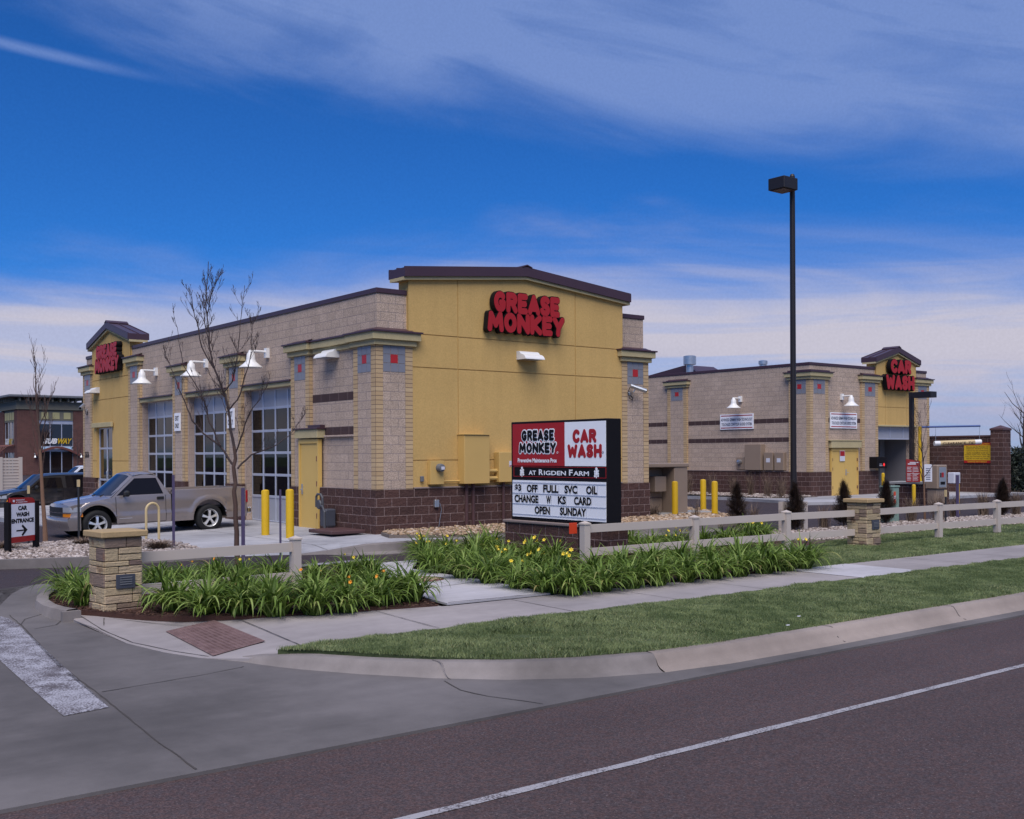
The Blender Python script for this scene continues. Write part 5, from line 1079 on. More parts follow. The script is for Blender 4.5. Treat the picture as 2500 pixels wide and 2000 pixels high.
# transformer
t = thing('transformer_cabinet', 'large beige steel transformer cabinet standing between the two buildings', 'transformer', (12, 3, -.05))
mb = MB(); mb.bbox(10.5, 12.45, 2.62, 4.3, -.04, 1.36, .02); mb.bbox(10.4, 12.6, 2.05, 4.4, 1.38, 1.5, .02); part('tank', mb, M['beigebox'], t)
mb = MB(); mb.bbox(11.95, 12.55, 2.08, 2.61, -.04, 1.375, .015); part('cabinet_door', mb, M['beigebox'], t)
mb = MB(); mb.bbox(11.35, 11.85, 2.32, 2.61, .62, 1.1, .015); part('side_box', mb, M['beigebox'], t)
mb = MB(); mb.box(10.6, 11.94, 2.605, 2.617, .42, .44); part('seam', mb, M['brownpaint'], t)
# green pedestal
gx, gy = gp(2183, 1277, -.26)
t = thing('utility_pedestal', 'sage green utility pedestal with orange warning sticker behind the fence', 'utility box', (gx, gy, -.26))
mb = MB(); mb.bbox(gx-.24, gx+.24, gy-.02, gy+.30, -.3, .78, .02); mb.bbox(gx-.26, gx+.26, gy-.04, gy+.32, .782, .83, .012); part('box_body', mb, M['greenbox'], t)
mb = MB(); mb.box(gx-.05, gx+.05, gy-.026, gy-.021, .30, .66); st_ = part('warning_sticker', mb, M['orange'], t); mb = MB(); mb.box(gx-.03, gx+.03, gy-.031, gy-.028, .44, .54); part('sticker_print', mb, M['paperwhite'], st_)
# ================================================================== BOLLARDS AND HOOP
def bollard(x, y, z0, h, r, label, group):
    t = thing('bollard', label, 'bollard', (x, y, z0), group); mb = MB(); mb.lathe([(r, z0-.1), (r, z0+h-.05), (r*.93, z0+h-.02), (r*.6, z0+h), (.0001, z0+h+.008)], (x, y, 0), 'Z', 20); part('sleeve', mb, M['bollard'], t)
    return t
for (px, py), h, l in (((648, 1304), 1.03, 'clean yellow bollard in front of the bay door, just right of the bare tree'), ((708, 1311), 1.07, 'scuffed yellow bollard in front of the yellow side door jamb')):
    x, y = gp(px, py, -.03); bollard(x, y, -.03, h, .092, l, 'yellow bollards by the bay door')
for (px, py), l in (((1648, 1262), 'yellow bollard in front of the beige transformer cabinet'), ((1717, 1252), 'yellow bollard beyond dry stems, second from the transformer and farthest back'), ((1745, 1262), 'yellow bollard on tan rocks nearest the juniper by the pale fence post')):
    x, y = gp(px, py, -.12); bollard(x, y, -.12, 1.08, .095, l, 'yellow bollards on the rock bed')
x0, y0 = gp(357, 1317, -.03); x1, y1 = gp(388, 1315, -.03)
mb = MB(); mx, my = (x0+x1)/2, (y0+y1)/2; hw = math.dist((x0, y0), (x1, y1))/2; dx, dy = (x1-x0)/2/hw, (y1-y0)/2/hw
mb.tube([(x0, y0, -.1), (x0, y0, .60)]+[(mx-dx*hw*math.cos(R(a)), my-dy*hw*math.cos(R(a)), .60+hw*1.05*math.sin(R(a))) for a in range(15, 180, 15)]+[(x1, y1, .60), (x1, y1, -.1)], .028, 10); solo('bike_hoop', mb, M['cream'], 'cream painted inverted U bicycle rack in front of the silver truck', 'bike rack', (mx, my, -.03))
# ================================================================== FENCES AND STONE PILLARS
def stone_pillar(cx_, cy_, z0, zc_, w, d, ang, label, capov, plaque_u):
    t = thing('stone_pillar', label, 'pillar', (cx_, cy_, z0), 'stone fence pillars'); rnd = random.Random(int(abs(cx_)*100))
    mb = MB(); mb.box(cx_-w/2+.02, cx_+w/2-.02, cy_-d/2+.02, cy_+d/2-.02, z0-.2, zc_); core = part('mortar_core', mb, M['mortar'], t)
    st = MB(); z = z0-.05
    while z < zc_-.02:
        h = min(rnd.choice([.07, .10, .14, .18, .22]), zc_-z)
        if zc_-(z+h) < .05: h = zc_-z
        for side in range(4):
            L = w if side % 2 == 0 else d; u = -L/2
            full = L
            while u < L/2-.01:
                s = min(rnd.uniform(.16, .40), L/2-u)
                if L/2-(u+s) < .08: s = L/2-u
                sub = [(z, h)] if h < .14 or rnd.random() < .55 else [(z, h*.5), (z+h*.5, h*.5)]
                for zz, hh in sub:
                    o = rnd.uniform(0, .016); g = .004; a0, a1 = u+g, u+s-g
                    if side == 0: b = (cx_+a0, cx_+a1, cy_-d/2-o, cy_-d/2+.06)
                    elif side == 2: b = (cx_+a0, cx_+a1, cy_+d/2-.06, cy_+d/2+o)
                    elif side == 1: b = (cx_+w/2-.06, cx_+w/2+o, cy_+a0, cy_+a1)
                    else: b = (cx_-w/2-o, cx_-w/2+.06, cy_+a0, cy_+a1)
                    st.bbox(*b, zz+g, zz+hh-g, .009)
                u += s
        z += h
    part('ledge_stones', st, M['ledge'], t)
    mb = MB(); mb.bbox(cx_-w/2-capov, cx_+w/2+capov, cy_-d/2-capov, cy_+d/2+capov, zc_+.003, zc_+.088, .012); part('cap_stone', mb, M['sandcap'], t)
    mb = MB(); u0, u1, v0, v1 = plaque_u; y = cy_-d/2-.022
    mb.bbox(cx_+u0, cx_+u1, y-.012, y+.02, z0+v0, z0+v1, .004); vt_ = part('vent_cover', mb, M['vent'], t); mb = MB()
    for k in range(4): mb.bbox(cx_+u0+.045, cx_+u1-.045, y-.022, y-.013, z0+v0+.05+k*.03, z0+v0+.066+k*.03, .002)
    part('louvre', mb, M['greymetal'], vt_)
    for o in [t]+list(t.children): pass
    t.rotation_euler = (0, 0, ang); return t
FA = math.atan2(.64, 2.47)
p1c = (-7.86, -6.22)
stone_pillar(p1c[0], p1c[1], -.28, .70, .52, .50, FA*.35, 'sandstone ledge pillar with dark vent at the left end of the planting bed', .065, (-.11, .15, .29, .48))
stone_pillar(8.20, -7.16, -.30, .70, .52, .50, 0, 'sandstone ledge pillar with flat cap on the lawn between two runs of rail fence', .065, (-.09, .17, .42, .62))
def rail_fence(label, posts, zb, zt, rails, ext0=None, ext1=None, w=.135, seg_z=(.18, .60)):
    t = thing('rail_fence', label, 'fence', (posts[0][0], posts[0][1], zb), 'almond two rail fences')
    pts = ([ext0] if ext0 else [])+posts+([ext1] if ext1 else [])
    dr = Vector((pts[-1][0]-pts[0][0], pts[-1][1]-pts[0][1])).normalized(); nn = Vector((-dr.y, dr.x))
    def obox(m, a, b, hw, z0, z1):
        d = (Vector(b)-Vector(a)).normalized(); n = Vector((-d.y, d.x))*hw; P = [(a[0]-n.x, a[1]-n.y), (b[0]-n.x, b[1]-n.y), (b[0]+n.x, b[1]+n.y), (a[0]+n.x, a[1]+n.y)]
        m.prism(P, z0, z1)
    for p in posts:
        mb = MB(); h = w/2; obox(mb, (p[0]-dr.x*h, p[1]-dr.y*h), (p[0]+dr.x*h, p[1]+dr.y*h), h, zb-.3, zt-.05); po = part('post', mb, M['vinyl'], t)
        mb = MB(); e = h+.012; q4 = [(p[0]+dr.x*a*e+nn.x*b*e, p[1]+dr.y*a*e+nn.y*b*e) for a, b in ((-1, -1), (1, -1), (1, 1), (-1, 1))]
        mb.mesh([(x, y, zt-.055) for x, y in q4]+[(x, y, zt-.03) for x, y in q4]+[(p[0], p[1], zt+.012)], [(0, 1, 5, 4), (1, 2, 6, 5), (2, 3, 7, 6), (3, 0, 4, 7), (4, 5, 8), (5, 6, 8), (6, 7, 8), (7, 4, 8), (3, 2, 1, 0)], False); part('post_cap', mb, M['vinyl'], po)
    for a, b in zip(pts[:-1], pts[1:]):
        d = (Vector(b)-Vector(a)).normalized()*(w/2+.001)
        a2 = (a[0]+d.x, a[1]+d.y) if a in posts else a; b2 = (b[0]-d.x, b[1]-d.y) if b in posts else b
        for r0 in rails: mb = MB(); obox(mb, a2, b2, .022, r0, r0+.14); part('rail', mb, M['vinyl'], t)
    return t
lp = gp(721, 1310, .545)
rail_fence('short almond vinyl rail fence from the left stone pillar to a single post among daylilies', [lp], -.28, .55, (.315, -.14), (p1c[0]+.26, p1c[1]+.12))
pz = .60; rp = [gp(1428, 1273.4, pz), gp(1694.8, 1258.8, pz), gp(1919.4, 1246.4, pz)]
rail_fence('almond two rail fence with three posts between street sign and right stone pillar', rp, -.30, pz, (.40, -.02), None, (7.93, -7.1))
rp2 = [gp(2291.5, 1227.3, pz), gp(2434, 1220.5, pz)]; rp2 += [(rp2[1][0]+2.55*k, rp2[1][1]-.1*k) for k in (1, 2, 3)]
rail_fence('almond vinyl two rail fence running right from the right stone pillar along the lawn', rp2, -.30, pz, (.40, -.02), (8.47, -7.1))
# ================================================================== LAMP POSTS
x, y = gp(1938, 1290, -.26); PX, PY = x, y
t = thing('lamp_post', 'tall dark bronze parking lot lamp post with square box head behind the juniper', 'lamp post', (x, y, -.26)); M['bronze'] = plain('dark_bronze_paint', (.016, .013, .015), .45, .15, 3)
mb = MB(); mb.tube([(x, y, -.4), (x, y, 9.38)], [.085, .072], 12); mb.lathe([(.074, 9.38), (.05, 9.44), (.0001, 9.46)], (x, y, 0), 'Z', 12); part('pole', mb, M['bronze'], t)
mb = MB(); mb.bbox(x-.70, x-.11, y-.27, y+.27, 8.94, 9.26, .012); mb.tube([(x-.11, y, 9.1), (x-.0, y, 9.1)], .05, 8); hd = part('lamp_head', mb, M['bronze'], t)
mb = MB(); mb.bbox(x-.66, x-.15, y-.23, y+.23, 8.925, 8.938, .004); part('lens', mb, M['brownpaint'], hd)
d = 44.0; p = CAM+d*FW+((2226-1250)/F_PX)*d*RT; x, y = float(p[0]), float(p[1])
t = thing('lamp_post', 'shorter dark lamp post with flat arm light in front of the car wash opening', 'lamp post', (x, y, -.05))
mb = MB(); mb.box(x-.075, x+.075, y-.075, y+.075, -.2, 4.25); part('pole', mb, M['bronze'], t)
mb = MB(); mb.bbox(x-.22, x+.22, y-.98, y-.16, 4.0, 4.24, .01); mb.box(x-.05, x+.05, y-.16, y-.076, 4.06, 4.18); part('lamp_head', mb, M['bronze'], t)
# ================================================================== CAR WASH LANE FURNITURE
def at(px, py, d):
    x, y = px-1250, py-H0; x, y = x-ROLL*y, y+ROLL*x; p = CAM+d*FW+x/F_PX*d*RT; return (float(p[0]), float(p[1]), float(CZ-y/F_PX*d))
# island wall with menu board, pay station
wx, wy, _ = at(2245, 1178, 37.5)
t = thing('island_wall', 'low brown block island wall with grey counter beside the wash lane', 'low wall', (wx, wy, -.15))
mb = MB(); mb.box(wx, wx+1.9, wy, wy+.95, -.4, .70); part('block_wall', mb, M['split'], t); mb = MB(); mb.bbox(wx-.06, wx+.75, wy-.06, wy+1.15, .702, .79, .01); part('counter_top', mb, M['concrete0'], t)
m0, m1 = at(2212, 1177, 37.2), at(2246, 1177, 37.2)
t = thing('menu_board', 'red wash price menu board with white print on the island counter', 'menu board', (m0[0], m0[1], .79))
mdx, mdy = m1[0]-m0[0], m1[1]-m0[1]; mL = math.hypot(mdx, mdy)
mfn = lambda u, v, n: (m0[0]+u*mdx+n*mdy/mL, m0[1]+u*mdy-n*mdx/mL, .795+v)
mb = MB(); mb.extrude([(0, 0), (1.0, 0), (1.0, .72), (.0, .79)], mfn, -.02, .02); bd = part('board', mb, M['tilered2'], t, recalc=True)
mb = MB(); random.seed(3)
for c0, c1 in ((.06, .46), (.53, .94)):
    for k, v in enumerate(np.linspace(.06, .50, 10)):
        if abs(v-.30) < .03: continue
        mb.extrude([(c0, v), (c0+(c1-c0)*random.uniform(.5, .95), v), (c0+(c1-c0)*random.uniform(.5, .95), v+.014), (c0, v+.014)], mfn, .021, .024)
for a, b, c, d_ in ((.48, .5, .03, .53), (.05, .95, .285, .295)): mb.extrude([(a, c), (b, c), (b, d_), (a, d_)], mfn, .021, .0235)
mb.extrude([(.12, .60), (.70, .60), (.70, .635), (.12, .635)], mfn, .021, .024); mb.extrude([(.25, .66), (.88, .655), (.88, .68), (.25, .685)], mfn, .021, .024)
part('print', mb, M['paperwhite'], bd)
kx, ky, kz = at(2293, 1194, 36.8)
t = thing('pay_station', 'tan car wash pay station with keypad on the island wall', 'pay station', (kx, ky, kz))
mb = MB(); mb.bbox(kx-.25, kx+.27, ky-.05, ky+.30, kz-.5, kz, .01); mb.bbox(kx-.30, kx+.31, ky-.12, ky+.35, kz+.0, kz+.82, .03); bd = part('housing', mb, M['beigebox'], t)
mb = MB(); mb.bbox(kx-.21, kx+.22, ky-.128, ky-.121, kz+.06, kz+.74, .003); part('face_plate', mb, M['steel'], bd); mb = MB(); mb.bbox(kx-.06, kx+.06, ky-.137, ky-.129, kz+.4, kz+.56, .003); part('keypad', mb, M['red'], bd); mb = MB(); mb.bbox(kx-.13, kx+.14, ky-.136, ky-.129, kz+.15, kz+.25, .003); mb.bbox(kx-.15, kx-.09, ky-.136, ky-.129, kz+.4, kz+.55, .003); part('slot', mb, M['black'], bd)
px_, py_, pz_ = at(2262, 1176, 36.2)
mb = MB(); mb.extrude([(0, 0), (.26, 0), (.26, .55), (.22, .58), (.04, .58), (0, .55)], lambda u, v, n: (px_-.13+u*.75, py_-u*.6-n, pz_+v), -.01, .01); nb = solo('notice_board', mb, M['paperwhite'], 'white printed notice standing on the counter right of the red menu', 'notice', (px_, py_, pz_))
nb['_org'] = (px_, py_, pz_); mb = MB()
for k in range(7): mb.extrude([(.04, .06+k*.06), (.2, .06+k*.06), (.2, .085+k*.06), (.04, .085+k*.06)], lambda u, v, n: (px_-.13+u*.75, py_-u*.6-n, pz_+v), .0105, .012)
part('print', mb, M['bluetext'], nb)
for (px, py), dd, l in (((2231, 1183), 35.0, 'slim yellow bollard in front of the menu island'), ((2338, 1180), 35.5, 'slim yellow bollard behind the white meter box post'), ((2156, 1155), 40.0, 'slim yellow bollard beside the wash opening, behind a small juniper')):
    x, y, z = at(px, py, dd); bollard(x, y, -.15, z+.15, .06, l, 'slim yellow lane bollards')
x, y, z = at(2335, 1168, 33.8); t = thing('payphone_box', 'small white box on a grey post behind the fence, right of the pay station', 'box on post', (x, y, -.25))
mb = MB(); mb.bbox(x-.16, x+.20, y-.02, y+.2, z-.16, z+.18, .015); bx_ = part('box_body', mb, M['paperwhite'], t); mb = MB(); mb.bbox(x-.10, x+.15, y-.027, y-.021, z-.11, z+.12, .003); part('window', mb, M['frost'], bx_); mb = MB(); mb.box(x-.09, x-.02, y-.10, y-.03, -.3, z+.1); part('post', mb, M['purple'], t)
# exit signal screen on the car wash wall
t = thing('lane_signal', 'black hooded signal box with red lit symbol on the wash wall', 'signal', (cx+4.5, cy-.3, 1.2))
mb = MB(); mb.bbox(cx+4.2, cx+4.95, cy-.40, cy-.0, 1.12, 1.62, .01); bd = part('housing', mb, M['black'], t)
mb = MB(); mb.lathe([(.07, cy-.402), (.0001, cy-.406)], (cx+4.72, 0, 1.28), 'Y', 16)
M['glowred'], tt_, bb_ = newmat('lit_red_signal'); bb_.inputs['Base Color'].default_value = (.6, .02, .02, 1); bb_.inputs['Emission Color'].default_value = (1, .03, .03, 1); bb_.inputs['Emission Strength'].default_value = .55
part('red_light', mb, M['glowred'], bd); mb = MB(); mb.box(cx+4.36, cx+4.60, cy-.406, cy-.402, 1.22, 1.26); mb.box(cx+4.36, cx+4.54, cy-.406, cy-.402, 1.29, 1.32); part('face_print', mb, M['frost'], bd)
# clearance arm + bar
a0, a1 = at(2246, 1043, 44), at(2393, 1040, 44)
t = thing('clearance_gate', 'yellow post with blue arm from which the clearance bar hangs', 'gate arm', (a0[0], a0[1], -.1))
mb = MB(); mb.tube([(a0[0], a0[1], -.3), (a0[0], a0[1], a0[2]+.03)], .07, 10); part('post', mb, M['bollard'], t); mb = MB(); mb.tube([a0, a1], .04, 8); part('arm', mb, M['blue'], t)
b0, b1 = at(2281, 1083, 44), at(2395, 1079, 44); L = math.dist(a0[:2], a1[:2])
t = thing('clearance_bar', 'white tube clearance bar with yellow band hanging from the blue arm', 'clearance bar', b0)
mb = MB(); bd_ = Vector(b1)-Vector(b0); mb.tube([b0, b1], .10, 16); tb = part('tube', mb, M['white'], t)
mb = MB(); mb.tube([Vector(b0)+bd_*.12, Vector(b0)+bd_*.86], .104, 16); part('yellow_band', mb, M['cream'], tb)
mb = MB(); bu = bd_.normalized(); bn = Vector((bu.y, -bu.x, 0)).normalized(); cfn = lambda u, v, n: tuple(Vector(b0)+bu*u+Vector((0, 0, v))+bn*n); text(mb, "CLEARANCE  7'6\"", cfn, bd_.length*.16, bd_.length*.84, -.07, .035, .106, .02); part('lettering', mb, M['darkbrowntext'], tb)
mb = MB()
for f in (.03, .97): p = Vector(b0)+bd_*f; mb.tube([tuple(p), (p.x, p.y, a0[2])], .008, 5)
part('chain', mb, M['steel'], t)
# caution sign on the brown wall
t = thing('caution_sign', 'yellow and red caution sign fixed to the brown screen wall', 'sign', (34.4, 4.6, 1.7)); cf = planeX(34.42, 5.16, 1.32)
mb = MB(); mb.extrude([(0, .12), (1.28, .12), (1.28, .80), (0, .80)], cf, .01, .03); bd = part('panel', mb, M['yellowsign'], t, recalc=True)
mb = MB(); mb.extrude([(0, .0), (1.28, .0), (1.28, .118), (0, .118)], cf, .01, .03); mb.extrude([(0, .802), (1.28, .802), (1.28, .92), (0, .92)], cf, .01, .03); part('red_band', mb, M['red'], t, recalc=True)
mb = MB()
for k, s in enumerate(('Do not use the Premium or', 'Ultimate washes if your', 'vehicle has any nonfactory', 'racks installed such as', 'luggage racks, bike racks, ski', 'racks, etc. Damage to your car', 'and the car wash may result.')): text(mb, s, cf, .12 if k not in (4, 5) else .06, 1.16 if k not in (4, 5) else 1.22, .70-k*.09, .765-k*.09, .033, .02)
part('lettering', mb, M['darkbrowntext'], bd); mb = MB(); text(mb, 'CAUTION', cf, .75, 1.22, .825, .895, .033, .03); text(mb, 'DAMAGE MAY RESULT', cf, .18, 1.10, .025, .09, .033, .03); part('band_lettering', mb, M['yellowsign'], bd)
# ================================================================== SMALL THINGS
def stake(px, py, z, ztop, label, m='stake', top=None, w=.022, lean=(0, 0), group='tree stakes'):
    x, y = gp(px, py, z); t = thing('tree_stake', label, 'stake', (x, y, z), group)
    mb = MB(); mb.box(x-w, x+w, y-w*.5, y+w*.5, z-.2, ztop) if lean == (0, 0) else mb.tube([(x, y, z-.1), (x+lean[0], y+lean[1], ztop)], w, 6); part('shaft', mb, M[m], t)
    if top: mb = MB(); mb.box(x+lean[0]-w*1.2, x+lean[0]+w*1.2, y+lean[1]-w, y+lean[1]+w, ztop+.002, ztop+top); part('pale_top', mb, M['cream'], t)
    return t
stake(193, 1316, -.03, 1.12, 'dark leaning stake with cream tip in front of the silver truck wheel', top=.16, w=.024, lean=(.02, .10))
stake(70, 1318, -.03, .98, 'dark stake with cream tip beside the entrance sign and young tree', top=.18, w=.02)
stake(424, 1338, -.03, 1.42, 'purple and black stake in the gravel in front of the truck door', 'purple', w=.024)
stake(594, 1396, -.28, 1.22, 'purple stake tied against the trunk of the main bare tree', 'purple', w=.03)
stake(685, 1392, -.28, 1.18, 'thin purple grey stake between the two yellow bollards', 'purple', w=.017)
stake(2309, 1276, -.26, .50, 'black stake with cream tip behind the right fence, left of the white box', top=.20, w=.025)
stake(2186, 1250, -.2, .40, 'short black stake with cream tip beside the green pedestal', top=.2, w=.02)
x, y = gp(1407, 1335, -.28); x, y, z = at(1399, 1290, 19.9)
t = thing('marker_plate', 'orange plastic marker plate on a black post at the corner of the street sign base', 'marker', (x, y, -.28))
mb = MB(); mb.bbox(x-.09, x+.09, y-.01, y+.01, z-.10, z+.10, .003); part('plate', mb, M['orange'], t); mb = MB(); mb.tube([(x+.12, y-.05, -.4), (x+.14, y-.02, z+.14)], .022, 8); part('post', mb, M['black'], t)
mb = MB(); x, y = gp(1032, 1414, -.27); 
mb.lathe([(.36, -.30), (.36, -.262), (.33, -.262)], (x, y, 0), 'Z', 30); mh = solo('manhole_ring', mb, M['rust'], 'round stone set cover in the pale garden path', 'manhole cover', (x, y, -.27)); mh['_org'] = (x, y, -.27)
mb = MB(); rr = random.Random(4)
for i in range(-7, 8):
    for j in range(-7, 8):
        u, v = i*.046+rr.uniform(-.006, .006), j*.046+rr.uniform(-.006, .006)
        if u*u+v*v < .30**2: mb.bbox(x+u-.019, x+u+.019, y+v-.019, y+v+.019, -.29, -.258+rr.uniform(0, .006), .006)
part('set_stones', mb, M['cobble'], mh)
for (px, py), l in (((1951, 1306), 'pale post pair end nearest the lamp post behind the juniper'),):
    x, y = gp(1908, 1297, -.255); x2, y2 = gp(1965, 1296, -.255); t = thing('board_barrier', 'low pale board barrier half hidden behind the juniper by the lamp post', 'barrier', ((x+x2)/2, (y+y2)/2, -.25))
    mb = MB(); mb.prism([(x-.06, y-.05), (x+.10, y-.05), (x+.10, y+.05), (x-.06, y+.05)], -.3, .52); mb.prism([(x2-.10, y2-.05), (x2+.06, y2-.05), (x2+.06, y2+.05), (x2-.10, y2+.05)], -.3, .52); part('post', mb, M['vinyl'], t); mb = MB(); mb.prism([(x+.1, y-.02), (x2-.1, y2-.02), (x2-.1, y2+.02), (x+.1, y+.02)], .3, .50); part('board', mb, M['vinyl'], t)
# louvred enclosure on the far left
x0, y0, _ = at(50, 1160, 56); t = thing('louvred_screen', 'beige louvred screen fence panel at the far left edge', 'fence', (x0, y0, -.2))
mb = MB()
for k in range(12): z = -.1+k*.155; mb.prism([(x0-4, y0-.02), (x0, y0-.02), (x0, y0+.02), (x0-4, y0+.02)], z, z+.125); 
part('louvre', mb, M['vinyl'], t)
for k in range(5): mb = MB(); mb.box(x0-.08-k*.95, x0+.08-k*.95, y0-.08, y0+.06, -.4, 1.78); part('post', mb, M['vinyl'], t)
# ================================================================== VEHICLES
def vehicle(nm, label, paint, loc, yaw, pitch, suv=False, group=None):
    t = thing(nm, label, 'pickup truck' if not suv else 'car', loc, group); t['_org'] = (0, 0, 0)
    WB, Rw, Ra = 2.80, .345, .445; HW = .86; xf, xr = -WB, 0.0; zc_ = .345
    x_f, x_t = -3.52, 1.02
    # stations along the side
    X = sorted(set(np.round(np.concatenate([np.linspace(x_f+.12, x_t, 70), xf+Ra*np.cos(np.linspace(0, math.pi, 25)), xr+Ra*np.cos(np.linspace(0, math.pi, 25)), [-2.36, -1.14, -.99, -.96]]), 4)))
    def ztop(x):
        if x > -.975 and not suv: return 1.075
        return float(np.interp(x, [-3.5, -3.42, -3.3, -3.0, -2.6, -2.36, -1.0, 1.1], [.74, .80, .835, .88, .945, .975, .99, 1.0]))
    def zbot(x):
        b = float(np.interp(x, [-3.5, -3.3, -3.2, 1.0], [.40, .36, .30, .33]))
        for c in (xf, xr):
            if abs(x-c) < Ra: b = max(b, zc_+.02+math.sqrt(max(0, Ra*Ra-(x-c)**2)))
        return b
    def hw(x): return HW*float(np.interp(x, [-3.52, -3.46, -3.35, -3.1, -2.6, .6, 1.02], [.80, .86, .915, .965, .995, 1, .975]))
    def yout(x, f, z):
        # body section: rocker tuck-in, crease, slight tumblehome towards the belt
        k = np.interp(z, [.25, .40, .52, .56, .60, .85, 1.0, 1.1], [.95, .985, 1.006, .998, .978, .984, .962, .95])
        fl = 0
        for c in (xf, xr):
            r0 = math.hypot(x-c, z-zc_-.02)
            if Ra-.01 < r0 < Ra+.11 and z > .3: fl = max(fl, .022*math.cos((r0-Ra-.03)/.09*1.2))
        return hw(x)*k+fl
    nz = 14
    def side(s):
        G = []
        for x in X:
            b, tp = zbot(x), ztop(x); G.append([(x, s*yout(x, 0, b+(tp-b)*j/nz), b+(tp-b)*j/nz) for j in range(nz+1)])
        return G
    body = MB()
    for s in (-1, 1): body.grid(side(s), True, s > 0)
    # hood
    hx = np.linspace(x_f+.12, -2.32, 14); G = []
    for x in hx:
        w = yout(x, 1, ztop(x))*s/s; G.append([(x-(.07*(1-(v*v)) if x < -3.3 else .07*(1-v*v)*max(0, (-2.9-x)/.5) if x < -2.9 else 0), v*abs(yout(x, 1, ztop(x))), ztop(x)+.055*(1-abs(v)**2.6)+(.012 if .35 < abs(v) < .6 else 0)) for v in np.linspace(-1, 1, 17)])
    body.grid(G, True)
    # nose: from the hood edge down to the bumper
    G = []
    for j, (dx, z) in enumerate(((0, None), (-.03, .76), (-.045, .70), (-.045, .60), (-.03, .53))):
        row = []
        for v in np.linspace(-1, 1, 17):
            x0 = x_f+.12; ww = abs(yout(x0, 1, ztop(x0))); c = .07*(1-v*v)
            row.append((x0+dx*(1-abs(v)**4)-c, v*ww, (ztop(x0)+.055*(1-abs(v)**2.6)) if z is None else z))
        G.append(row)
    body.grid(G, True, True)
    if not suv:
        z0 = .66       # bed: rails, inner walls, floor, tailgate
        for s in (-1, 1):
            G = [[(x, s*yout(x, 1, 1.075), 1.075), (x, s*(yout(x, 1, 1.075)-.015), 1.09), (x, s*(HW-.12), 1.09), (x, s*(HW-.13), 1.06), (x, s*(HW-.13), z0)] for x in (-.96, -.3, .3, .98)]; body.grid(G, True, s > 0)
        body.box(-.96, -.90, -(HW-.14), HW-.14, .5, 1.06)
    body.box(x_t-.06, x_t, -HW*.955, HW*.955, .5, 1.085 if not suv else .98)
    body.box(-3.1, .9, -.60, .60, .30, .36)
    if suv: body.grid([[(x, v*.83, 1.0+.02*(1-v*v)) for v in (-1, 0, 1)] for x in (-2.4, 0, 1.0)], True)
    bd = part('body', body, paint, t, sharp=40)
    ib = MB()        # dark wheel wells and underside
    for c in (xf, xr):
        for s in (-1, 1):
            a = np.linspace(0, math.pi, 15); ib.grid([[(c+Ra*math.cos(q_), s*(HW*.96), zc_+.02+Ra*math.sin(q_)), (c+Ra*math.cos(q_), s*.45, zc_+.02+Ra*math.sin(q_))] for q_ in a], True)
            ib.box(c-Ra, c+Ra, s*.45-.01, s*.45+.01, .3, .80)
    if not suv: ib.box(-.90, x_t-.061, -(HW-.135), HW-.135, .60, z0); 
    part('underbody', ib, M['grille'], t)
    # cab
    cab = MB(); zr = 1.575; bz = .985; xb = -1.02 if not suv else .98
    sec = [  # x at belt, x at roof edge, along the side outline
        (-2.46, -1.86), (-1.72, -1.60), (xb-.02, xb-.30 if not suv else xb-.25)]
    yb, yr = .815, .635
    def roofrow(x, k): return [(x, v*yr*k, zr-.055*abs(v)**3-(.0 if k == 1 else 0)) for v in np.linspace(-1, 1, 13)]
    x0r, x1r = -1.86, (xb-.27)
    rr_ = [[(x, v*yr, zr-.075*abs(v)**3-.045*((2*(x-x0r)/(x1r-x0r)-1)**4)) for v in np.linspace(-1, 1, 15)] for x in np.linspace(x0r, x1r, 10)]
    cab.grid(rr_, True)
    edge_z = lambda x: zr-.075-.045*((2*(x-x0r)/(x1r-x0r)-1)**4)
    for s in (-1, 1):      # cab side wall as a frame around the glass opening: A pillar, sill, B pillar, roof rail
        def P(x, z): # lean the side inwards
            f = (z-bz)/(zr-.09-bz); return (x, s*(yb+(yr-yb)*f), z)
        xa0, xa1 = -2.46, -1.86; g0 = (-2.33, bz+.025); g1 = (-1.84, edge_z(-1.84)-.06); g2 = (x1r-.02 if not suv else -1.16, edge_z(x1r)-.055); g3 = (xb-.16 if not suv else -1.12, bz+.025)
        if not suv: outer = [(xa0, bz-.02), (xa1, edge_z(xa1)), ((xa1+x1r)/2, edge_z((xa1+x1r)/2)), (x1r, edge_z(x1r)), (xb, bz-.0), (xb, bz-.02)]
        else: outer = [(xa0, bz-.02), (xa1, edge_z(xa1)), (-.6, edge_z(-.6)), (x1r, edge_z(x1r)), (xb, bz), (xb, bz-.02)]
        Po = [P(*p) for p in outer]; Pg = [P(*g0), P(*g1), P(*g2), P(*g3)]
        V = Po+Pg; b = len(Po)
        Fc = [(0, 1, b+1, b), (1, 2, b+2, b+1), (2, 3, b+2), (3, 4, b+3, b+2), (4, 5, b+3), (5, 0, b, b+3)]
        cab.mesh(V, Fc if s < 0 else [f[::-1] for f in Fc], False)
        gl = MB(); off = s*.006; gl.mesh([(p[0], p[1]-off*2.2, p[2]) for p in Pg], [(0, 1, 2, 3) if s < 0 else (3, 2, 1, 0)], False); w_ = part('side_window', gl, M['sideglass'], t)
        if suv:
            gl = MB(); q4 = [P(-1.0, bz+.03), P(-1.0, 1.46), P(.45, 1.44), P(.72, bz+.05)]; gl.mesh([(p[0], p[1]+s*.006, p[2]) for p in q4], [(0, 1, 2, 3) if s < 0 else (3, 2, 1, 0)], False); part('side_window', gl, M['sideglass'], t)
    # windscreen frame + rear wall
    ws = [(-2.46, .80, bz-.01), (-1.86, .635, edge_z(-1.86))]
    n = 13; G = []
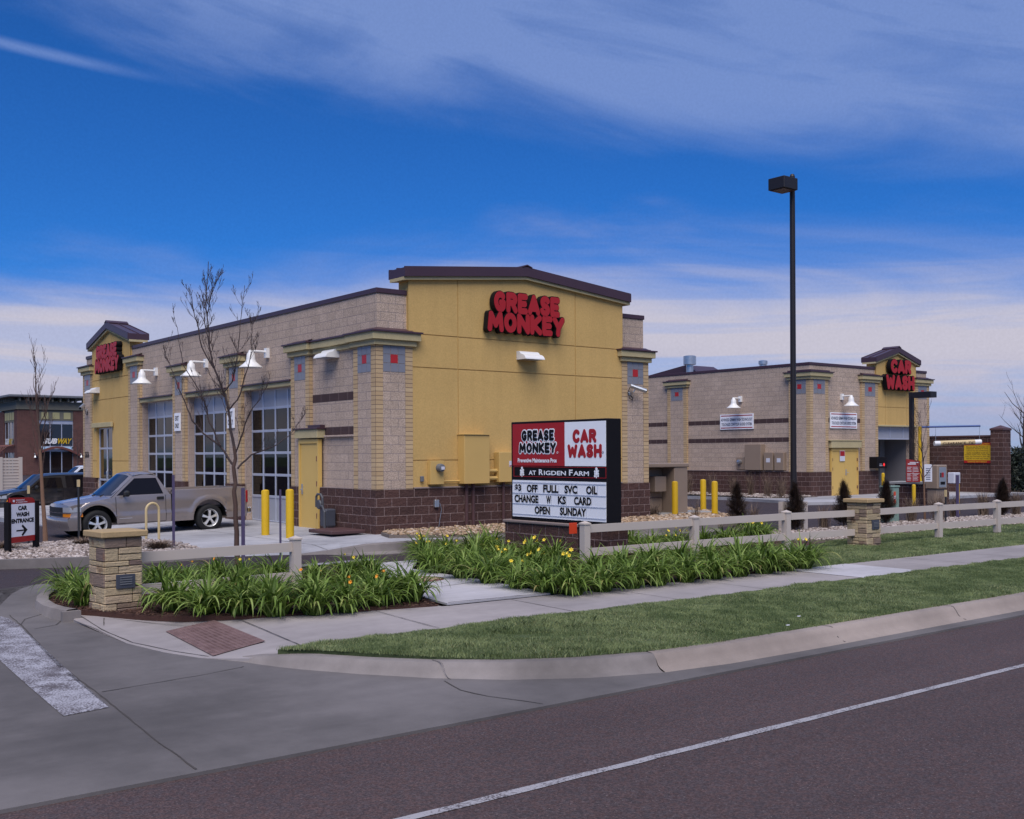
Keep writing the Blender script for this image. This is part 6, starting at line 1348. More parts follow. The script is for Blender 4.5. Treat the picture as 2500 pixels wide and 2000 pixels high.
    for f in (0, .06, .5, .94, 1):
        G.append([(ws[0][0]+(ws[1][0]-ws[0][0])*f-.10*(1-v*v)*(1-f*.55), v*(ws[0][1]+(ws[1][1]-ws[0][1])*f), ws[0][2]+(zr-.045-.075*abs(v)**3-ws[0][2])*f) for v in np.linspace(-1, 1, n)])
    cab.grid(G, True, True)
    cb = part('cab', cab, paint, t, sharp=50)
    Gw = [[(x-.006, y*.93, z+.006) for x, y, z in row] for row in (G[1], G[2], G[3])]; gl = MB(); gl.grid(Gw, True, True); part('windscreen', gl, M['carglass'], cb)
    rw = MB(); rw.grid([[(xb, v*yb, bz-.02) for v in (-1, 0, 1)], [(x1r, v*yr, zr-.045-.075*abs(v)**3) for v in (-1, 0, 1)]], True); part('rear_panel', rw, paint, cb)
    if not suv:
        rg = MB(); rg.mesh([(xb+.004-.05, -.6, 1.06), (xb+.004-.05, .6, 1.06), (x1r+.03, .5, 1.46), (x1r+.03, -.5, 1.46)], [(0, 1, 2, 3)], False); part('rear_window', rg, M['carglass'], cb)
    # cowl wipers
    wp = MB()
    for y in (-.45, .1): wp.tube([(-2.60, y, 1.005), (-2.48, y+.1, 1.03), (-2.42, y+.5, 1.05)], .012, 6)
    part('wiper', wp, M['grille'], cb)
    # seams, trim
    sm = MB()
    for s in (-1, 1):
        for x in ((-2.36, -1.14) if not suv else (-2.36, -1.14)):
            rows = [[(x+d, s*(yout(x, 0, z)+.002), z) for d in (-.006, .006)] for z in np.linspace(.34, .98, 12)]; sm.grid(rows, False)
        if not suv: sm.grid([[(-.985+d, s*(yout(-.98, 0, z)+.003), z) for d in (-.018, .018)] for z in np.linspace(.33, 1.0, 12)], False)
        sm.grid([[(x, s*(yout(x, 0, z)+.002), z) for z in (.335, .347)] for x in np.linspace(-2.34, -1.15, 6)], False)
    part('panel_gap', sm, M['black'], bd)
    for s in (-1, 1):
        mb = MB(); mb.bbox(-1.36, -1.19, s*.855-.012, s*.855+.012, .875, .945, .006); part('door_handle', mb, M['grille'], t)
        mb = MB(); mb.bbox(-2.20, -2.09, s*1.00-.10, s*1.00+.10, .985, 1.13, .04); mb.tube([(-2.16, s*.83, 1.0), (-2.15, s*.93, 1.03)], .03, 6); part('wing_mirror', mb, M['grille'], t)
        # head lamp wraps the corner
        mb = MB()
        def lampgrid(z0, z1, y0, xe):
            G = []
            for z in (z0, (z0+z1)/2, z1):
                row = []
                for k in range(7):
                    v = y0+(1-y0)*k/5 if k < 6 else 1; x = x_f+.12-.045*(1-min(1, v)**4)-.07*(1-min(1, v)**2)-.008
                    y = v*abs(yout(x_f+.12, 1, .7))
                    if k == 6: x, y = xe, abs(yout(xe, 1, z))+.006
                    row.append((x, s*y, z))
                G.append(row)
            return G
        mb.grid(lampgrid(.665, .785, .62, -3.17), True, s < 0); part('headlight', mb, M['lamp'], t)
        mb = MB(); mb.grid(lampgrid(.555, .635, .62, -3.13), True, s < 0); part('turn_signal', mb, M['amber'], t)
        mb = MB(); mb.bbox(x_t-.03, x_t+.025, s*.76-.085, s*.76+.085, .68, 1.0, .015); part('tail_light', mb, M['redlens'], t)
    mb = MB(); mb.grid([[(x_f+.12-.045*(1-abs(v)**4)-.07*(1-v*v)-.006, v*.8, z) for v in np.linspace(-.62, .62, 9)] for z in (.56, .78)], True); part('grille', mb, M['grille'], t)
    mb = MB(); mb.grid([[(x_f+.12-.045*(1-abs(v)**4)-.07*(1-v*v)-.014, v*.8, z) for v in np.linspace(-1.03, 1.03, 11)] for z in (.642, .658)], True); part('chrome_bar', mb, M['chrome'], t)
    # bumpers
    mb = MB(); rows = []
    for dx, z in ((.05, .545), (-.03, .54), (-.055, .50), (-.05, .40), (-.02, .33), (-.01, .24), (.10, .22)):
        rows.append([(x_f+.07+dx-.10*(1-v*v)+(.0 if abs(v) < .98 else .02), v*.825, z) for v in np.linspace(-1, 1, 17)])
    mb.grid(rows, True)
    for s in (-1, 1): mb.grid([[(x_f+.09+dx, s*.825, z), (x_f+.33, s*.862, z), (-3.26, s*.864, z)] for dx, z in ((.0, .545), (-.055, .50), (-.05, .40), (-.02, .33), (-.01, .24))], True, s > 0)
    part('front_bumper', mb, paint, t, sharp=45)
    mb = MB(); mb.bbox(x_t+.0, x_t+.14, -.82, .82, .40, .56, .03); part('rear_bumper', mb, M['chrome' if not suv else 'grille'], t)
    mb = MB()
    for s in (-1, 1): mb.grid([[(x, s*(yout(x, 0, z)+.003), z) for z in (.455, .47)] for x in np.linspace(-2.3, -1.98, 4)], True)
    part('badge', mb, M['chrome'], bd)
    for c in (xf, xr):
        for s in (-1, 1):
            y1, y0 = s*.845, s*.63; ty = MB()
            ty.lathe([(.225, y0), (.32, y0), (.345, y0+s*.03), (.345, y1-s*.04), (.325, y1-s*.008), (.27, y1+s*.004), (.225, y1-s*.004)], (c, 0, zc_), 'Y', 36, False); wh = part('wheel', ty, M['rubber'], t, sharp=50)
            rm = MB(); rm.lathe([(.226, y1-.004*s), (.215, y1-s*.02), (.195, y1-s*.055), (.19, y1-s*.12)], (c, 0, zc_), 'Y', 30, False); rm.lathe([(.055, y1-s*.018), (.03, y1-s*.01), (.0001, y1-s*.008)], (c, 0, zc_), 'Y', 16, False)
            for k in range(5):
                a = 2*math.pi*k/5+.3
                def pt(r0, da, d): return (c+r0*math.cos(a+da), y1-s*d, zc_+r0*math.sin(a+da))
                rm.mesh([pt(.045, -.55, .012), pt(.045, .55, .012), pt(.20, .17, .03), pt(.20, -.17, .03), pt(.12, .19, .012), pt(.12, -.19, .012), pt(.045, -.55, .07), pt(.045, .55, .07), pt(.20, .17, .09), pt(.20, -.17, .09), pt(.12, .19, .07), pt(.12, -.19, .07)], [(0, 1, 4, 5), (5, 4, 2, 3), (1, 7, 10, 4), (4, 10, 8, 2), (0, 5, 11, 6), (5, 3, 9, 11)], False)
            part('rim', rm, M['alloy'], wh, sharp=50)
            dk = MB(); dk.lathe([(.0001, y1-s*.10), (.2, y1-s*.10)], (c, 0, zc_), 'Y', 20); part('brake_disc', dk, M['seam'], wh)
    t.location = loc; t.rotation_euler = (0, pitch, yaw); return t
M['bedliner'] = M['grille']
rwx, rwy = gp(502, 1297, -.105)
vehicle('pickup_truck', 'pewter silver compact pickup truck parked nose left in front of the bay doors', M['pewter'], (rwx+.08, rwy+.78, -.11), R(1.5), R(-1.2))
bx, by, _ = at(205, 1200, 42.0)
vehicle('parked_car', 'black sport utility car behind the entrance sign, mostly hidden by the building', M['navy'], (bx+.35, by+.9, -.40), R(2), R(-.5), True)
wx_, wy_, _ = at(200, 1160, 62)
vehicle('pickup_truck', 'white pickup cab showing above the black car at the building end', M['whitecar'], (wx_+1.75, wy_+.5, -.30), 0, 0)
# ================================================================== TREES
def tree(nm, label, base, H_, trunk_r, first, spread, seed, bm_, tm, lean=(0, 0), nb=9, order=3, up=.75, group='bare street trees', trunk_pts=None, bare=True):
    rnd = random.Random(seed); t = thing(nm, label, 'tree', base, group); bx_, by_, bz_ = base
    tr, cr = MB(), MB()
    n = 12; pts = []; wob = [0, 0]
    for i in range(n+1):
        f = i/n; wob[0] += rnd.uniform(-.02, .02); wob[1] += rnd.uniform(-.02, .02)
        pts.append(Vector((bx_+lean[0]*f+wob[0]*H_*.25*f, by_+lean[1]*f+wob[1]*H_*.25*f, bz_+H_*f-(.15 if i == 0 else 0))))
    rad = [max(.004, trunk_r*(1-f*.985)**.85*(1.25 if i == 0 else 1)) for i, f in enumerate(np.linspace(0, 1, n+1))]
    cut = max(2, int(n*first)+2)
    tr.tube(pts[:cut+1], rad[:cut+1], 9); cr.tube(pts[cut:], rad[cut:], 6)
    def twig(p, d, L, r0, lev):
        m = 7; P, d = [p.copy()], d.normalized()
        for i in range(m):
            d = (d+Vector((rnd.uniform(-.2, .2), rnd.uniform(-.2, .2), rnd.uniform(-.04, .16)+up*.10))).normalized(); P.append(P[-1]+d*L/m)
        cr.tube(P, [max(.0028, r0*(1-.85*i/m)) for i in range(m+1)], 5 if lev == 1 else 4, False)
        if lev < order:
            k = rnd.randint(3, 5) if lev == 1 else rnd.randint(2, 4)
            for j in range(k):
                i = rnd.randint(1, m-1); s = Vector((rnd.uniform(-1, 1), rnd.uniform(-1, 1), rnd.uniform(.0, .8))); dd = (P[i+1]-P[i]).normalized()
                twig(P[i], dd*.75+s.normalized()*.75, L*rnd.uniform(.3, .55), r0*.5*(1-.6*i/m), lev+1)
    ga = rnd.uniform(0, 6)
    for k in range(nb):
        f = first+(.93-first)*(k/(nb-1))**.9; i = min(n-1, int(f*n)); p = pts[i].lerp(pts[i+1], f*n-i); a = ga+k*2.4+rnd.uniform(-.4, .4)
        el_ = up*.75+.25*f; L = spread*(1.15-f*.75)*rnd.uniform(.75, 1.15)
        twig(p, Vector((math.cos(a)*(1-el_*.5), math.sin(a)*(1-el_*.5), el_+.15)), L, rad[min(i, n)]*.55, 1)
    part('trunk', tr, M[bm_], t); part('crown', cr, M[tm], t); return t
def limb_tree(label, base, sc, limbs, trunk, seed, bm_, tm, tr0):
    """trunk and limbs given as (right, up) metres across the view; depth is spread at random"""
    rnd = random.Random(seed); t = thing('bare_tree', label, 'tree', base, 'bare street trees'); tr, cr = MB(), MB(); B0 = Vector(base); r3, f3 = Vector((RT[0], RT[1], 0)), Vector((FW[0], FW[1], 0))
    tr0 *= .88; limbs = [(r_0*.56, p_) for r_0, p_ in limbs]
    def smoothpts(pts, dep):
        P = [B0+r3*a+Vector((0, 0, b))+f3*d for (a, b), d in zip(pts, dep)]; out = []
        for i in range(len(P)-1):
            for j in range(3):
                f = j/3; q_ = P[i].lerp(P[i+1], f); out.append(q_+Vector((rnd.gauss(0, .008), rnd.gauss(0, .008), 0)) if (i or j) else q_)
        return out+[P[-1]]
    def twigs(P, r0, L0, lev, n):
        m = len(P)
        for _ in range(n):
            i = rnd.randint(max(1, int(m*.2)), m-2); d = (P[i+1]-P[i-1]).normalized(); s = Vector((rnd.uniform(-1, 1), rnd.uniform(-1, 1), rnd.uniform(.0, 1.0))).normalized(); d = (d*.8+s*.75).normalized(); L = L0*rnd.uniform(.4, 1.15)*(1-.35*i/m); Q = [P[i]]
            for k in range(5): d = (d+Vector((rnd.uniform(-.14, .14), rnd.uniform(-.14, .14), .10+rnd.uniform(-.06, .08)))).normalized(); Q.append(Q[-1]+d*L/5)
            ra = max(.0036, r0*.42*(1-.6*i/m)); cr.tube(Q, [max(.0022, ra*(1-.8*k/5)) for k in range(6)], 5, False)
            if lev < 2: twigs(Q, ra, L*.55, lev+1, rnd.randint(2, 4))
    P = smoothpts(trunk, [0]*len(trunk)); n = len(P); rad = [tr0*(1.25 if i == 0 else 1-.88*(i/(n-1))**.8) for i in range(n)]; c = int(n*.42); tr.tube(P[:c+1], rad[:c+1], 10); cr.tube(P[c:], rad[c:], 7); twigs(P[int(n*.45):], tr0*.42, .7, 0, 22)
    for k, (r0, pts) in enumerate(limbs):
        dd = rnd.uniform(-1, 1)*.9; m = len(pts); P = smoothpts(pts, [dd*(i/(m-1))**1.1 for i in range(m)]); n = len(P); cr.tube(P, [max(.0045, r0*(1-.85*i/(n-1))) for i in range(n)], 7, False); twigs(P, r0*.6, .58, 0, 12)
    part('trunk', tr, M[bm_], t); part('crown', cr, M[tm], t)
x, y = gp(580, 1395, -.28)
L_ = lambda *pp: [((a-580)/136, (1395-b)/136) for a, b in pp]
limb_tree('largest bare young tree with brown trunk between truck tail and yellow bollards', (x, y, -.28), 1, [
 (.040, L_((570, 1135), (536, 1088), (497, 1058), (467, 1026), (448, 984), (422, 925), (399, 864), (388, 838))), (.030, L_((540, 1088), (513, 1029), (502, 984), (484, 945), (448, 890), (435, 812), (427, 772))),
 (.034, L_((581, 1144), (610, 1110), (636, 1100), (666, 1084), (698, 1055), (722, 1010))), (.028, L_((576, 1107), (597, 1055), (617, 1010), (646, 977), (669, 945))), (.030, L_((558, 1003), (584, 977), (601, 932), (617, 880), (623, 831), (630, 780))),
 (.026, L_((549, 958), (571, 932), (581, 886), (591, 815), (597, 750), (606, 700))), (.028, L_((527, 902), (493, 847), (480, 782), (471, 745), (460, 700))), (.022, L_((513, 844), (494, 780), (487, 730), (478, 672))), (.020, L_((508, 770), (524, 720), (540, 690)))],
 L_((580, 1398), (578, 1300), (574, 1200), (573, 1140), (576, 1110), (566, 1049), (553, 974), (527, 902), (513, 844), (506, 750), (512, 638)), 77, 'bark', 'twig', .058)
x, y = gp(112, 1325, -.03)
tree('bare_tree', 'slim bare tree with leaning tan trunk in the gravel beside the entrance sign', (x, y, -.03), 3.95, .05, .36, 1.25, 5, 'tanbark', 'bark', (-.22, .1), 13, 3, 1.1)
x, y = gp(2258, 1272, -.26)
tree('bare_tree', 'thin sapling with tan trunk in front of the pay station', (x, y, -.26), 3.15, .034, .34, 1.35, 12, 'tanbark', 'twig', (-.1, 0), 11, 3, .9)
x, y, z = at(2620, 1250, 24); 
tree('bare_tree', 'bare branches reaching in from the right edge over the brown wall', (x, y, -.28), 6.2, .07, .28, 2.6, 8, 'bark', 'twig', (-.1, .2), 10, 3, .7)
for k, (px, d, h, l) in enumerate(((2500, 130, 8.5, 'distant bare tree at the right edge beyond the brown wall'), (2560, 120, 9.5, 'far bare tree just outside the right end of the brown wall'))):
    x, y, z = at(px, 1110, d); tree('bare_tree', l, (x, y, -.3), h, .2, .2, 4.5, 40+k, 'twig', 'twig', (0, 0), 14, 3, .6, 'distant bare trees')
x, y, z = at(190, 1150, 96); tree('bare_tree', 'small bare tree in front of the restaurant window', (x, y, -.1), 4.2, .06, .3, 2.2, 60, 'twig', 'twig', (0, 0), 9, 3, .8)
# hedge far right
def leafcloud(mb, n, centre, size, rnd, leaf=(.10, .03), shape=None):
    for _ in range(n):
        while True:
            p = np.array([rnd.gauss(0, .5), rnd.gauss(0, .5), rnd.uniform(0, 1)])
            if shape is None or shape(p): break
        c = np.array(centre)+p*np.array(size); a = rnd.uniform(0, 6.28); e = rnd.uniform(-.3, 1.2)
        d = np.array([math.cos(a)*math.cos(e), math.sin(a)*math.cos(e), math.sin(e)]); s = np.cross(d, [rnd.uniform(-1, 1), rnd.uniform(-1, 1), rnd.uniform(-1, 1)]); s /= np.linalg.norm(s)+1e-6
        L, w = leaf[0]*rnd.uniform(.6, 1.4), leaf[1]*rnd.uniform(.7, 1.3)
        mb.face([c-s*w/2, c+s*w/2, c+d*L+s*w*.1, c+d*L-s*w*.1])
for k, (px, d, l) in enumerate(((2492, 52, 'dark evergreen bush beyond the pier of the brown wall'), (2540, 50, 'dark evergreen bush past the right edge'))):
    x, y, z = at(px, 1200, d); rnd = random.Random(90+k); mb = MB(); leafcloud(mb, 5000, (x, y, -.2), (1.2, 1.2, 2.2), rnd, (.16, .06), lambda p: math.hypot(p[0], p[1]) < 1.05-.6*p[2]**2); t = thing('evergreen_bush', l, 'bush', (x, y, -.2), 'far evergreen bushes'); part('foliage', mb, M['evergreen'], t)
    mb = MB(); mb.tube([(x, y, -.3), (x, y, 1.2)], .06, 6); part('stem', mb, M['twig'], t)
# ------------------------------------------------------------------ junipers: dark upright shrubs
def juniper(x, y, z, h, r, seed, label):
    rnd = random.Random(seed); t = thing('juniper_shrub', label, 'shrub', (x, y, z), 'dark upright junipers'); mb = MB(); st = MB()
    st.tube([(x, y, z-.1), (x, y, z+h*.8)], [.03, .006], 6)
    for k in range(430):
        f = rnd.random()**.9; a = rnd.uniform(0, 6.283); rr0 = r*(.60+.40*min(1, f*3.2))*(1-f**2.2)*rnd.uniform(.42, 1.18)+.03
        b = Vector((x+math.cos(a)*rr0*.35, y+math.sin(a)*rr0*.35, z+.03+f*h*.80)); tip = Vector((x+math.cos(a)*rr0, y+math.sin(a)*rr0, b.z+h*rnd.uniform(.06, .22)))
        if k % 4 == 0: st.tube([b, tip], [.007, .003], 4, False)
        for _ in range(44):
            s = rnd.random(); p = b.lerp(tip, s)+Vector((rnd.gauss(0, .022), rnd.gauss(0, .022), rnd.gauss(0, .03)))
            d = ((tip-b).normalized()+Vector((rnd.uniform(-.8, .8), rnd.uniform(-.8, .8), rnd.uniform(-.1, .9)))).normalized(); sd = d.orthogonal().normalized()*.0065; e = p+d*rnd.uniform(.025, .06)
            mb.face([p-sd, p+sd, e+sd*.3, e-sd*.3])
    part('foliage', mb, M['juniper'], t); part('stem', st, M['twig'], t)
for (px, py), h, r, l in (((1799, 1291), 1.32, .30, 'dark upright juniper right of the yellow bollards'), ((1940, 1298), 1.35, .30, 'dark upright juniper at the foot of the tall lamp post'), ((2060, 1288), 1.30, .29, 'dark upright juniper left of the right stone pillar'), ((2163, 1281), 1.32, .28, 'dark upright juniper between the right stone pillar and the green pedestal'), ((2447, 1262), 1.22, .26, 'dark upright juniper in front of the brown wall pier, farthest right')):
    x, y = gp(px, py, -.26); juniper(x, y, -.26, h, r, int(px), l)
# dry ornamental grasses and low brown shrubs
def drygrass(x, y, z, h, r, n, seed, label, group='dry ornamental grasses', nm='dry_grass_clump'):
    rnd = random.Random(seed); t = thing(nm, label, 'dry plant', (x, y, z), group); mb = MB()
    for _ in range(n):
        a = rnd.uniform(0, 6.283); q_ = rnd.random()**.6*r; b = Vector((x+rnd.gauss(0, r*.15), y+rnd.gauss(0, r*.15), z-.02)); L = h*rnd.uniform(.5, 1.1)
        m_ = b+Vector((math.cos(a)*q_*.35, math.sin(a)*q_*.35, L*.6)); e = b+Vector((math.cos(a)*q_, math.sin(a)*q_, L*rnd.uniform(.85, 1)))
        w = .004; sd = Vector((-math.sin(a+rnd.uniform(-1, 1)), math.cos(a), 0))*w
        mb.face([b-sd, b+sd, m_+sd, m_-sd]); mb.face([m_-sd, m_+sd, e+sd*.4, e-sd*.4])
    part('stalks', mb, M['drygrass'], t)
DG = [((1597, 1272), .55, .35, 260, 'dry grass clump between the building corner and the first yellow bollard'), ((1700, 1274), .75, .28, 70, 'dry twiggy clump in front of the second yellow bollard'), ((1840, 1288), .7, .3, 120, 'dry grass clump right of the first juniper'), ((2012, 1288), .62, .35, 240, 'dry grass clump between two junipers left of the stone pillar'), ((2225, 1272), .75, .4, 260, 'dry grass clump behind the fence by the sapling'), ((2290, 1270), .85, .45, 300, 'dry grass clump in front of the pay station'), ((2330, 1262), .7, .4, 220, 'dry grass clump below the white box'), ((2400, 1258), .8, .4, 320, 'dry grass clump left of the last juniper'), ((2480, 1256), .8, .4, 320, 'dry grass clump at the right edge before the brown wall'), ((1520, 1283), .5, .3, 120, 'dry grass clump behind the street sign')]
for (px, py), h, r, n, l in DG: x, y = gp(px, py, -.22); drygrass(x, y, -.22, h, r, n, px, l)
for k, (px, py) in enumerate(((1680, 1205), (1735, 1208), (1790, 1210), (1832, 1211), (1875, 1214), (1908, 1215))):
    x, y = gp(px, py, .0); drygrass(x, y, .0, 1.0, .45, 150, px, '%s pale dry shrub from the transformer against the car wash wall' % ['first', 'second', 'third', 'fourth', 'fifth', 'sixth'][k], 'dry shrubs along the car wash wall')
for (px, py), l in (((205, 1333), 'low brown prostrate shrub in the gravel left of the stone pillar'), ((388, 1341), 'low brown shrub with pale grass stems right of the stone pillar'), ((8, 1345), 'low brown shrub at the left edge by the sign post')):
    x, y = gp(px, py, -.02); drygrass(x, y, -.02, .20, .42, 600, px, l, 'low brown shrubs in the gravel', 'low_shrub')
# ================================================================== DAYLILIES
def lily_mesh(seed, nbl, h, spread):
    rnd = random.Random(seed); mb = MB()
    for _ in range(nbl):
        a = rnd.uniform(0, 6.283); L = h*rnd.uniform(.6, 1.25); w = rnd.uniform(.0095, .017); r0 = rnd.random()**.5*.13; a0 = rnd.uniform(0, 6.283)
        p = Vector((math.cos(a0)*r0, math.sin(a0)*r0, -.02)); outer = rnd.random(); th = R(88-outer*38-rnd.uniform(0, 8)); bend = R(rnd.uniform(80, 185) if rnd.random() < .88 else rnd.uniform(15, 60)); kink = rnd.uniform(.45, .7); rows = []; n = 9; tw = rnd.uniform(-.7, .7)
        for i in range(n+1):
            f = i/n; d = Vector((math.cos(a)*math.cos(th), math.sin(a)*math.cos(th), math.sin(th))); sd = Vector((-math.sin(a+tw*f), math.cos(a+tw*f), 0)); ww = w*(.6+1.5*f*(1-f)+.3*(1-f))*(1-f**5)+.001
            up = d.cross(sd); rows.append([p-sd*ww, p-up*ww*.45, p+sd*ww]); p = p+d*L/n
            th -= bend/n*(.35+2.6*math.exp(-((f-kink)/.22)**2)*.5)
            if p.z < .012: p.z = .012+rnd.uniform(0, .01)
        mb.grid(rows, True)
    return mb
LM = []
for k in range(6):
    o = mk('foliage', lily_mesh(200+k, 150, .63, .5), M['lily'], None, sharp=0); LM.append(o.data); bpy.data.objects.remove(o)
def flower_mesh(seed, n, m):
    rnd = random.Random(seed); mb, sk = MB(), MB()
    for _ in range(n):
        a = rnd.uniform(0, 6.283); q_ = rnd.uniform(.05, .28); h = rnd.uniform(.38, .50); top = Vector((math.cos(a)*q_, math.sin(a)*q_, h)); sk.tube([(math.cos(a)*.03, math.sin(a)*.03, 0), (math.cos(a)*q_*.5, math.sin(a)*q_*.5, h*.6), top], .004, 4)
        ax = Vector((math.cos(a)+rnd.uniform(-.5, .5), math.sin(a)-1.2+rnd.uniform(-.5, .5), .7)).normalized(); u = ax.orthogonal().normalized(); v = ax.cross(u); s = rnd.uniform(.5, .72)
        for k in range(6):
            b = 2*math.pi*k/6; d = u*math.cos(b)+v*math.sin(b); sd = ax.cross(d)
            P = [top, top+(ax*.035+d*.016)*s, top+(ax*.06+d*.042)*s, top+(ax*.062+d*.07)*s]; W_ = [.004*s, .016*s, .02*s, .003*s]
            mb.grid([[p-sd*w, p+ax*.003, p+sd*w] for p, w in zip(P, W_)], True)
    return mb, sk
FM = {}
for c in ('lilyy', 'lilyo'):
    for n in (2, 4):
        a, b = flower_mesh(300+n, n, c); o1 = mk('flower', a, M[c], None); o2 = mk('flower_stalk', b, M['lily'], None); FM[c, n] = (o1.data, o2.data); bpy.data.objects.remove(o1); bpy.data.objects.remove(o2)
ORD = ['first', 'second', 'third', 'fourth', 'fifth', 'sixth', 'seventh', 'eighth', 'ninth', 'tenth', 'eleventh', 'twelfth', 'thirteenth', 'fourteenth', 'fifteenth', 'sixteenth', 'seventeenth', 'eighteenth', 'nineteenth', 'twentieth']
def lilies(rowname, group, spots, sc=1.0):
    for k, sp in enumerate(spots):
        px, py = sp[0], sp[1]; fl = sp[2] if len(sp) > 2 else None; x, y = gp(px, py, -.28); rnd = random.Random(px*7+py)
        s = sc*rnd.uniform(.88, 1.12); desc = {None: 'green daylily clump', 'y': 'daylily clump with yellow blooms', 'Y': 'daylily clump with many yellow blooms', 'o': 'daylily clump with orange blooms'}[fl]
        t = thing('daylily_clump', '%s, %s %s' % (desc, ORD[k], rowname), 'plant', (x, y, -.28), group); t['_org'] = (0, 0, 0)
        f = bpy.data.objects.new('foliage', LM[rnd.randrange(6)]); COL.objects.link(f); f.parent = t
        if fl:
            a, b = FM['lilyo' if fl == 'o' else 'lilyy', 4 if fl == 'Y' else 2]; o = bpy.data.objects.new('flower', a); COL.objects.link(o); o.parent = t; o2 = bpy.data.objects.new('flower_stalk', b); COL.objects.link(o2); o2.parent = t
        t.rotation_euler = (0, 0, rnd.uniform(0, 6.28)); t.scale = (s*1.05, s*1.05, s*rnd.uniform(.92, 1.08))
lilies('from the left pillar, front row', 'daylilies of the left bed', [(425, 1488), (505, 1499), (590, 1498), (675, 1498), (765, 1496), (850, 1490, 'o'), (925, 1478, 'o'), (1000, 1466)])
lilies('from the left pillar, middle row', 'daylilies of the left bed', [(400, 1452), (480, 1456), (575, 1458), (655, 1458), (760, 1455, 'o'), (840, 1452), (915, 1440)], .88)
lilies('from the left pillar, back row', 'daylilies of the left bed', [(385, 1425), (455, 1424, 'o'), (530, 1420, 'o'), (600, 1422, 'y'), (670, 1418), (770, 1418), (850, 1416, 'y'), (905, 1414)], .82)
lilies('left of the left stone pillar', 'daylilies beside the left pillar', [(190, 1462), (205, 1478), (172, 1450)], .9)
lilies('clump from the path, front of right bed', 'daylilies of the right bed', [(1062, 1399), (1128, 1412), (1195, 1424), (1265, 1437, 'y'), (1330, 1446), (1400, 1449), (1470, 1441), (1540, 1433), (1605, 1426), (1675, 1418), (1742, 1410), (1805, 1404), (1865, 1397), (1918, 1391), (1962, 1386, 'y')])
lilies('clump from the path, middle of right bed', 'daylilies of the right bed', [(1035, 1374, 'Y'), (1100, 1383, 'y'), (1165, 1393), (1235, 1402, 'Y'), (1305, 1410, 'Y'), (1375, 1413, 'Y'), (1445, 1408), (1515, 1402), (1585, 1396), (1655, 1389), (1725, 1382), (1800, 1376), (1870, 1371)])
lilies('clump from the path, back of right bed', 'daylilies of the right bed', [(1035, 1358, 'Y'), (1095, 1360, 'y'), (1160, 1364), (1225, 1368, 'y'), (1290, 1378, 'Y'), (1350, 1384, 'y'), (1200, 1350)])
lilies('behind the fence right of the street sign', 'daylilies behind the fence', [(1470, 1352, 'y'), (1535, 1345), (1595, 1342), (1650, 1340, 'Y'), (1575, 1358), (1640, 1355, 'y'), (1720, 1336), (1775, 1333), (1830, 1322, 'Y'), (1860, 1316, 'y')], .92)
# ================================================================== GRASS, GRAVEL, MULCH CHIPS
def scatter(poly, n):
    P = np.array(poly); lo, hi_ = P.min(0), P.max(0); out = np.empty((0, 2))
    while len(out) < n:
        c = RNG.uniform(lo, hi_, (n, 2)); out = np.vstack([out, c[inside_np(c[:, 0], c[:, 1], poly)]])
    return out[:n]
def np_mesh(name, V, Fc, m, label, cat):
    me = bpy.data.meshes.new(name); k = Fc.shape[1]; me.vertices.add(len(V)); me.vertices.foreach_set('co', V.astype(np.float32).ravel()); me.loops.add(Fc.size); me.loops.foreach_set('vertex_index', Fc.astype(np.int32).ravel()); me.polygons.add(len(Fc)); me.polygons.foreach_set('loop_start', np.arange(0, Fc.size, k, dtype=np.int32)); me.update(calc_edges=True)
    me.materials.append(m); o = bpy.data.objects.new(name, me); COL.objects.link(o); return tag(o, label, cat, None, 'stuff')
def grass(name, poly, n, zf, label, h0=.045):
    pts = scatter(poly, n); pts = pts+RNG.normal(0, .018, pts.shape); d = np.hypot(pts[:, 0]-CAM[0], pts[:, 1]-CAM[1]); wsc = np.clip(d/11, 1, 3)
    # clumpy height
    cl = .75+.35*np.sin(pts[:, 0]*2.3+1.3*np.sin(pts[:, 1]*1.9))*np.sin(pts[:, 1]*2.9+.8*np.sin(pts[:, 0]*1.1))+.25*np.sin(pts[:, 0]*9.7)*np.sin(pts[:, 1]*8.3)
    z = np.array([zf(x, y) for x, y in pts]); a = RNG.uniform(0, 6.283, n); h = h0*RNG.uniform(.5, 1.35, n)*cl; w = .0036*RNG.uniform(.7, 1.3, n)*wsc; ln = RNG.uniform(.1, 1.0, n)*h
    b = np.stack([pts[:, 0], pts[:, 1], z-.01], 1); sd = np.stack([np.cos(a), np.sin(a), np.zeros(n)], 1)*w[:, None]; bd = RNG.uniform(0, 6.283, n); tip = b+np.stack([np.cos(bd)*ln, np.sin(bd)*ln, h+.01], 1); mid = b*.5+tip*.5+np.stack([-np.cos(bd)*ln*.12, -np.sin(bd)*ln*.12, h*.12], 1)
    V = np.stack([b-sd, b+sd, mid+sd*.75, tip, mid-sd*.75], 1).reshape(-1, 3); Fc = np.arange(n*5).reshape(n, 5); return np_mesh(name, V, Fc, M['grass'], label, 'grass')
near = [p for p in lawn1]; n1 = [(x, y) for x, y in lawn1 if x < 26]
lawnA = [(-7.5, -10.43), (-7.3, -10.42), (-5.6, -10.42), (0, -10.68), (12, -10.76), (12, -13.12), (-3.6, -13.12), (-4.5, -13.0), (-5.3, -12.75), (-5.95, -12.38), (-6.5, -11.9), (-6.92, -11.4), (-7.25, -10.85)]
lawnB = [(12, -10.76), (45, -10.92), (45, -13.12), (12, -13.12)]
lawnC = [(2.98, -9.02), (2.98, -7.4), (7.0, -6.6), (9, -5.95), (14, -5.65), (14, -9.05)]; lawnD = [(14, -9.05), (14, -5.7), (20, -5.95), (45, -6.5), (45, -9.15)]
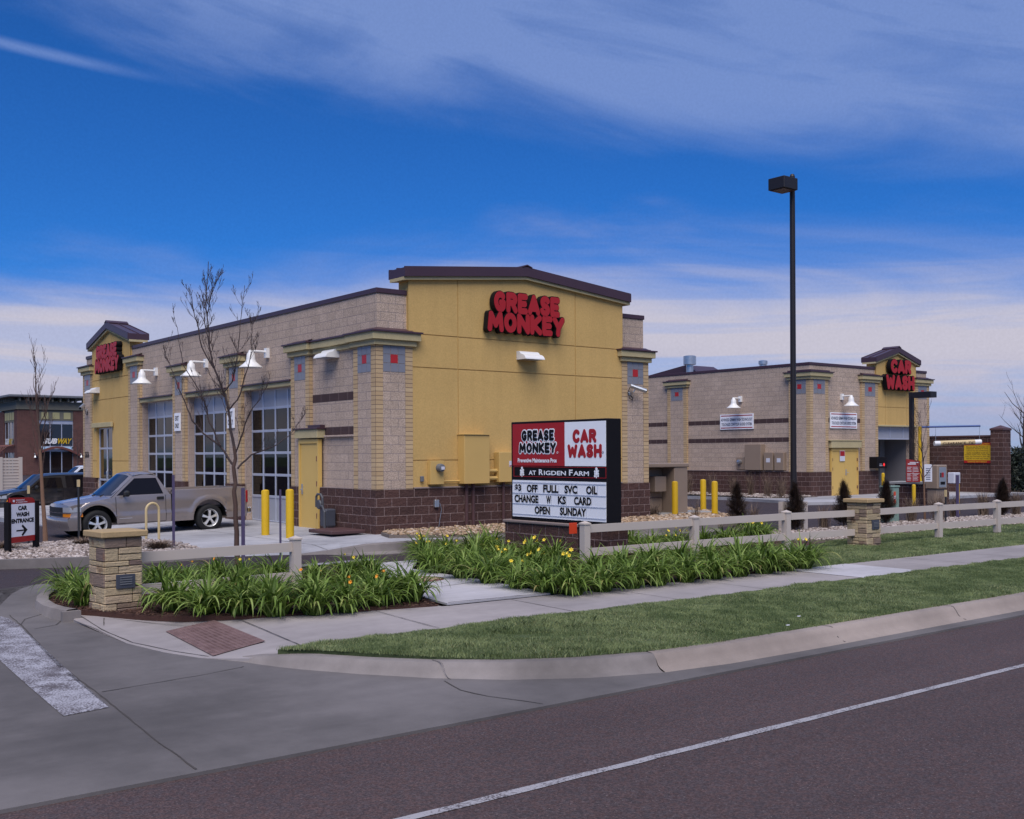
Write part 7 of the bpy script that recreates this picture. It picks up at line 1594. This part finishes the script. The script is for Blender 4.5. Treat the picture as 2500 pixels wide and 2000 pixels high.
grass('verge_grass', lawnA, 420000, zl1, 'cut green grass of the verge between street kerb and sidewalk'); grass('verge_grass', lawnB, 60000, zl1, 'cut green grass of the verge farther along the street')
grass('fence_grass', lawnC, 110000, zl2, 'cut green grass round the right stone pillar below the rail fence'); grass('fence_grass', lawnD, 50000, zl2, 'cut green grass along the right run of fence')
tuft = [(-5.4, -11.2), (-4.3, -10.9), (-3.6, -11.3), (-4.5, -11.7)]; grass('grass_tuft', tuft, 6000, zl1, 'longer dark grass patch in the verge near the corner', .085)
t1 = (1+5**.5)/2; IV = np.array([(-1, t1, 0), (1, t1, 0), (-1, -t1, 0), (1, -t1, 0), (0, -1, t1), (0, 1, t1), (0, -1, -t1), (0, 1, -t1), (t1, 0, -1), (t1, 0, 1), (-t1, 0, -1), (-t1, 0, 1)])/math.hypot(1, t1)
IF = np.array([(0, 11, 5), (0, 5, 1), (0, 1, 7), (0, 7, 10), (0, 10, 11), (1, 5, 9), (5, 11, 4), (11, 10, 2), (10, 7, 6), (7, 1, 8), (3, 9, 4), (3, 4, 2), (3, 2, 6), (3, 6, 8), (3, 8, 9), (4, 9, 5), (2, 4, 11), (6, 2, 10), (8, 6, 7), (9, 8, 1)])
def gravel(name, poly, n, zf, size, m, label, pile=.02):
    pts = scatter(poly, n); z = np.array([zf(x, y) for x, y in pts])+RNG.uniform(0, pile, n); s = size*RNG.uniform(.5, 1.35, (n, 1))*np.stack([RNG.uniform(.7, 1.3, n), RNG.uniform(.7, 1.2, n), RNG.uniform(.45, .8, n)], 1)
    a = RNG.uniform(0, 6.283, n); J = 1+RNG.uniform(-.16, .16, (n, 12, 1)); L = IV[None]*J*s[:, None, :]; c, sn = np.cos(a)[:, None], np.sin(a)[:, None]
    V = np.stack([L[..., 0]*c-L[..., 1]*sn, L[..., 0]*sn+L[..., 1]*c, L[..., 2]], 2)+np.stack([pts[:, 0], pts[:, 1], z], 1)[:, None, :]
    Fc = (IF[None]+12*np.arange(n)[:, None, None]).reshape(-1, 3); o = np_mesh(name, V.reshape(-1, 3), Fc, m, label, 'gravel'); o.data.polygons.foreach_set('use_smooth', [True]*len(o.data.polygons)); return o
gravel('island_gravel', [p for p in isl if p[0] > -10]+[(-9.9, 3.1), (-9.9, -.2)] if False else [(-9.9, -.22), (-9.0, -.45), (-8.08, -.70), (-6.72, -1.18), (-5.21, -1.24), (-4.48, -1.26), (-4.36, .4), (-4.55, 1.8), (-5.09, 2.9), (-5.96, 3.0), (-6.87, 2.5), (-7.43, 2.2), (-9.5, 3.0)], 11000, zisl, .036, M['pebble'], 'grey pink pebbles in the entrance island', .03)
gravel('strip_gravel', [(8.3, -5.35), (8.0, -4.35), (9.6, -3.0), (12.9, -3.25), (16, -2.95), (20.5, -3.15), (27, -3.45), (27, -6.1), (20, -5.95), (12, -5.65), (9, -5.95)], 15000, lambda x, y: -.25, .038, M['pebble'], 'pale pebbles behind the right rail fence', .03)
gravel('wall_gravel', [(-.25, -1.05), (.6, -1.85), (8.6, -2.08), (8.7, -.06), (.25, -.06), (0, -.3)], 5000, lambda x, y: .03+.04*(y+2)/2, .038, M['cobble'], 'tan and grey river rock along the yellow wall', .03)
gravel('bed_cobbles', [(8.7, -.5), (9.6, -1.8), (11.3, -1.6), (12.1, -.3), (14.7, 3.4), (15.0, 5), (13.6, 4.8), (13.5, 1.5), (10.8, 1.5), (9, 3.8)], 2200, lambda x, y: -.09, .065, M['cobble'], 'tan cobbles round the yellow bollards', .06)
gravel('car_wash_gravel', [(22.8, 24), (22.8, 9.1), (22.4, 6.95), (23.25, 6.3), (24.9, 6.4), (24.9, 24)], 6000, lambda x, y: .01, .045, M['pebble'], 'pale pebbles along the car wash wall', .03)
chips = [p for p in bedL]
def mulch_chips(name, poly, n, label):
    pts = scatter(poly, n); a = RNG.uniform(0, 6.283, n); L = RNG.uniform(.01, .035, n); w = RNG.uniform(.004, .009, n); z = np.array([zbed(x, y) for x, y in pts])+RNG.uniform(.002, .02, n); u = np.stack([np.cos(a)*L, np.sin(a)*L, RNG.uniform(-.008, .008, n)], 1); v = np.stack([-np.sin(a)*w, np.cos(a)*w, RNG.uniform(-.004, .004, n)], 1); c = np.stack([pts[:, 0], pts[:, 1], z], 1)
    np_mesh(name, np.stack([c-u-v, c+u-v, c+u+v, c-u+v], 1).reshape(-1, 3), np.arange(n*4).reshape(n, 4), M['chip'], label, 'mulch')
M['chip'] = hashed('mulch_chips', [(0, (.025, .012, .009)), (.6, (.075, .034, .024)), (1, (.15, .085, .06))], .9)[0]
mulch_chips('mulch_chips', bedL, 16000, 'red brown bark chips in the left planting bed'); mulch_chips('mulch_chips', [p for p in bedR if p[0] < 4]+[(3.2, -8.9)] if False else [(-2.2, -8.8), (-2.0, -6.86), (-1.96, -4.64), (-.8, -2.95), (2.9, -3.0), (2.9, -8.9)], 16000, 'red brown bark chips in the right planting bed')
def stones(spots):
    for k, (px, py, r0, l) in enumerate(spots):
        x, y = gp(px, py, .0 if py < 1330 else -.3); z = .05 if py < 1330 else -.29; rnd = random.Random(k); mb = MB(); V = [(x+p[0]*r0*rnd.uniform(.8, 1.2)*1.3, y+p[1]*r0*rnd.uniform(.8, 1.2), z+p[2]*r0*.7) for p in IV]; mb.mesh(V, [tuple(f) for f in IF], True)
        o = solo('loose_stone', mb, M['cobble'], l, 'stone', (x, y, z), sharp=0); o.modifiers.new('s', 'SUBSURF').levels = 1; o.modifiers['s'].render_levels = 1
stones([(941, 1303, .10, 'tan rounded boulder at the left end of the rock bed by the wall'), (1088, 1290, .05, 'white stone on the rock bed by the wall'), (1402, 1560, .02, 'tiny brown stone on the sidewalk edge')][:2])
for nm, (px, py), l in (('litter', (1952, 1508), 'white paper scrap lying in the verge grass'), ('litter', (1925, 1530), 'small pale leaf scrap in the verge grass')):
    x, y = gp(px, py, -.25); mb = MB(); mb.grid([[(x+i*.009, y+j*.008, -.235+.008*((i*j) % 2)) for j in range(4)] for i in range(-2, 4)], True); solo(nm, mb, M['paperwhite'], l, 'litter', (x, y, -.25))
# ------------------------------------------------------------------ tidy helper properties
for o in bpy.data.objects:
    if '_org' in o.keys(): del o['_org']
